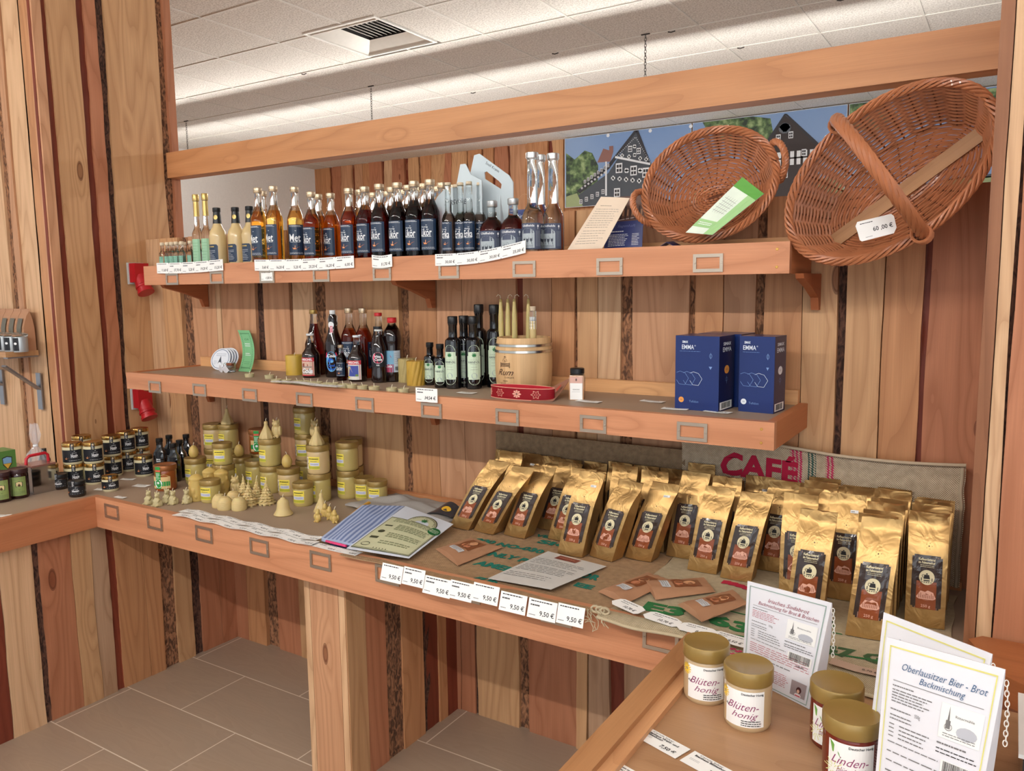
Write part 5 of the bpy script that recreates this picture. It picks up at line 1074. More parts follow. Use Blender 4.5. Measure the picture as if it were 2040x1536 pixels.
# taper candles and a tube inside
TP = [(998, -.075, 575), (1012, -.070, 577), (1025, -.078, 577), (1053, -.060, 575)]
rt, _o = candle('taper_candle', [(0, 0), (.0105, 0), (.0102, .12), (.008, .22), (.0045, .268), (0, .272)], plain('beeswax_cream', (204, 186, 124), .45, sss=.2, var=.05), .271, 16)
for ch in rt.children:
    if ch.name.startswith('wick'):
        bpy.data.objects.remove(ch)
mb = MB(); mb.tube([(0, 0, .268), (.002, 0, .280), (.010, 0, .284), (.016, 0, .278)], .0010, WICK, 5); mb.build('wick', rt, 60)
KT = Kind(rt)
for k, (px, y, py) in enumerate(TP):
    q = at(px, 640, 'y', y); KT.put((q.x, y, S2+.020), [PI, .1, .3, PI][k], ['leftmost tall pale taper candle standing in the wooden barrel', 'second taper candle from the left in the wooden barrel', 'third taper candle from the left in the wooden barrel', 'taper candle behind the glass tube in the wooden barrel'][k], group='taper candles in the barrel')
t = empty('corked_tube', (at(1062, 660, 'y', -.130).x, -.130, S2+.018)); tag(t, 'glass tube with cork and white label standing in the wooden barrel', 'tube')
mb = MB(); mb.lathe([(0, 0, WAX), (.009, .002, WAX), (.0105, .006, WAX), (.0105, .205, GC), (.0105, .236, GC), (0, .236, GC)], 18); mb.build('glass_body', t, 40)
mb = MB(); mb.lathe([(.0090, .2362, plain('cork', (206, 186, 160), .8)), (.0098, .250, plain('cork', (206, 186, 160), .8)), (0, .250, plain('cork', (206, 186, 160), .8))], 14); mb.build('cork', t, 40)
lab(t, .0105, .200, lambda ik: (ik.rect(-.018, .018, -.020, .018, PAP, 0), ik.lines(-.012, .014, -.015, .012, 3, INKG, 1, w=.0012)))
# red ribbon ring with stars below the barrel
RED = plain('ribbon_red', (186, 28, 44), .5, var=.03); PNK = plain('ink_rose', (236, 170, 150), .5, var=0)
t = MB(); rx, ry, cy_ = .108, .062, -.235; cx_ = at(1048, 780, 'y', -.24).x
cy_ = -.262; ry = .040
fr = lambda a, z, o=0: Vector((cx_+(rx+o)*math.cos(a), cy_+(ry+o)*math.sin(a), S2+.001+z))
t.grid(lambda u, v: fr(2*PI*u, .034*v+.003*math.sin(2*PI*u)*0), 56, 1, RED, thick=Vector((0, 0, 0)))
t.grid(lambda u, v: fr(2*PI*u, .034*v, -.0014), 56, 1, RED, flip=True)
for z in (0, .034): t.tube([fr(2*PI*k/56, z) for k in range(56)], .0011, PNK, 4, closed=True)
ik = Ink(t, lambda x, y, d: fr(-PI/2-.35+x/.075, .017+y, d), .0005)
for k in range(5):
    x0 = -.105+.045*k
    if k % 2:
        for q in range(8): a = PI/4*q; ik.poly([(x0, 0), (x0+.0045*math.cos(a-.3)*1.6, .0072*math.sin(a-.3)*1.5), (x0+.011*math.cos(a), .012*math.sin(a)), (x0+.0045*math.cos(a+.3)*1.6, .0072*math.sin(a+.3)*1.5)], PNK, 0)
        ik.oval(x0, 0, .002, .002, BRN, 1, 8)
    else:
        for q in range(6):
            a, b = PI/3*q, PI/3*q+PI/6; r1, r2 = .0125, .007
            ik.line(x0+r1*math.cos(a), r1*math.sin(a), x0+r2*math.cos(b), r2*math.sin(b), .0011, PNK, 0); ik.line(x0+r2*math.cos(b), r2*math.sin(b), x0+r1*math.cos(a+PI/3), r1*math.sin(a+PI/3), .0011, PNK, 0)
        ik.ring(x0, 0, .004, .004, .0008, PNK, 0, 10)
tag(t.build('red_ribbon', smooth=60), 'red ribbon band printed with pale stars, coiled in front of the wooden barrel', 'ribbon')
# brown chocolate leaflet
CB = plain('leaflet_brown', (168, 120, 100), .5, var=.03); xa, xb_ = at(1046, 770, 'y', -.3).x, at(1142, 750, 'y', -.12).x
def FC(u, v): return Vector((xa+.045*v*0+(xb_-xa)*u+.02*(1-v), -.300+.150*v+.015*u, S2+.0025+.052*v**1.3*(.35+.65*u)))
mb = MB(); mb.grid(FC, 10, 8, CB, thick=Vector((0, .0003, -.0015))); ik = Ink(mb, lambda x, y, d: FC(x, y)+Vector((0, -d*.6, d)), .0008)
DB = plain('ink_cocoa', (74, 42, 34), .5); ik.oval(.50, .45, .075, .2, DB, 0, 14); ik.oval(.44, .62, .05, .12, DB, 0, 12); ik.oval(.68, .52, .09, .3, plain('ink_coral', (206, 84, 70), .5), 0, 16); ik.text('NEU', .66, .5, .16, WT, 1, w=.12, rot=.9); ik.text('M', .88, .55, .3, DB, 1, w=.09); ik.lines(.2, .42, .2, .5, 3, plain('ink_shell', (230, 190, 170), .5), 0, w=.02)
tag(mb.build('brown_leaflet', smooth=60), 'brown printed leaflet lying slanted between ribbon and spice jar', 'leaflet')
# spice jar
t = empty('spice_jar', (at(1150, 790, 'y', -.205).x, -.205, S2), .35); tag(t, 'square spice jar with black lid and white label on the lower shelf', 'jar')
SP = plain('spice_powder', (178, 130, 92), .25, coat=.6, scale=90, bmp=.1)
mb = MB(); mb.lathe([(.023, 0, GC), (.0245, .003, SP), (.0245, .064, SP), (.0215, .072, GC), (.0195, .078, GC)], 24, sq=.8); mb.build('glass_body', t, 30)
mb = MB(); cap_lathe(mb, .021, .076, .016, BCAP); mb.build('lid', t, 40)
mb = MB(); ik = Ink(mb, flatmap((0, -.0232, .036), (1, 0, 0), (0, 0, 1), (0, -1, 0))); ik.rect(-.018, .018, -.034, .032, PAP, 0); ik.rect(-.018, .018, .014, .032, plain('label_salmon', (216, 172, 158), .5), 1); ik.text('8', 0, .024, .007, INK, 2, bold=.03); ik.text('GEWÜRZ', 0, -.004, .0035, INK, 2); ik.lines(-.012, .012, -.014, -.008, 1, INKG, 2, w=.0006); mb.build('label', t)
# blue boxes
BXB = plain('box_blue', (20, 42, 100), .32, var=.04, coat=.2, scale=6); BXD = plain('box_side', (18, 28, 72), .35, var=.04, scale=6); PB = plain('ink_paleblue', (120, 150, 200), .5, var=0); SLV = plain('ink_ice', (220, 228, 238), .5, var=0)
def bluebox(dot, w=.122, d=.100, h=.196):
    root = empty('blue_box'); root['category'] = 'box'; mb = MB()
    mb.box(-w/2, w/2, -d/2, d/2, 0, h, BXB)
    # long face -x... printed faces: left face (-x) narrow side and front (-y)
    ik = Ink(mb, flatmap((0, -d/2, 0), (1, 0, 0), (0, 0, 1), (0, -1, 0)), .0003); X = w/2
    ik.text('SIMAX', -X*.55, h*.918, .0060, SLV, 1, w=.016, bold=.03); ik.text('EMMA', -X*.42, h*.850, .0118, SLV, 1, w=.034, bold=.01); ik.text('®', -X*.42+.020, h*.870, .004, SLV, 1)
    ik.lines(-X*.8, X*.15, h*.785, h*.80, 1, PB, 1, w=.0008, rag=0)
    for k in range(3):
        x0 = -X+.004+.019*k; pts = [(x0, h*.50), (x0+.010, h*.52), (x0+.024, h*.50), (x0+.034, h*.43), (x0+.024, h*.34), (x0+.008, h*.345), (x0+.0, h*.40)]
        for a, b in zip(pts[:-1], pts[1:]): ik.line(max(a[0], -X), a[1], max(b[0], -X), b[1], .0008, PB if k < 2 else SLV, 1)
    ik.oval(-X*.70, h*.135, .0075, .0075, dot, 1, 18); ik.text('350', -X*.70, h*.135, .003, BXB, 2); ik.text('Tefidon', -X*.12, h*.12, .006, PB, 1, w=.026)
    ik.line(X*.62, h*.70, X*.62, h*.78, .0012, PB, 1); ik.ring(X*.62, h*.74, .004, .006, .0008, PB, 1, 12); ik.poly([(X*.54, h*.60), (X*.70, h*.60), (X*.62, h*.56)], PB, 1)
    ik = Ink(mb, flatmap((w/2, 0, 0), (0, 1, 0), (0, 0, 1), (1, 0, 0)), .0003); ik.rect(-d/2, d/2, 0, h, BXD, 0); X = d/2
    ik.text('SIMAX', 0, h*.895, .008, SLV, 1, w=.050, bold=.03); ik.text('EMMA', 0, h*.82, .012, SLV, 1, w=.056, bold=.01); ik.oval(0, h*.55, .016, .011, dot, 1, 18); ik.text('0,5 l', 0, h*.55, .005, BXD, 2)
    ik.rect(-X*.85, X*.75, .004, .024, PAP, 1); ik.barcode(-X*.65, X*.5, .007, .022, INK, 2); ik.line(0, h*.36, 0, h*.46, .001, PB, 1); ik.ring(0, h*.42, .008, .005, .0008, PB, 1, 12); mb.build('carton', root)
    return root
ODOT = plain('dot_orange', (226, 150, 70), .5); WDOT = plain('dot_white', (226, 230, 236), .5)
Kb1 = Kind(bluebox(ODOT)); Kb2 = Kind(bluebox(WDOT, .092, .085, .196))
def boxput(K, pxf, y, rz, lbl):
    q = at(pxf, 800, 'y', y); K.put((q.x, y, S2), rz, lbl, group='blue glassware boxes')
bz = R(-5)
K1 = at(1399, 800, 'y', -.215); Kb1.put((K1.x, -.200, S2), bz, 'blue box with orange dot standing in front at the left', group='blue glassware boxes')
Kb1.put((K1.x+.024, -.090, S2), bz, 'blue box with orange dot behind the front left box', group='blue glassware boxes')
K2 = at(1514, 806, 'y', -.185); Kb2.put((K2.x, -.170, S2), bz, 'blue box with white dot at the right end of the lower shelf', group='blue glassware boxes')
# flat slips and labels
def slip(px, py, S, w, h, rz, label, price=None, name='price_slip'):
    p = at(px, py, 'z', S+.001); mb = MB(); mb.X = Matrix.Translation((p.x, p.y, S+.0012)) @ Matrix.Rotation(rz, 4, 'Z')
    mb.grid(lambda u, v: (-w/2+w*u, -h/2+h*v, .0005+.002*abs(u-.5)), 4, 1, PAP, thick=.0005); ik = Ink(mb, lambda x, y, d: Vector((x-w/2, y-h/2, d+.0005+.002*abs(x/w-.5))), .0004)
    ik.lines(w*.1, w*.8, h*.55, h*.9, 2, INKG, 0, w=h*.07, seed=int(px)); 
    if price: ik.text(price, w*.9, h*.3, h*.3, INK, 1, al='r', bold=.01)
    return tag(mb.build(name), label, 'price label')
slip(1173, 800, S2, .075, .030, -.1, 'white slip lying right of the square spice jar'); slip(1300, 800, S2, .070, .028, -.1, 'white slip lying in the empty middle of the lower shelf')
slip(1345, 815, S2, .07, .028, .05, 'white slip lying in front of the left blue box'); slip(1430, 821, S2, .07, .028, -.15, 'wavy white slip lying in front of the blue boxes', '9,50 €')
slip(930, 783, S2, .06, .03, 0, 'white slip lying below the hemp oil bottles'); slip(1042, 792, S2, .045, .03, -.4, 'white slip sticking out below the red ribbon', '3,50 €')
# price strips on this shelf
def loose_strip(x0, x1, S, y, w, n, prices, label, lift=.0, seed=1, slope=.0, out=0):
    mb = MB(); L_ = x1-x0; mp = lambda a, b, d: Vector((x0+a, y+b-out*(a/L_)**2, S+.0015+d+lift*(math.sin(a/L_*PI*n*.5)**2)+slope*a)); mb.grid(lambda u, v: mp(u*L_, v*w, 0), 8*n, 2, PAP, thick=.0005); ik = Ink(mb, mp, .0004)
    for k in range(n): ww = L_/n; pricetag(ik, ww*k, 0, ww, w, prices[k % len(prices)], seed+k); ik.poly([(ww*k-.001, w), (ww*k+.001, w), (ww*k, w-.006)], INK, 3)
    return tag(mb.build('price_label_strip', smooth=50), label, 'price labels')
loose_strip(at(545, 765, 'y', -.37).x, at(680, 772, 'y', -.39).x, 1.2415, -.386, .035, 3, ['4,20 €', '2,50 €', '2,47 €'], 'cream strip of labels lying on the shelf edge below the tealights', lift=.003, out=.025)
strip('price_label', at(831, 770, 'y', -.37).x, at(874, 770, 'y', -.37).x, 1.258, .042, 0, 1, ['34,54 €'], 'upright white price label reading 34,54 € before the small oil bottles', 'price label', y=-.371, sag=0)
# bags and jars on the small shelf at the left wall
KR = plain('kraft_paper', (178, 132, 100), .7, bmp=.3, scale=25); KWN = plain('pouch_window', (96, 88, 70), .3); JWH = plain('jar_tin_grey', (176, 182, 186), .35, .4)
def paperbag():
    root = empty('paper_bag'); root['category'] = 'bag'; mb = MB(); w, d, H = .031, .024, .175
    rings = [(0, 1), (.05, 1), (.10, .92), (.125, .7), (.148, .42), (.165, .08), (H, .02)]
    for j in range(len(rings)-1):
        (z0, k0), (z1, k1) = rings[j], rings[j+1]; a = [(-w, -d*k0+ d*.3*(1-k0)), (w, -d*k0+d*.3*(1-k0)), (w, d*k0+d*.3*(1-k0)), (-w, d*k0+d*.3*(1-k0))]; b = [(-w, -d*k1+d*.3*(1-k1)), (w, -d*k1+d*.3*(1-k1)), (w, d*k1+d*.3*(1-k1)), (-w, d*k1+d*.3*(1-k1))]
        for q in range(4): mb.poly([(*a[q], z0), (*a[(q+1) % 4], z0), (*b[(q+1) % 4], z1), (*b[q], z1)], KR)
    mb.box(-w, w, d*.25, d*.34, .165, .178, KR); mb.build('body', root, 30)
    mb = MB(); ik = Ink(mb, lambda x, y, d_: Vector((x, -.0235+.27*max(0, y-.095)-d_*1.2, y+d_)), .003); ik.rect(-.018, .018, .075, .135, KWN, 0, nx=1, ny=4); mb.build('window', root); return root
Kpb = Kind(paperbag())
for k in range(6): Kpb.put((SX-.033-.065*k, NY-.042, SZ), 0, 'brown paper bag with grey window on the small left wall shelf, %s from the right' % ordi(k), group='paper bags on the small shelf')
def tinjar():
    root = empty('clip_jar'); root['category'] = 'jar'; mb = MB(); mb.lathe([(.027, 0, JWH), (.028, .004, JWH), (.028, .060, JWH), (.026, .064, JWH)], 20); mb.build('body', root, 40)
    mb = MB(); mb.lathe([(.028, .064, GC), (.030, .067, GC), (.030, .074, GC), (.018, .080, GC), (0, .081, GC)], 20); mb.build('lid', root, 40); lab(root, .028, .032, lambda ik: (ik.rect(-.016, .016, -.026, .028, BLKL, 0), ik.oval(.002, .004, .007, .005, WT, 1, 10)), -PI/2); return root
Kcj = Kind(tinjar())
for k in range(4): Kcj.put((at(42, 697, 'y', NY-.10).x-.072*k, NY-.10, SZ), .3, 'grey clip-lid jar with black label on the small left wall shelf, %s from the right' % ordi(k), group='clip jars on the small shelf')
# red sockets on the left wall
RS = plain('socket_red', (178, 28, 36), .35); GRY = plain('socket_grey', (190, 192, 190), .5)
for (px, py), lb in (((268, 545), 'red industrial socket on the left wall beside the upper shelf'), ((275, 793), 'red industrial socket on the left wall below the lower shelf')):
    p = at(px, py, 'x', .012); t = empty('industrial_socket', (.014, p.y, p.z)); tag(t, lb, 'socket')
    mb = MB(); mb.box(0, .012, -.038, .038, -.048, .048, GRY); mb.build('base_plate', t); mb = MB(); mb.box(.0125, .055, -.034, .034, -.040, .045, RS); mb.build('housing', t)
    mb = MB(); mb.X = Matrix.Translation((.035, -.0, -.015)) @ Matrix.Rotation(R(150), 4, 'Y'); mb.lathe([(.030, 0, RS), (.031, .045, RS), (.035, .048, RS), (.035, .056, RS), (.031, .058, RS), (.031, .070, RS), (.035, .072, RS), (.036, .084, RS), (.0, .086, RS)], 24); mb.build('socket_tube', t, 40)
    mb = MB(); mb.tube([(.062, -.018, -.045), (.078, -.018, -.050), (.078, .018, -.050), (.062, .018, -.045)], .005, RS, 6); mb.build('clasp', t, 40)
# ================================================================ counter goods
def Cb(px, py, lvl=0, dy=0, z=None): 
    p = at(px, py, 'z', C+(z if z is not None else lvl)); return (p.x, p.y+dy, C+(z if z is not None else lvl))
JR = .036  # base pixels are the visible front of a jar, its axis lies behind
def axis(px, py, z, r):
    p = at(px, py, 'z', z); v = Vector((p.x-CLOC.x, p.y-CLOC.y, 0)).normalized(); return (p.x+v.x*r, p.y+v.y*r, z)
gj = 'gold-lidded honey jars on the counter'
JH = .1055
low = [('W', 430, 944, 'below the left upper jar'), ('L', 482, 964, 'in the middle rear, below the egg candle'), ('L', 512, 972, 'between the fir tree candles'), ('L', 542, 984, 'at the foot of the tall left stack'), ('W', 577, 990, 'carrying an egg candle'), ('L', 638, 1002, 'at the foot of the stack with the cone candle'), ('L', 695, 995, 'at the foot of the rightmost stack'), ('L', 448, 981, 'below the small jar stack'), ('L', 392, 966, 'carrying an egg candle at the left')]
pos = {}
for k, (ty, px, py, w) in enumerate(low):
    p = axis(px, py, C, .041); p = (p[0], min(p[1], -.080), C); pos[k] = p
    (K_JL if ty == 'L' else K_JW).put(p, 0, 'honey jar in the bottom row, '+w, group=gj)
for k, ty, w in ((0, 'W', 'on the left rear stack'), (3, 'L', 'of the tall left stack, below a cone candle'), (5, 'W', 'on top of its stack, below the pleated cone candle'), (6, 'L', 'on top of the rightmost stack')):
    p = pos[k]; (K_JL if ty == 'L' else K_JW).put((p[0], p[1], C+JH), 0, 'honey jar in the upper row, '+w, group=gj)
extra = [(pos[4][0]+.062, -.110, 'behind the egg candle jar'), (pos[6][0]-.030, -.064, 'at the rear beside the rightmost stack'), (pos[3][0]+.045, -.068, 'at the rear centre')]
for x, y, w in extra:
    K_JL.put((x, y, C), 0, 'honey jar in the bottom row, '+w, group=gj); K_JW.put((x, y, C+JH), 0, 'honey jar in the upper row, '+w, group=gj)
K_JL.put((pos[3][0]+.048, -.072, C+2*JH), 0, 'honey jar standing alone on the third level', group=gj)
p = pos[7]; K_JS.put((p[0], p[1], C+JH), .2, 'small gold-lidded honey jar on the front left stack', group='small honey jars')
for px, py, w in ((605, 1010, 'in front of the stacks, right of the bell candle'), (421, 1003, 'in front, between relief pillar and beehive candles'), (727, 999, 'left one of the two at the right end'), (753, 1006, 'right one of the two at the right end')):
    K_JS.put(axis(px, py, C, .036), 0, 'small gold-lidded honey jar '+w, group='small honey jars')
K_JG.put(axis(332, 979, C, .041), .1, 'brown honey jar with green and peach label behind the mouse candles', group='green label honey jars')
K_JL.put((at(458, 925, 'y', -.07).x, -.068, C), 0, 'gold-lidded honey jar in the bottom row, at the rear left', group=gj)
q = (at(458, 925, 'y', -.07).x, -.068); K_JL.put((q[0], q[1], C+JH), 0, 'honey jar in the upper row, carrying the rear cone candle', group=gj)
p = pos[1]; K_JG.put((p[0]+.012, -.072, C+JH), .4, 'brown honey jar with green and peach label on the upper row', group='green label honey jars')
K_JL.put((p[0]+.012, -.072, C), 0, 'gold-lidded honey jar in the bottom row, below the green label jar', group=gj)
# candles on jars and in front
for k, w in ((8, 'at the left end'), (4, 'before the stacks')): p = pos[k]; K_EGG.put((p[0], p[1]-.005, C+JH-.001), k, 'yellow egg-shaped candle on a jar lid '+w, group='egg candles')
p = pos[1]; K_EGG.put((p[0], p[1]-.005, C+JH-.001), 2, 'yellow egg-shaped candle on a jar lid in front of the green label jar', group='egg candles')
p = pos[3]; K_ANG.put((p[0]-.006, p[1]-.008, C+2*JH-.001), 0, 'pleated cone candle on the tall left stack, before an owl candle', group='pleated cone candles')
p = pos[5]; K_ANG.put((p[0], p[1]-.004, C+2*JH-.001), .6, 'pleated cone candle on the stack nearest the right', group='pleated cone candles')
K_ANG.put((q[0], q[1]-.003, C+2*JH-.001), 1.2, 'pleated cone candle on the rear left stack', group='pleated cone candles')
K_OWL.put((extra[0][0], extra[0][1]-.012, C+2*JH-.001), .5, 'owl candle on a jar lid right of the topmost jar', group='owl candles')
K_OWL.put((pos[3][0]+.018, pos[3][1]+.022, C+2*JH-.001), .4, 'owl candle on a jar lid left of the topmost jar', group='owl candles')
K_OWL.put(axis(470, 986, C, .015), .4, 'owl candle on the counter behind the beehive candles', group='owl candles')
for px, py, w in ((487, 1000, 'leftmost'), (497, 1011, 'second from the left'), (513, 1004, 'third, tallest looking'), (532, 1008, 'rightmost')):
    K_TREE.put(axis(px, py, C, .026), px*.1, 'beeswax fir tree candle, '+w, group='fir tree candles')
for px, py, w in ((438, 1013, 'rear left'), (449, 1018, 'front left'), (466, 1006, 'rear right'), (477, 1019, 'front right')):
    K_HIVE.put(axis(px, py, C, .026), px*.2, 'ribbed beehive-shaped candle, '+w, group='beehive candles')
K_BELL.put(axis(565, 1030, C, .030), 0, 'pale bell-shaped candle with bow standing alone', group='bell candle')
for px, py, rz, w in ((393, 1000, 0, 'front one'), (420, 985, 1, 'middle one behind the small jar'), (443, 988, 2, 'right one behind the small jar')):
    K_PIL.put(axis(px, py, C, .026), rz, 'yellow pillar candle with relief and pointed top, '+w, group='relief pillar candles')
for k, (px, py) in enumerate(((297, 1006), (314, 1010), (333, 1003), (345, 1006), (372, 1004))):
    K_MOUSE.put(axis(px, py, C, .014), .2+.1*k, 'small seated mouse figure candle, %s from the left' % ordi(k), group='mouse candles')
for k, (px, py) in enumerate(((634, 1041), (648, 1030), (657, 1036), (667, 1043))):
    K_DW.put(axis(px, py, C, .011), .3*k, 'tiny yellow figure candle near the striped cloth, %s from the left' % ordi(k), group='tiny figure candles')
K_ANG.put(axis(641, 1022, C, .02), 0, 'pleated cone candle on the counter behind the tiny figures', group='pleated cone candles')
# black-label group on the left
gb = 'black label honey jars'
bj = [(193, 971, 0), (136, 967, 0), (190, 968, -1), (228, 962, 0), (268, 945, 0), (290, 946, 0), (100, 975, 0)]
for k, (px, py, lv) in enumerate([(150, 968, 0), (191, 966, 0), (227, 950, 0), (256, 940, 0), (288, 950, 0), (168, 950, 0), (283, 932, 0)]):
    p = axis(px, py, C, .036)
    K_BJ.put(p, .9, 'gold-lidded honey jar with black Honig label, bottom row, '+['leftmost', 'second', 'third', 'fourth', 'front right', 'rear left', 'rear right'][k], group=gb)
    if k in (0, 1, 2, 3, 6, 5): K_BJ.put((p[0], p[1], C+.0865), .9, 'gold-lidded honey jar with black Honig label, upper row, '+['leftmost', 'second', 'third', 'fourth', '', 'rear left', 'rightmost'][k], group=gb)
K_BJ.put(axis(99, 970, C, .036), .9, 'black Honig label jar seen through the cellophane bag', group=gb)
K_BJS.put(axis(221, 980, C, .030), .9, 'small gold-lidded jar with black Honig label standing alone near the corner')
for (px, py), w in zip(((121, 976), (155, 991)), ('behind', 'nearest the corner')): K_BJB.put(axis(px, py, C, .030), .5, 'small dark jar with black lid and orange splash label, '+w, group='small black-lidded jars')
for k, (px, py) in enumerate(((322, 948), (350, 960), (341, 940), (362, 952), (375, 938))):
    p = axis(px, py, C, .024); K_BBOT.put((p[0], min(p[1], -.05), C), .6, 'square black bottle with white lettering at the wall corner, %s' % ['front left', 'front middle', 'rear left', 'rear right', 'rearmost'][k], group='square black bottles')
for (px, py), w in zip(((5, 1002), (40, 994)), ('cut by the picture edge', 'fully visible')): K_GJ.put(axis(px, py, C, .034), .8, 'dark spread jar with sage green shield label, '+w, group='dark spread jars')
# green tin and steel pot with red handle
t = empty('green_canister', Cb(8, 948)); t.location = axis(6, 955, C, .05); tag(t, 'green canister with shield emblem and steel body at the left edge', 'canister')
mb = MB(); mb.box(-.05, .05, -.035, .035, 0, .118, plain('tin_green', (92, 138, 70), .35)); ik = Ink(mb, flatmap((.05, 0, .06), (0, 1, 0), (0, 0, 1), (1, 0, 0))); ik.poly([(-.02, .03), (0, .036), (.02, .03), (.018, 0), (0, -.022), (-.018, 0)], INK, 0); ik.poly([(-.017, .027), (0, .032), (.017, .027), (.016, .005), (-.016, .005)], plain('ink_sky', (130, 176, 220), .5), 1); ik.poly([(-.016, .004), (.016, .004), (0, -.018)], plain('ink_sun', (226, 180, 70), .5), 1); mb.build('body', t)
t = empty('steel_box', (0, 0, 0)); t.location = (at(24, 950, 'y', -.70).x+.0, -.66, C); t.location.x = .20; tag(t, 'mirror-bright steel box with red lid handle', 'box')
mb = MB(); mb.box(-.045, .045, -.045, .045, 0, .105, plain('steel_mirror', (190, 190, 194), .08, 1)); mb.build('body', t); mb = MB(); mb.box(-.046, .046, -.046, .046, .1055, .112, plain('lid_rosy', (176, 128, 120), .2, .6)); mb.build('lid', t)
mb = MB(); mb.tube([(-.0, -.042, .113), (0, -.040, .135), (0, -.028, .145), (0, .032, .147), (0, .042, .138), (0, .043, .113)], .006, plain('handle_red', (190, 30, 44), .4), 8); mb.build('handle', t, 50)
# cellophane gift bag
CELL = plain('cellophane', (240, 244, 250), .08, var=0, alpha=.26, coat=1.0)
t = empty('cellophane_bag', (at(75, 965, 'z', C).x+.01, at(75, 965, 'z', C).y, C)); tag(t, 'tied cellophane gift bag holding a twisted candle and dark bottle', 'gift bag')
mb = MB(); rr = random.Random(8); base = len(mb.v); n = 26; lv = [(0, .055), (.04, .060), (.09, .052), (.13, .032), (.155, .012), (.165, .008), (.18, .016), (.21, .022), (.25, .016)]
for z, r in lv:
    for k in range(n): q = r*(1+.22*noise.noise(Vector((k*.9, z*30, 2)))+.12*(k % 2)); mb.v.append(Vector((q*math.cos(2*PI*k/n), q*math.sin(2*PI*k/n)*.8, z+.008*noise.noise(Vector((k, z*50, 0)))*(z > .2))))
for j in range(len(lv)-1):
    for k in range(n): mb.face((base+j*n+k, base+j*n+(k+1) % n, base+(j+1)*n+(k+1) % n, base+(j+1)*n+k), CELL)
mb.build('film', t); mb = MB(); mb.lathe([(.009, .158, WT), (.010, .162, WT), (.009, .166, WT)], 12, capt=False, capb=False); mb.build('tie', t)
mb = MB(); mb.X = Matrix.Translation((-.010, -.018, .001)) @ Matrix.Diagonal((.85, .85, .85, 1)); twistf(mb, WAXG); mb.build('twisted_candle', t, 50)
mb = MB(); mb.X = Matrix.Translation((.004, .028, .001)); mb.lathe([(.020, 0, OILG), (.022, .003, OILG), (.022, .10, OILG), (.010, .125, OILG), (.010, .145, OILG), (0, .146, OILG)], 18); mb.build('dark_bottle', t, 40)
# loose slips on the left
slip(205, 975, C, .06, .03, .5, 'white slip between the small black-lidded jar and the upper jars'); slip(282, 968, C, .065, .035, .3, 'white slip near the green label honey jar'); slip(240, 991, C+.0, .05, .02, .1, 'curled slip at the counter corner'); slip(255, 955, C, .06, .025, .4, 'white slip beside the front right black-label jar'); slip(5, 1028, C, .05, .03, .6, 'white slip at the left picture edge')
# long double strip of labels at the front edge
for k, (yy, dx, n_) in enumerate(((CY-.012, .0, 9), (CY+.028, -.02, 9))):
    loose_strip(at(370, 1020, 'z', .80).x+dx, at(652, 1078, 'z', .80).x+dx, .801, yy, .036, n_, ['4,20 €', '4,50 €', '3,70 €', '1,50 €'], ['front', 'rear'][k]+' strip of white price labels lying along the counter edge before the candles', lift=.005, seed=20+9*k)
loose_strip(at(600, 1075, 'z', .80).x, at(728, 1100, 'z', .80).x, .800, CY-.006, .032, 3, ['4,20 €'], 'short strip of price labels under the striped cloth', lift=.001, seed=50)
# grey apron, striped cloth, leaflets
GRYC = plain('linen_grey', (158, 152, 146), .9, bmp=.2, scale=300)
cl = [at(*p, 'z', C+.02) for p in ((716, 1008), (772, 1040), (905, 1012), (800, 982))]
def quadF(P, lift=0, nz=0, sc=5, seed=0):
    def F(u, v):
        p = P[0]*(1-u)*(1-v)+P[1]*u*(1-v)+P[2]*u*v+P[3]*(1-u)*v; e = min(u, 1-u, v, 1-v)
        return Vector((p.x, p.y, p.z+lift*math.sin(PI*u)*math.sin(PI*v)+nz*noise.noise(Vector((u*sc, v*sc, seed)))*min(1, e*6+.3)))
    return F
P = [at(716, 1006, 'z', C+.010), at(760, 1040, 'z', C+.012), at(898, 1030, 'z', C+.012), at(905, 996, 'z', C+.010)]
P = [Vector((at(716, 1003, 'z', C).x, at(716, 1003, 'z', C).y, C+.010)), Vector((at(800, 1050, 'z', C).x, at(800, 1050, 'z', C).y, C+.012)), Vector((1.93, -.20, C+.012)), Vector((1.83, -.045, C+.026)), ]
P[3] = Vector((1.50, -.05, C+.020)); P[2] = Vector((1.90, -.06, C+.012)); P[1] = Vector((1.86, -.27, C+.010)); P[0] = Vector((1.42, -.235, C+.012))
mb = MB(); mb.grid(quadF(P, .022, .020, 5, 3), 24, 16, GRYC, thick=.006); tag(mb.build('grey_apron', smooth=70), 'folded grey linen apron lying at the back of the counter', 'cloth')
m, nt, b = nmat('blue_striped_cloth'); L = nt.links; uvn = nd(nt, 'ShaderNodeUVMap'); sp = nd(nt, 'ShaderNodeSeparateXYZ'); L.new(uvn.outputs[0], sp.inputs[0])
st = mth(nt, 'GREATER_THAN', mth(nt, 'FRACT', mth(nt, 'MULTIPLY', sp.outputs[0], 8.5)), .5); L.new(mix(nt, st, sl((178, 192, 222)), sl((112, 130, 178))), b.inputs['Base Color']); b.inputs['Roughness'].default_value = .9; STR = m
def zq(L_, z): return [Vector((at(px, py, 'z', z).x, at(px, py, 'z', z).y, z)) for px, py in L_]
P = zq([(640, 1064), (708, 1078), (806, 1008), (722, 1006)], C+.034); P[0].z = C+.024; P[1].z = C+.026
mb = MB(); mb.grid(quadF(P, .004, .006, 3, 9), 22, 16, STR, thick=.012)
F_ = quadF(P, .004, .012, 4, 9); rr = random.Random(2)
tag(mb.build('striped_cloth', smooth=70), 'blue and white striped folded cloth at the counter edge', 'cloth')
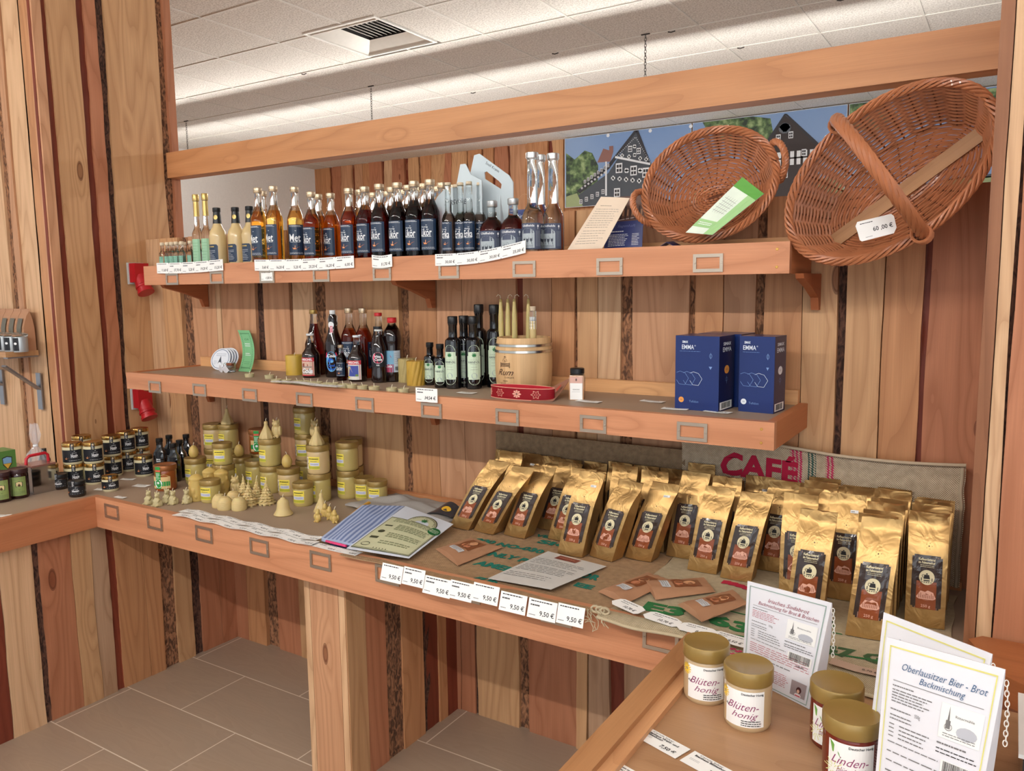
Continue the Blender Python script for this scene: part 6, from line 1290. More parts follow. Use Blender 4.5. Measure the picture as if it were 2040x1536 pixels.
P = zq([(658, 1084), (700, 1090), (790, 1030), (735, 1020)], C+.017); mb = MB(); mb.grid(quadF(P, .002, .004, 4, 4), 10, 8, plain('cloth_navy', (48, 58, 96), .9), thick=.010)
tag(mb.build('navy_cloth', smooth=70), 'dark blue printed cloth lying under the striped cloth', 'cloth')
P = zq([(650, 1078), (690, 1088), (712, 1078), (668, 1070)], C+.0145+.008); mb = MB(); mb.tube([P[0], P[0]*.6+P[1]*.4+Vector((0, -.004, .002)), P[1]], .004, plain('cloth_pink', (206, 60, 110), .8), 8)
tag(mb.build('pink_hem', smooth=70), 'rolled pink hem of a folded cloth at the counter edge', 'cloth')
mb = MB(); pw_ = zq([(700, 1030), (722, 1012), (735, 1004)], C+.014); mb.tube([pw_[0], pw_[1], pw_[2]], .010, plain('cloth_mustard', (214, 160, 60), .8), 8)
tag(mb.build('mustard_cloth', smooth=70), 'mustard yellow cloth edge showing beside the striped cloth', 'cloth')
# hemp information sheet
P = zq([(690, 1081), (812, 1114), (904, 1042), (808, 1008)], C+.058); P[0].z = C+.042; P[1].z = C+.018; P[1] = Vector((*at(815, 1112, 'z', C+.018)[:2], C+.018)); P[2] = Vector((*at(903, 1044, 'z', C+.030)[:2], C+.030))
Fh = quadF(P, .010); mb = MB(); mb.grid(Fh, 14, 12, plain('paper_bluewhite', (222, 230, 242), .4, var=.01), thick=.0012)
ik = Ink(mb, lambda x, y, d: Fh(x, y)+Vector((0, 0, d)), .0006); CRM = plain('print_sage', (206, 208, 172), .5, var=.01); DG = plain('ink_olive_dark', (70, 74, 54), .5, var=0); MG = plain('ink_sage', (150, 156, 122), .5, var=0)
for sfx, mt, lv_ in ((0, DG, 0), (.012, CRM, 1), (.020, DG, 2), (.026, CRM, 3)):
    nxs = 12; xs = [.03+sfx+(.94-2*sfx)*k/nxs for k in range(nxs+1)]
    ik.rect(.03+sfx, .97-sfx, .03+sfx, .72-sfx, mt, lv_, nx=12, ny=8)
    ik.poly([(.60+(.26-sfx)*math.cos(PI*k/16), .72-sfx+(.22-sfx*.6)*math.sin(PI*k/16)) for k in range(17)], mt, lv_)
hemp(ik, .60, .77, .10, lv=6); [ik.text(ch, .60+.20*math.cos(R(165-9*k)), .73+.165*math.sin(R(165-9*k)), .026, DG, 6, rot=R(75-9*k), bold=.02) for k, ch in enumerate("Jens's Ölmühle Hanf")]
ik.oval(.90, .66, .10, .085, plain('seal_green', (24, 104, 56), .5), 6, 24); ik.lines(.83, .97, .62, .70, 3, HL, 7, w=.010, rag=.1)
ik.lines(.16, .86, .61, .70, 3, MG, 6, w=.020, rag=.05); ik.lines(.34, .90, .44, .57, 4, MG, 6, w=.022, rag=.05, seed=3); ik.lines(.34, .90, .28, .38, 3, MG, 6, w=.022, rag=.05, seed=4); ik.lines(.34, .86, .15, .22, 2, MG, 6, w=.020, rag=.05, seed=5)
ik.rect(.12, .26, .50, .525, DG, 6, nx=2); ik.oval(.19, .38, .06, .03, DG, 6, 12); ik.rect(.12, .26, .235, .275, DG, 6, nx=2); ik.ring(.18, .12, .07, .035, .01, DG, 6, 16)
for k in range(5): ik.oval(.36+.05*k, .07, .008, .010, DG, 6, 8)
tag(mb.build('hemp_sheet', smooth=60), 'sage green printed information sheet with hemp leaf lying on the cloths', 'leaflet')
mb = MB(); q = at(884, 1024, 'z', C+.02); mb.grid(lambda u, v: (q.x-.055+.10*u, q.y-.02+.07*v, C+.020+.030*math.sin(PI*u)*(.3+.7*v)), 10, 6, plain('pouch_dark', (60, 58, 62), .3), thick=.002); ik = Ink(mb, lambda x, y, d: Vector((q.x-.055+.10*x, q.y-.02+.07*y, C+.020+.030*math.sin(PI*x)*(.3+.7*y)+d)), .001); ik.oval(.6, .4, .18, .2, plain('ink_marigold', (232, 180, 50), .5), 0, 12)
tag(mb.build('dark_pouch', smooth=60), 'dark pouch with yellow print wedged against the leftmost coffee bag', 'pouch')
# ---------------------------------------------------------------- jute sacks
def jute(name, c1, c2, sc=1.0, stripes=None):
    m, nt, b = nmat(name); L = nt.links; uvn = nd(nt, 'ShaderNodeUVMap'); sp = nd(nt, 'ShaderNodeSeparateXYZ'); L.new(uvn.outputs[0], sp.inputs[0])
    a = mth(nt, 'SINE', mth(nt, 'MULTIPLY', sp.outputs[0], 1700*sc)); b2 = mth(nt, 'SINE', mth(nt, 'MULTIPLY', sp.outputs[1], 1700*sc)); w = mth(nt, 'MULTIPLY', a, b2)
    no = nd(nt, 'ShaderNodeTexNoise'); no.inputs['Scale'].default_value = 60; no.inputs['Detail'].default_value = 4; L.new(uvn.outputs[0], no.inputs['Vector'])
    f = mth(nt, 'ADD', mth(nt, 'MULTIPLY', w, .8), no.outputs[0]); c = mix(nt, f, sl(c1), sl(c2))
    if stripes:
        for lo_, hi_, col in stripes:
            g = mth(nt, 'MULTIPLY', mth(nt, 'MULTIPLY', mth(nt, 'GREATER_THAN', sp.outputs[0], lo_), mth(nt, 'LESS_THAN', sp.outputs[0], hi_)), mth(nt, 'GREATER_THAN', mth(nt, 'ADD', mth(nt, 'SINE', mth(nt, 'MULTIPLY', sp.outputs[0], 620)), mth(nt, 'SINE', mth(nt, 'ADD', mth(nt, 'MULTIPLY', sp.outputs[1], 900), mth(nt, 'MULTIPLY', sp.outputs[0], 500)))), -.1))
            c = mix(nt, g, c, sl(col))
    L.new(c, b.inputs['Base Color']); b.inputs['Roughness'].default_value = .95; bump(nt, b, w, .5, .0012); return m
JA = jute('jute_brown', (90, 68, 50), (190, 160, 124), .8); JT = jute('jute_tan', (120, 92, 66), (196, 160, 120)); TEAL = plain('stencil_teal', (20, 112, 96), .9, var=.1); STG = plain('stencil_green', (40, 110, 58), .9, var=.1); CRI = plain('stencil_crimson', (176, 24, 60), .9, var=.1); OLV = plain('stencil_olive', (62, 92, 56), .9, var=.1)
xw0, xw1 = at(990, 870, 'y', -.03).x, at(1368, 880, 'y', -.03).x
Fs = lambda u, v: Vector((xw0+(xw1-xw0)*u+.006*noise.noise(Vector((v*6, 1, 0))), -.036-.006*noise.noise(Vector((u*5, v*4, 1)))-.002, .800+.275*v+.012*math.sin(u*9)*0))
mb = MB(); mb.grid(Fs, 24, 14, JA, uvs=(.66, .27), thick=Vector((0, .004, 0))); tag(mb.build('jute_sack', smooth=70), 'plain brown jute sack hung on the wall behind the left coffee bags', 'sack')
xc0, xc1 = at(1362, 880, 'y', -.03).x, at(1927, 905, 'y', -.03).x; Lc = xc1-xc0
def zs_(px): return (at(px, 900, 'y', -.04).x-xc0)
JC = jute('jute_cream', (140, 118, 94), (226, 208, 180), .7, [(zs_(1575), zs_(1600), (196, 40, 90)), (zs_(1611), zs_(1627), (44, 84, 76)), (zs_(1646), zs_(1664), (196, 40, 90))])
Fc = lambda u, v: Vector((xc0+Lc*u+.005*noise.noise(Vector((v*7, 3, 0)))*(u > .9), -.040-.010*max(0, noise.noise(Vector((u*6, v*4, 7))))-(.014*(1-abs(v-.97)*18) if v > .92 else 0), .795+(.322+.012*math.sin(u*5+1)-.010*(u < .2))*v))
mb = MB(); mb.grid(Fc, 40, 20, JC, uvs=(Lc, .32), thick=Vector((0, .004, 0))); ik = Ink(mb, lambda x, y, d: Fc(x/Lc, (y-.795)/.325)+Vector((0, -d, 0)), .0015)
x_ = zs_(1436); ik.text('CAFÉ', (zs_(1436)+zs_(1592))/2, 1.052, .060, CRI, 1, w=zs_(1592)-zs_(1436), bold=.04)
mb.tube([Fc(u/30, .985)+Vector((0, -.006, .003)) for u in range(31)], .0045, JC, 6); mb.tube([Fc(.99, v/20) for v in range(21)], .005, JC, 6)
tag(mb.build('jute_sack', smooth=70), 'cream jute sack with crimson CAFÉ lettering and coloured stripes on the wall', 'sack')
def drape(P, amp, seed, zedge=None): return quadF(P, .003, amp, 6, seed)
# sack lying on the counter, left part
z1 = C+.003
P = [Vector((1.80, -.655, C+.0185)), Vector((2.63, -.655, C+.0185)), Vector((2.62, -.10, z1)), Vector((1.86, -.10, z1))]
def Fj1(u, v):
    p = P[0]*(1-u)*(1-v)+P[1]*u*(1-v)+P[2]*u*v+P[3]*(1-u)*v; y = p.y; z = C+.0035+max(0, 1-abs(y+.645)/.06)*.0145
    return Vector((p.x+.01*noise.noise(Vector((v*5, 2, 1))), y+.006*noise.noise(Vector((u*9, 0, 4))), z+.0015*noise.noise(Vector((u*12, v*9, 2)))+.001))
mb = MB(); mb.grid(Fj1, 36, 26, JT, uvs=(.8, .55), thick=.0022); ik = Ink(mb, lambda x, y, d: Fj1(min(1, max(0, (x-1.83)/.79)), min(1, max(0, (y+.655)/.555)))+Vector((0, 0, d)), .0012)
def jtext(s_, px, py, h, m_, w=None, rot=0, F=None): p = at(px, py, 'z', C+.006); (F or ik).text(s_, p.x, p.y, h, m_, 1, w=w, bold=.05, rot=rot)
jtext('900 NO-030', 1010, 1086, .030, TEAL, .24); jtext('ONLY PIERO', 1030, 1113, .034, TEAL, .26); jtext('AMERIKA', 1010, 1133, .034, TEAL, .20); jtext('FÜR', 975, 1158, .028, TEAL, .07); jtext('OR', 1174, 1147, .034, TEAL, .055); jtext('EE', 1162, 1166, .026, TEAL, .05); jtext('SIC', 1100, 1083, .030, TEAL, .12); jtext('VEKA', 1090, 1070, .022, TEAL, .1)
tag(mb.build('jute_sack', smooth=70), 'tan jute sack with teal stencil letters lying flat under the left coffee bags', 'sack')
JP = jute('jute_pale', (150, 134, 108), (206, 190, 158), .8)
def Fj2(u, v):
    y = -.668+.58*v+.012*noise.noise(Vector((u*5, 3, 3))); x = 2.625+.70*u+.01*noise.noise(Vector((v*5, 3, 1)))
    if v < .2: y -= .03*u*(1-v*5)+.05*max(0, u-.35)*(1-v*5)
    z = C+.0045+max(0, 1-abs(y+.640)/.05)*.016*(1 if x < 2.86 else max(0, 1-(x-2.86)/.06))
    return Vector((x, y, z+.0015*noise.noise(Vector((u*12, v*9, 6)))+.001))
mb = MB(); mb.grid(Fj2, 34, 26, JP, uvs=(.68, .58), thick=.0028); ik2 = Ink(mb, lambda x, y, d: Fj2(min(1, max(0, (x-2.625)/.70)), min(1, max(0, (y+.668)/.58)))+Vector((0, 0, d)), .0012)
jtext('E3', 1325, 1214, .050, STG, .10, F=ik2); jtext('63', 1455, 1244, .050, STG, .10, F=ik2); jtext('47 G', 1700, 1302, .036, OLV, .13, F=ik2); jtext('36', 1632, 1238, .036, OLV, .07, F=ik2)
for a, b_, c_, d_ in ((1270, 1232, 1490, 1268), (1620, 1292, 1760, 1318), (1390, 1206, 1500, 1228), (1610, 1248, 1680, 1262)):
    p, q2 = at(a, b_, 'z', C+.006), at(c_, d_, 'z', C+.006)
    for k in range(6): u0, u1 = k/6, (k+1)/6; ik2.line(p.x+(q2.x-p.x)*u0, p.y+(q2.y-p.y)*u0, p.x+(q2.x-p.x)*u1, p.y+(q2.y-p.y)*u1, .005, STG, 1)
for k in range(5): p = at(1445+14*k, 1162+4*k, 'z', C+.006); ik2.rect(p.x-.010, p.x+.010, p.y-.012, p.y+.012, CRI, 1, nx=1)
for k in range(10): p = at(1462+6*(k % 4), 1285+4*(k//2)-1, 'z', C+.01); ik2.rect(p.x-.004, p.x+.004, p.y-.003, p.y+.003, plain('stencil_pink', (206, 60, 100), .9), 1, nx=1)
mb.tube([Fj2(k/30, 0)+Vector((0, 0, .001)) for k in range(31)], .0042, JP, 6)
tag(mb.build('jute_sack', smooth=70), 'pale jute sack with green stencil numbers lying under the right coffee bags', 'sack')
mb = MB(); rr = random.Random(3)
for k in range(9):
    x0 = 2.60+rr.uniform(-.02, .03); pts = [Vector((x0, -.650, C+.020))]
    for j in range(6): pts.append(pts[-1]+Vector((rr.uniform(-.012, .014), rr.uniform(-.007, -.0015), rr.uniform(-.010, .002))))
    mb.tube(pts, .0011, JP, 4)
for k in range(3): c0 = Vector((2.615+.012*k, -.652, C+.026)); mb.tube([c0+Vector((.010*math.cos(a*.7), -.004*math.sin(a*.4), .008*math.sin(a*.7))) for a in range(10)], .003, JP, 5)
tag(mb.build('jute_threads', smooth=60), 'frayed jute threads and knot hanging over the counter edge', 'threads')
# price labels hanging from the counter front
TXT = ['9,50 €']
def card(px0, px1, py0, tilt, label, i):
    a, b = at(px0, py0, 'y', CY-.022), at(px1, py0+ (px1-px0)*.235, 'y', CY-.022); w = (b.x-a.x)*.985; h = .046; mb = MB(); ztop = .812+.004*math.sin(i*2.1)-.004*(i//2 % 2); al = R(18)
    mp = lambda x, y, d: Vector((a.x+x, CY-.030-.014*(1-y/h)-d, ztop-h*math.cos(al)*(1-y/h)+tilt*x)); mb.grid(lambda u, v: mp(u*w, v*h, 0), 4, 2, PAP, thick=Vector((0, .0008, 0))); ik = Ink(mb, mp, .0004)
    pricetag(ik, 0, 0, w, h, '9,50 €', 70+i); return tag(mb.build('price_label'), label, 'price label', 'coffee price labels on the counter edge')
cards = [(766, 808), (809, 852), (850, 905), (902, 948), (948, 1000), (1002, 1055), (1058, 1115), (1116, 1170)]
for i, (a, b) in enumerate(cards): card(a, b, 1098+(a-766)*.235, 0, 'white price label 9,50 € on the counter edge, %s from the left' % ordi(i), i)
def Cz(px, py): return at(px, py, 'z', C+.016)
for i, (px, py, pr_) in enumerate(((1250, 1214, '10,70 €'), (1318, 1240, '10,70 €'), (1388, 1262, '8,80 €'), (1452, 1280, '8,50 €'))):
    p = Cz(px, py); mb = MB(); w, h = .092, .040; ph = R([-22, -12, -6, -8][i]); mb.X = Matrix.Translation((p.x, p.y+.002, C+.0225)) @ Matrix.Rotation(ph, 4, 'Z'); o8 = [(-w/2, -h*.2), (-w*.42, h*.35), (-w*.3, h/2), (w*.3, h/2), (w/2, h*.3), (w/2, -h*.3), (w*.42, -h/2), (-w*.35, -h/2)]
    mp = lambda x, y, d: Vector((x, y, .002+d+.003*(y/h))); ik = Ink(mb, mp, 0); ik.poly(o8, PAP, 0); mb.poly([mp(x, y, -.0006) for x, y in o8[::-1]], PAP); ik.lines(-w*.3, w*.4, h*.2, h*.42, 1, INK, 1, w=.002, seed=i); ik.lines(-w*.3, w*.0, h*.05, h*.2, 1, INK, 1, w=.0018, seed=i+3); ik.text(pr_, w*.36, -h*.22, h*.22, INK, 1, al='r', bold=.02, shear=.2)
    tag(mb.build('price_label'), 'white price label on the pale sack hem, %s from the left' % ordi(i), 'price label', 'price labels on the pale sack')
p = at(1712, 1336, 'z', C+.008); mb = MB(); mb.X = Matrix.Translation((p.x, p.y, C+.009)) @ Matrix.Rotation(R(-5), 4, 'Z'); mb.grid(lambda u, v: (-.055+.11*u, -.014+.028*v, .002+.006*abs(u-.45)), 8, 1, plain('paper_tan', (196, 168, 148), .7), thick=.0006); Ink(mb, lambda x, y, d: Vector((x, y, .004+d)), .001).text('8,70 €', .02, -.004, .008, INK, 1); tag(mb.build('price_label'), 'folded tan price slip on the sack hem right of the soda bread bag', 'price label')
# information sheet on the sack
P = zq([(972, 1152), (1098, 1180), (1208, 1128), (1092, 1098)], C+.012); P[1].z = C+.020; Fi = quadF(P, .003); mb = MB(); mb.grid(Fi, 10, 10, plain('paper_greywhite', (206, 204, 200), .5, var=.01), thick=.001); ik = Ink(mb, lambda x, y, d: Fi(x, y)+Vector((0, 0, d)), .0006)
ik.rect(.26, .62, .84, .96, plain('ink_wine', (120, 48, 44), .5), 1, nx=3); ik.lines(.3, .58, .86, .94, 1, plain('ink_wine2', (180, 110, 100), .5), 2, w=.016); ik.lines(.06, .88, .60, .78, 4, INKG, 1, w=.010, rag=.2); ik.lines(.06, .92, .36, .56, 5, INKG, 1, w=.010, rag=.2, seed=4); ik.lines(.06, .86, .16, .30, 3, INKG, 1, w=.010, rag=.3, seed=9)
tag(mb.build('information_sheet', smooth=60), 'grey-white printed coffee sheet with wine red heading on the jute sack', 'paper')
# kraft pouches lying on the sacks
def pouch(name, P3, label, seed, th=.016):
    """P3 four corners; sealed back edge, puffy open front"""
    root = empty(name, (0, 0, 0)); tag(root, label, 'pouch', 'kraft sample pouches'); P = P3; up = lambda u, v: th*(1-v)**.6*(1-abs(2*u-1)**2.5)+.0025
    def Fp(u, v):
        p = P[0]*(1-u)*(1-v)+P[1]*u*(1-v)+P[2]*u*v+P[3]*(1-u)*v; return Vector((p.x, p.y, p.z+up(u, v)+.003*noise.noise(Vector((u*6, v*6, seed)))))
    def Fb_(u, v):
        p = P[0]*(1-u)*(1-v)+P[1]*u*(1-v)+P[2]*u*v+P[3]*(1-u)*v; return Vector((p.x, p.y, p.z+.001))
    mb = MB(); mb.grid(Fp, 16, 14, KR); mb.grid(Fb_, 16, 14, KR, flip=True)
    for a in ((lambda t: (t, 1)), (lambda t: (0, t)), (lambda t: (1, t)), (lambda t: (t, 0))):
        for k in range(16): q0, q1 = a(k/16), a((k+1)/16); mb.poly([Fb_(*q0), Fb_(*q1), Fp(*q1), Fp(*q0)], KR)
    mb.build('body', root, 60); mb = MB(); ik = Ink(mb, lambda x, y, d: Fp(x, y)+Vector((0, 0, d)), .0012)
    ik.rect(.28, .72, .38, .84, plain('label_brown', (130, 74, 44), .4), 0, nx=6, ny=6); ik.oval(.5, .66, .12, .10, plain('ink_peachy', (216, 160, 120), .5), 1, 14); ik.oval(.5, .48, .13, .07, plain('ink_peachy2', (200, 130, 96), .5), 1, 14); mb.build('brown_label', root)
    mb = MB(); ik = Ink(mb, lambda x, y, d: Fp(x, y)+Vector((0, 0, d)), .0014); ik.rect(.30, .70, .18, .32, plain('sticker_grey', (206, 208, 212), .5), 0, nx=6, ny=3); ik.lines(.33, .67, .20, .30, 3, INKG, 1, w=.010); mb.build('sticker', root); return root
zp = C+.007
pouch('kraft_pouch', zq([(868, 1095), (912, 1128), (1000, 1092), (938, 1072)], zp+.001), 'kraft pouch lying alone left of the grey-white sheet', 1)
pouch('kraft_pouch', zq([(1192, 1180), (1245, 1205), (1340, 1158), (1290, 1142)], zp+.004), 'kraft pouch lying at the sack edge, leftmost of the three at the right', 2)
pouch('kraft_pouch', zq([(1282, 1160), (1306, 1196), (1425, 1180), (1402, 1152)], zp+.003), 'kraft pouch lying in the middle of the three at the right', 3)
pouch('kraft_pouch', zq([(1350, 1206), (1398, 1240), (1490, 1204), (1460, 1176)], zp+.012), 'kraft pouch lying in front, overlapping the middle one', 4)
# ---------------------------------------------------------------- gold coffee bags
m, nt, b = nmat('gold_foil'); L = nt.links; b.inputs['Base Color'].default_value = sl((194, 156, 100))+(1,); b.inputs['Metallic'].default_value = .8; b.inputs['Roughness'].default_value = .38
tc = nd(nt, 'ShaderNodeTexCoord'); no = nd(nt, 'ShaderNodeTexNoise'); no.inputs['Scale'].default_value = 22; no.inputs['Detail'].default_value = 2; no.inputs['Distortion'].default_value = 1.5; L.new(tc.outputs['Object'], no.inputs['Vector']); bump(nt, b, no.outputs[0], .6, .005); GF_ = m
LBK = plain('label_espresso', (58, 46, 42), .18, var=.02, coat=.5); LBR = plain('label_rust', (142, 74, 42), .25, var=.02, coat=.3); LCR = plain('label_cream', (226, 214, 176), .4, var=0); LPK = plain('ink_blush', (226, 172, 150), .5, var=0)
def cbag(x, y, lx, ly, H, rz, label, detail=True, sticker=False, seed=0, w=.040, d=.025, grp='gold coffee bags'):
    root = empty('coffee_bag', (x, y, C+.0075), rz); tag(root, label, 'coffee bag', grp)
    rr_ = random.Random(seed); s1_, s2_ = rr_.uniform(-9, 9), rr_.uniform(-9, 9); K = H/.235
    lev = [(0, 1, .96), (.006, 1.0, 1), (.03, 1, 1), (.06, 1, 1.04), (.09, 1, 1.04), (.12, 1, 1), (.145, 1, .92), (.165, 1, .78), (.182, 1.01, .58), (.197, 1.02, .34), (.209, 1.03, .12), (.216, 1.03, .05), (.226, 1.03, .04), (.235, 1.03, .04)]
    def FR(u, z):
        """front face: u in -1..1 -> y"""
        k = z/K; dd = 0
        for i in range(len(lev)-1):
            if lev[i][0] <= k <= lev[i+1][0]+1e-9: t_ = (k-lev[i][0])/(lev[i+1][0]-lev[i][0]); dd = lev[i][2]*(1-t_)+lev[i+1][2]*t_; break
        else: dd = lev[-1][2]
        up = max(0, (k-.12)/.1); yy = -d*dd-.0035*(1-u*u)*min(1, dd)-.007*up*noise.noise(Vector((u*1.7+s1_, k*26, s2_)))-.0012*noise.noise(Vector((u*3+s2_, k*60, s1_)))*(1+2*up)
        return yy+d*.25*(1-dd)+.010*max(0, k-.2)*30*.03*noise.noise(Vector((u*1.3, s1_, 3)))*10
    sh_ = lambda p: Vector((p[0]+lx*p[2], p[1]+ly*p[2], p[2]))
    mb = MB(); U = [-1, -.6, -.2, .2, .6, 1]; rings = []
    for z_, kw, kd in lev:
        z = z_*K; W_ = w*kw; pts = [(u*W_, FR(u, z), z+(.003*noise.noise(Vector((u*2, s1_, s2_))) if z_ > .22 else 0)) for u in U]; yf, cyy = FR(1, z), d*.25*(1-kd); yb = cyy+d*kd; gus = .55*d*min(1, kd)*(0 if z_ < .05 else min(1, (z_-.05)/.1))
        pts += [(W_-gus, (yf+yb)/2, z), (W_, yb, z)]+[(u*W_, yb, z) for u in (.33, -.33)]+[(-W_, yb, z), (-W_+gus, (FR(-1, z)+yb)/2, z)]
        rings.append(mb.add([sh_(p) for p in pts]))
    n_ = 12
    for j in range(len(rings)-1):
        for k in range(n_): a, b_ = rings[j], rings[j+1]; k2 = (k+1) % n_; mb.face((a+k, a+k2, b_+k2, b_+k), GF_)
    mb.face([rings[0]+k for k in range(n_)][::-1], GF_); mb.face([rings[-1]+k for k in range(n_)], GF_); mb.build('foil_body', root, 42)
    mp = lambda a, z, dd: sh_((a, FR(a/w, z)-dd-.0006, z))
    mb = MB(); ik = Ink(mb, mp, .0010, .0005); h0, h1_, hw = .040*K, .152*K, .030; q = hw-.004
    ik.rect(-q, q, h0, h1_, LBK, 0, nx=12, ny=20); ik.rect(-hw, -q, h0+.004, h1_-.004, LBK, 0, nx=2, ny=20); ik.rect(q, hw, h0+.004, h1_-.004, LBK, 0, nx=2, ny=20); ik.rect(-.020, .020, h0, h0+(h1_-h0)*.52, LBR, 1, nx=10, ny=12)
    if detail:
        cz_ = h0+(h1_-h0)*.60; ik.oval(0, cz_, .0155, .0165, LCR, 3, 22); ik.text('Kaffeerösterei', -.001, h1_-.0085, .0052, LCR, 2, w=.033, bold=.03); ik.text('im Faktorenhof', -.001, h1_-.0155, .0052, LCR, 2, w=.033, bold=.03); ik.lines(-.014, .014, h1_-.0265, h1_-.0195, 2, LCR, 2, w=.0009, rag=.1)
        ik.poly([(-.0065, cz_-.003), (-.0045, cz_+.006), (.0045, cz_+.006), (.0065, cz_-.003)], INK, 4); ik.ring(-.007, cz_+.003, .003, .0035, .001, INK, 4, 8); ik.oval(0, cz_+.008, .002, .0015, INK, 4, 8); ik.rect(-.006, .006, cz_-.008, cz_-.0055, INK, 4, nx=1)
        for k in range(5): ik.rect(-.0105+.0045*k, -.0080+.0045*k, cz_-.0115, cz_-.0098, INK, 4, nx=1)
        for k in (-1, 1): ik.rect(k*.0105-.0008, k*.0105+.0008, cz_-.008, cz_-.001, INK, 4, nx=1)
        b0 = h0+(h1_-h0)*.175; ik.oval(0, b0+.006, .0195, .0065, LPK, 2, 18); ik.poly([(-.019, b0+.006), (-.011, b0+.020), (-.002, b0+.018), (.003, b0+.022), (.014, b0+.018), (.019, b0+.006)], LPK, 2)
        for k in range(9): xx = -.014+.0035*k; ik.rect(xx-.0005, xx+.0005, b0+.004, b0+.013+.003*math.sin(k*2), LBR, 4, nx=1)
        ik.rect(-.016, .014, b0+.0005, b0+.0015, LBR, 4); ik.text('250 g', 0, h0+.0065, .0062, LPK, 2, bold=.01)
        for s_ in (-1, 1): ik.rect(s_*.0215-.0003, s_*.0215+.0003, h0, h1_-.003, LPK, 1, nx=1)
    mb.build('label', root)
    mb = MB(); ik = Ink(mb, mp, .0006); cz_ = .170*K; ik.oval(.002, cz_, .0014, .0014, INK, 2, 8)
    for k in range(5): a = 2*PI*k/5; ik.oval(.002+.006*math.cos(a), cz_+.006*math.sin(a), .0007, .0009, INK, 2, 6)
    mb.build('valve', root)
    if sticker: mb = MB(); ik = Ink(mb, mp, .0012); ik.rect(.008, .026, .196*K, .202*K, PAP, 0, nx=2); ik.lines(.010, .024, .197*K, .201*K, 1, INKG, 1, w=.0016); mb.build('sticker', root)
    return root
FRB = [(1.935, -.255, .56, .12, .225, -.10, 0, 'leftmost of the front row, leaning right'), (2.029, -.255, .60, .06, .22, -.10, 0, 'second in the front row, leaning right'), (2.134, -.241, .36, .13, .22, -.10, 0, 'third in the front row, leaning right'),
 (2.187, -.128, .30, .04, .215, .0, 0, 'behind the third one'), (2.272, -.205, .28, .09, .22, -.05, 0, 'half hidden behind the tall one with sticker'), (2.362, -.308, .20, .10, .238, -.02, 1, 'front, upright beside the grey-white sheet'),
 (2.456, -.290, .28, .12, .225, -.22, 0, 'leaning strongly right, base turned'), (2.546, -.245, .31, .02, .222, -.05, 1, 'with white sticker left of the plain upright one'), (2.640, -.170, .12, .08, .24, .0, 0, 'upright at the front edge of the middle'), (2.731, -.249, .14, .10, .225, .0, 0, 'above the kraft pouches'),
 (2.825, -.262, .17, .12, .225, .02, 0, 'just left of the soda bread bag'), (2.885, -.150, .09, .07, .24, .0, 0, 'dark one in the second row, right part'), (2.985, -.300, -.02, .14, .244, .04, 0, 'behind the soda bread bag'), (3.030, -.420, .07, .14, .240, .06, 0, 'directly above the soda bread bag, tilted'),
 (3.085, -.262, 0, .11, .25, .05, 1, 'with sticker and reflecting label'), (3.166, -.462, .09, .17, .25, .10, 0, 'nearest of all, large in front'), (3.270, -.335, 0, .08, .25, .10, 0, 'rightmost upright in front')]
for i, (x, y, lx, ly, H, rz, stk, w_) in enumerate(FRB): cbag(x, y+.026, lx, ly, H, rz, 'gold foil coffee bag '+w_, True, bool(stk), i)
RA = [(1.965, .222, .1), (2.06, .222, .1), (2.145, .22, .05), (2.23, .217, .0), (2.32, .217, 0), (2.405, .226, 0), (2.49, .225, 0), (2.575, .225, 0), (2.66, .25, 0), (2.745, .215, 0), (2.83, .233, 0), (2.915, .228, 0), (3.0, .248, 0), (3.085, .236, 0), (3.17, .24, 0), (3.262, .225, 0)]
for i, (x, H, lx) in enumerate(RA): cbag(x, -.064, lx, .03, H, 0, 'gold foil coffee bag in the rearmost row at the wall, %s from the left' % ordi(i), False, i in (1, 6, 10), 30+i, w=.039, d=.021)
for i, (x, y, H) in enumerate([(2.045, -.122, .235), (2.45, -.130, .235), (2.545, -.130, .23), (2.755, -.125, .235), (3.0, -.118, .25), (3.0, -.180, .245), (3.086, -.118, .245), (3.172, -.122, .25), (3.172, -.180, .24), (3.172, -.238, .245), (3.172, -.296, .24), (3.170, -.354, .245), (3.268, -.124, .24), (3.268, -.182, .25), (3.268, -.242, .255)]):
    cbag(x, y, .0, .03, H, .02, 'gold foil coffee bag in a middle row, %s counted from the left' % ordi(i), False, False, 60+i, w=.040, d=.022)
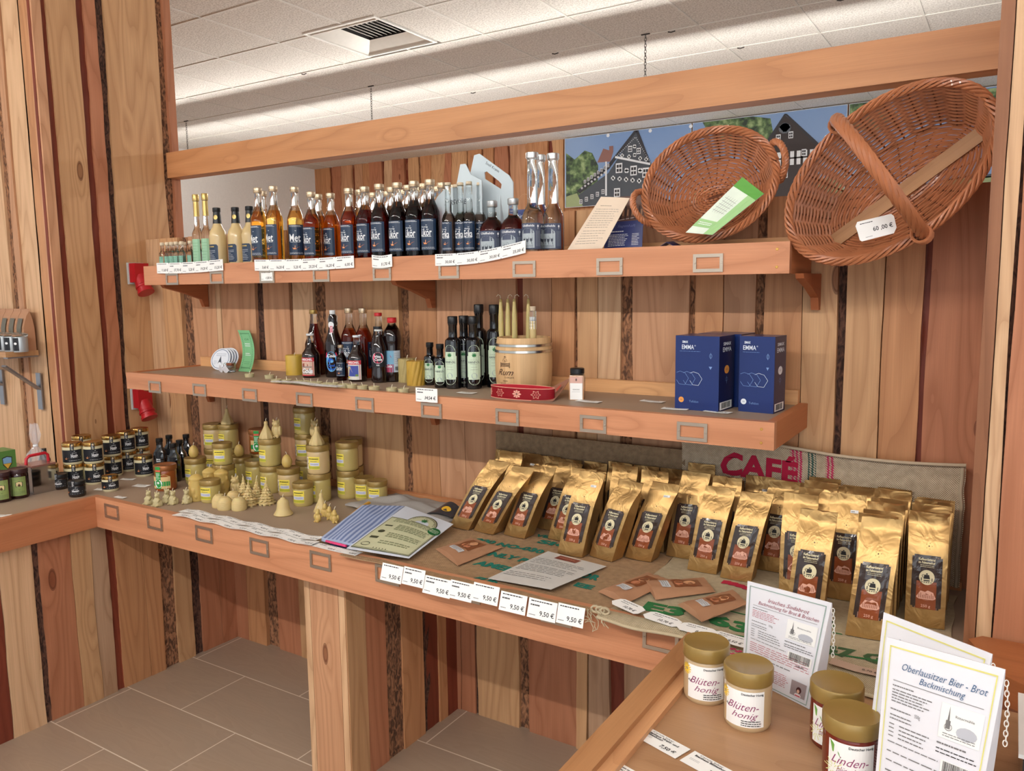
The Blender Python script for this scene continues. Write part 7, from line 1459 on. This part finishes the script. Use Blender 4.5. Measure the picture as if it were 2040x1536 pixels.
# ---------------------------------------------------------------- right wing goods
K_BL.put(axis(1405, 1408, C, .041), .10, 'pale Blütenhonig jar with gold lid beside the rail, rear one'); K_BL.put(axis(1488, 1462, C, .041), -.12, 'pale Blütenhonig jar with gold lid and yellow flower, front one')
K_LI.put(axis(1662, 1505, C, .041), -.2, 'dark Lindenblütenhonig jar standing behind the front one'); K_LI.put(axis(1690, 1578, C, .041), -.02, 'dark Lindenblütenhonig jar with gold lid at the bottom edge')
FLW = plain('flour_bag_white', (232, 232, 238), .35, var=.02); BLU_ = plain('ink_title_blue', (52, 92, 132), .5, var=0); PLM = plain('ink_title_plum', (150, 60, 80), .5, var=0); LIN = plain('ink_line_red', (190, 120, 130), .5, var=0); LCH = plain('chain_white', (232, 228, 220), .4)
def flour(L0, R0, LT_, RT_, base_z, Ht, name, label, draw, frame_c, backd=.055, tw=(.0, .13, 0)):
    """front panel through two base points, leaning a little back"""
    root = empty(name, (0, 0, 0)); tag(root, label, 'baking mix bag'); a, b = at(*L0, 'z', base_z), at(*R0, 'z', base_z); ex = Vector((b.x-a.x, b.y-a.y, 0)); W_ = ex.length; ex.normalize(); nn = Vector((ex.y, -ex.x, 0)); 
    lean = tw[1]; F = lambda x, z, d: Vector((a.x, a.y, base_z)) + ex*x*(1+tw[0]*z/Ht) + Vector((0, 0, z+tw[2]*x/W_*z/Ht)) - nn*(lean*z) + nn*(d+.002*math.sin(PI*x/W_)*math.sin(PI*min(1, z/Ht)))
    mb = MB(); mb.grid(lambda u, v: F(u*W_, v*Ht, 0), 8, 12, FLW)
    def Bk(u, v): dd = backd*math.sin(PI*min(1, .12+v*.88))**.6 if v < 1 else 0; dd = backd*(1-v**2.4)+.002; s_ = 1-.10*math.sin(PI*v)*abs(2*u-1)*.0; return F(u*W_*s_+W_*(1-s_)/2, v*Ht, -dd*(.55+.45*math.sin(PI*u)))
    mb.grid(Bk, 8, 12, FLW, flip=True)
    for u in (0, 1):
        for k in range(12): v0, v1 = k/12, (k+1)/12; q = [F(u*W_, v0*Ht, 0), Bk(u, v0), Bk(u, v1), F(u*W_, v1*Ht, 0)]; mb.poly(q if u == 0 else q[::-1], FLW)
    for k in range(8): u0, u1 = k/8, (k+1)/8; mb.poly([F(u0*W_, Ht, 0), F(u1*W_, Ht, 0), Bk(u1, 1), Bk(u0, 1)], FLW); mb.poly([F(u1*W_, 0, 0), F(u0*W_, 0, 0), Bk(u0, 0), Bk(u1, 0)], FLW)
    mb.build('bag_body', root, 60); mb = MB(); ik = Ink(mb, lambda x, y, d: F(x*W_, y*Ht, d), .0010)
    for x0, x1, y0, y1 in ((.04, .96, .955, .963), (.04, .96, .02, .028), (.04, .050, .02, .96), (.95, .96, .02, .96)): ik.rect(x0, x1, y0, y1, frame_c, 1, nx=8, ny=6)
    draw(ik); mb.build('printed_panel', root)
    q = F(W_*1.0, Ht*.93, -.004); mb = MB(); p = q.copy()
    for k in range(13):
        pts = []; ax = k % 2; 
        for j in range(10): th = 2*PI*j/10; pts.append(p+Vector(((.0024*math.sin(th) if not ax else .0006), (.0024*math.sin(th) if ax else 0), .0046*math.cos(th)))+ex*.003)
        mb.tube(pts, .0007, LCH, 4, closed=True); p += Vector((0, 0, -.0068))+ex*.0006*(k < 5)
    mb.build('ribbon_chain', root, 60); return F, W_
def body_print(ik, title1, title2, tcol, tx, hc, body2, s0=0):
    A = 1.0; ik.text(title1, .54, .865, .040, tcol, 2, w=tx[0], shear=.32, bold=-.004); ik.text(title2, .54, .810, .036, tcol, 2, w=tx[1], shear=.32, bold=-.004); ik.rect(.10, .90, .776, .779, INKG, 1)
    ik.lines(.10, .30, .735, .765, 1, INKG, 1, w=.006, rag=0, seed=1+s0); ik.lines(.10, .48, .655, .735, 5, hc, 1, w=.0055, rag=.25, seed=2+s0); ik.text('550g', .36, .618, .020, INKG, 2); ik.lines(.10, .30, .605, .63, 1, INKG, 1, w=.006, rag=0, seed=3+s0)
    ik.lines(.10, .32, .555, .595, 2, INKG, 1, w=.006, rag=.1, seed=4+s0); ik.lines(.10, .15, .455, .545, 4, INKG, 1, w=.006, rag=0, seed=5+s0); ik.lines(.20, .52, .455, .545, 4, INKG, 1, w=.006, rag=.3, seed=6+s0)
    ik.rect(.56, .92, .565, .75, PAP, 1, nx=3); ik.poly([(.625, .66), (.635, .74), (.645, .66)], INKG, 2); ik.rect(.615, .655, .62, .665, INKG, 2, nx=1); ik.text('Rittermühle', .77, .695, .014, INK, 2, w=.16); ik.oval(.80, .62, .09, .035, plain('ink_mist', (190, 192, 200), .6), 2, 14); ik.ring(.64, .63, .035, .02, .004, INKG, 3, 10); ik.lines(.60, .90, .575, .60, 2, INKG, 3, w=.004, rag=.5)
    ik.lines(.56, .82, .52, .55, 1, INKG, 1, w=.008, rag=0, seed=8); ik.lines(.56, .92, .475, .515, 2, INK, 1, w=.005, rag=.1, seed=9); ik.rect(.62, .92, .365, .452, PAP, 1, nx=2); ik.barcode(.64, .90, .375, .448, INK, 2); ik.text(body2[0], .79, .340, .014, INK, 2, bold=.03)
    ik.lines(.10, .60, .425, .44, 1, INKG, 1, w=.005, rag=.1); ik.lines(.10, .92, .30, .405, body2[1], hc, 1, w=.006, rag=.12, seed=12+s0); ik.lines(.10, .70, .255, .28, 1, INKG, 1, w=.008, rag=.1, seed=13+s0); ik.lines(.10, .45, .225, .25, 1, INK, 1, w=.008, rag=0, seed=14+s0); ik.lines(.10, .70, .08, .21, 7, body2[2], 1, w=.006, rag=.1, seed=15+s0)
GM_ = plain('photo_grey', (158, 144, 146), .5)
def dsoda(ik):
    body_print(ik, 'Irisches Sodabrot', 'Backmischung für Brot & Brötchen', PLM, (.50, .74), LIN, ('24 APR 2025', 5, LIN)); ik.rect(.72, .92, .06, .20, GM_, 1, nx=2)
    ik.oval(.83, .125, .035, .032, plain('ink_hair', (70, 30, 34), .6), 2, 12); ik.oval(.825, .115, .018, .018, plain('ink_skin', (226, 180, 156), .6), 3, 12); ik.oval(.825, .075, .045, .020, plain('ink_blouse', (236, 226, 226), .6), 3, 12); ik.rect(.79, .86, .066, .076, plain('ink_pinkred', (206, 50, 80), .6), 4, nx=1)
def dbier(ik): body_print(ik, 'Oberlausitzer Bier - Brot', 'Backmischung', BLU_, (.74, .40), INKG, ('16 FEB 2025', 2, INK), 30); ik.rect(.70, .90, .02, .13, GM_, 1, nx=2)
flour((1478, 1345), (1612, 1413), None, None, C+.001, .193, 'flour_bag', 'white Irisches Sodabrot baking mix bag with green frame', dsoda, plain('frame_sage', (150, 172, 164), .5), tw=(.20, .05, .018))
flour((1738, 1612), (1930, 1715), None, None, C+.001, .262, 'flour_bag', 'white Oberlausitzer Bier-Brot baking mix bag with yellow frame, front one', dbier, plain('frame_yellow', (226, 220, 130), .5), tw=(.16, .07, .012))
flour((1722, 1545), (1893, 1640), None, None, C+.001, .262, 'flour_bag', 'white Oberlausitzer Bier-Brot baking mix bag with yellow frame, rear one', dbier, plain('frame_yellow', (226, 220, 130), .5), tw=(.2, .12, -.004))
for k, (px, py, pr_, w_) in enumerate(((1318, 1480, '7,50 €', 'upper'), (1400, 1522, '7,50 €', 'middle'))):
    p = at(px, py, 'z', C+.001); mb = MB(); w, h = .090, .040; mb.X = Matrix.Translation((p.x+.014*k, p.y-.006*k, C+.0015)) @ Matrix.Rotation(R(-18), 4, 'Z'); ik = Ink(mb, lambda x, y, d: Vector((x-w/2, y-h/2, d+.001)), .0003); mb.grid(lambda u, v: (-w/2+w*u, -h/2+h*v, .001), 2, 1, PAP, thick=.0008)
    ik.text('Carola Inker', w*.42, h*.88, .0042, INK, 1, w=w*.5); ik.text(['Bienhaus Wald- und', 'Bienhaus Blütenhonig'][k], w*.46, h*.73, .0048, INK, 1, w=w*.72, bold=.03); ik.text('Blütenhonig', w*.3, h*.58, .0048, INK, 1, w=w*.4, bold=.03) if k == 0 else None; ik.lines(w*.08, w*.3, h*.35, h*.5, 2, INKG, 1, w=.0007); ik.text(pr_, w*.90, h*.25, .0085, INK, 1, al='r', bold=.02, shear=.1)
    tag(mb.build('price_label'), w_+' white price label 7,50 € lying on the oak counter', 'price label', 'honey price labels on the oak counter')
slip(1228, 1534, C, .09, .038, -.3, 'white price label cut by the bottom picture edge', '7,50 €', 'price_label')
# ================================================================ far room: photo banners
def banner(x0p, x1p, label, draw, z0, z1=ZC-.012):
    x0, x1 = at(x0p, 250, 'y', FY-.06).x, at(x1p, 220, 'y', FY-.06).x; y = FY-.075; mb = MB(); SKY = draw[0]
    mb.box(x0, x1, y, y+.006, z0, z1, plain('banner_white', (226, 226, 226), .5)); ik = Ink(mb, lambda x, z, d: Vector((x, y-d, z)), .001, .0015)
    P_ = lambda px, py: (lambda q: (min(x1-.005, max(x0+.005, q.x)), min(z1-.005, max(z0+.005, q.z))))(at(px, py, 'y', y))
    ik.rect(x0+.004, x1-.004, z0+.004, z1-.004, SKY, 0, nx=2); draw[1](ik, P_); return tag(mb.build('photo_banner'), label, 'banner')
TRE = None
m, nt, b = nmat('printed_foliage'); L = nt.links; tc = nd(nt, 'ShaderNodeTexCoord'); no = nd(nt, 'ShaderNodeTexNoise'); no.inputs['Scale'].default_value = 14; no.inputs['Detail'].default_value = 5; L.new(tc.outputs['Object'], no.inputs['Vector']); L.new(ramp(nt, no.outputs[0], [(.38, sl((34, 52, 40))), (.52, sl((84, 112, 66))), (.66, sl((150, 172, 120)))]), b.inputs['Base Color']); TRE = m
m, nt, b = nmat('printed_sky'); L = nt.links; tc = nd(nt, 'ShaderNodeTexCoord'); no = nd(nt, 'ShaderNodeTexNoise'); no.inputs['Scale'].default_value = .9; L.new(tc.outputs['Object'], no.inputs['Vector']); L.new(mix(nt, no.outputs[0], sl((96, 132, 186)), sl((150, 176, 210))), b.inputs['Base Color']); SKYM = m
SL_ = plain('print_slate', (74, 80, 88), .6); SLD = plain('print_roof', (52, 52, 58), .6); WHT = plain('print_white', (226, 230, 234), .6, var=0); DKB = plain('print_timber', (58, 50, 50), .6); GRA = plain('print_grass', (150, 164, 120), .6); RFR = plain('print_redroof', (140, 100, 92), .6); SL2 = plain('print_slate_light', (96, 102, 110), .6)
def win(ik, P_, px, py, s):
    a, b_ = P_(px-s*.5, py-s*.7), P_(px+s*.5, py+s*.7); ik.rect(a[0], b_[0], b_[1], a[1], WHT, 6, nx=1); w, h = b_[0]-a[0], a[1]-b_[1]
    for i in (0, 1):
        for j in (0, 1): ik.rect(a[0]+w*(.14+.40*i), a[0]+w*(.46+.40*i), b_[1]+h*(.12+.42*j), b_[1]+h*(.42+.42*j), SLD, 7, nx=1)
def flower(ik, P_, px, py, s, plus=False):
    for k in range(4): a = PI/4+PI/2*k if not plus else PI/2*k; ik.oval(*P_(px+s*math.cos(a)*.6, py+s*math.sin(a)*.6), .012*s/3, .014*s/3, WHT, 6, 6)
    ik.oval(*P_(px, py), .008*s/3, .008*s/3, WHT, 6, 6)
def d1(ik, P_):
    ik.poly([P_(1128, 305), P_(1145, 318), P_(1165, 300), P_(1180, 305), P_(1192, 330), P_(1190, 415), P_(1128, 415)], TRE, 1)
    ik.poly([P_(1140, 398), P_(1212, 345), P_(1262, 268), P_(1268, 262), P_(1302, 345), P_(1310, 415), P_(1140, 415)], SL_, 2)
    ik.poly([P_(1190, 324), P_(1202, 296), P_(1222, 302), P_(1216, 322)], RFR, 1); ik.rect(*[f_ for f_ in (P_(1214, 300)[0], P_(1222, 300)[0], P_(1216, 304)[1], P_(1218, 291)[1])], RFR, 3)
    ik.poly([P_(1150, 380), P_(1210, 330), P_(1264, 260), P_(1270, 261), P_(1214, 336), P_(1156, 386)], SLD, 3); ik.poly([P_(1266, 260), P_(1272, 260), P_(1305, 346), P_(1300, 348)], SLD, 3)
    for k in range(14): t = k/13; flower(ik, P_, 1228+37*t, 313-38*t, .8); flower(ik, P_, 1268+28*t, 275+48*t, .8)
    a, b_ = P_(1226, 313), P_(1296, 327); ik.line(a[0], a[1], b_[0], b_[1], .022, WHT, 5)
    for px, py in ((1256, 297), (1273, 301)): win(ik, P_, px, py, 8)
    for px in (1240, 1254, 1276, 1288): flower(ik, P_, px, 310+.16*(px-1240), 3, True)
    flower(ik, P_, 1265, 292, 3); flower(ik, P_, 1265, 309, 3)
    for px, py in ((1234, 335), (1263, 340), (1287, 344)): win(ik, P_, px, py, 13)
    for px in (1249, 1276): flower(ik, P_, px, 340, 4)
    for k in range(6): flower(ik, P_, 1222+13*k, 355+1.4*k, 3.5, True)
    ik.line(*P_(1208, 322), *P_(1208, 390), .02, WHT, 5)
    for k in range(8): flower(ik, P_, 1160+6.5*k, 375-4.4*k, 1.8, True); win(ik, P_, 1166+6.6*k, 362-4.6*k, 4.5)
    for k in range(5): win(ik, P_, 1158+11*k, 402-5*k, 6)
    win(ik, P_, 1230, 384, 12); ik.poly([P_(1128, 392), P_(1150, 385), P_(1162, 415), P_(1128, 415)], GRA, 5)
    for px in (1212, 1296, 1380): ik.oval(*P_(px, 270-(px-1212)*.11), .02, .02, WHT, 5, 8)
def d2(ik, P_):
    ik.poly([P_(1400, 240), P_(1455, 233), P_(1500, 232), P_(1535, 236), P_(1540, 262), P_(1525, 285), P_(1470, 300), P_(1410, 262)], TRE, 1)
    ik.poly([P_(1528, 282), P_(1564, 229), P_(1630, 288), P_(1630, 400), P_(1528, 400)], DKB, 2)
    ik.poly([P_(1524, 286), P_(1563, 227), P_(1567, 227), P_(1530, 288)], SLD, 3); ik.poly([P_(1563, 227), P_(1568, 227), P_(1634, 288), P_(1628, 292)], SLD, 3)
    ik.rect(P_(1540, 305)[0], P_(1626, 305)[0], P_(1540, 332)[1], P_(1540, 305)[1], WHT, 3, nx=1)
    for k in range(7): x = P_(1546+13*k, 305)[0]; ik.rect(x-.012, x+.012, P_(1540, 332)[1], P_(1540, 305)[1], DKB, 4, nx=1)
    ik.rect(P_(1540, 305)[0], P_(1626, 305)[0], P_(1540, 320)[1], P_(1540, 317)[1], DKB, 4, nx=1)
    for px, py in ((1551, 275), (1576, 269), (1565, 310), (1602, 304), (1565, 348), (1598, 342)): win(ik, P_, px, py, 9)
    for k in range(6): a = R(30+24*k); ik.line(*P_(1564, 262), *P_(1564+11*math.cos(a), 258-13*math.sin(a)), .025, SL2, 5)
    ik.oval(*P_(1564, 256), .06, .05, SL2, 5, 10); ik.poly([P_(1380, 380), P_(1690, 350), P_(1690, 420), P_(1380, 420)], GRA, 1)
def d3(ik, P_):
    ik.poly([P_(1692, 206), P_(1760, 197), P_(1790, 230), P_(1740, 262), P_(1692, 258)], TRE, 1); ik.poly([P_(1900, 185), P_(1985, 175), P_(1985, 240), P_(1960, 250), P_(1930, 232)], TRE, 1)
    ik.poly([P_(1930, 352), P_(1985, 345), P_(1985, 352), P_(1930, 358)], SL_, 1); ik.poly([P_(1880, 358), P_(1985, 350), P_(1985, 400), P_(1880, 400)], GRA, 1)
zb_ = at(1130, 414, 'y', FY-.07).z
banner(1126, 1379, 'photo banner of a slate-clad half-timbered house with white ornaments', (SKYM, d1), zb_)
banner(1381, 1689, 'photo banner of a dark gabled half-timbered house behind the baskets', (SKYM, d2), 2.25)
banner(1691, 2120, 'photo banner with trees and sky behind the large oval basket', (SKYM, d3), 2.2)
# metal clips in the ceiling joints
for k, (i, j, dx) in enumerate(((5, 1, .2), (6, 1, .45), (3, 2, .3), (8, 0, .3), (8, 1, .25), (7, 2, .1), (2, 0, .2), (1, 3, .3))):
    mb = MB(); x, y = GX+TT*i+dx, GY+TT*j; mb.tube([(x-.03, y, ZC-.008), (x-.01, y, ZC-.014), (x+.02, y, ZC-.010)], .004, CM, 5)
    tag(mb.build('ceiling_clip'), 'small dark metal clip in a ceiling grid joint', 'clip', 'ceiling clips')
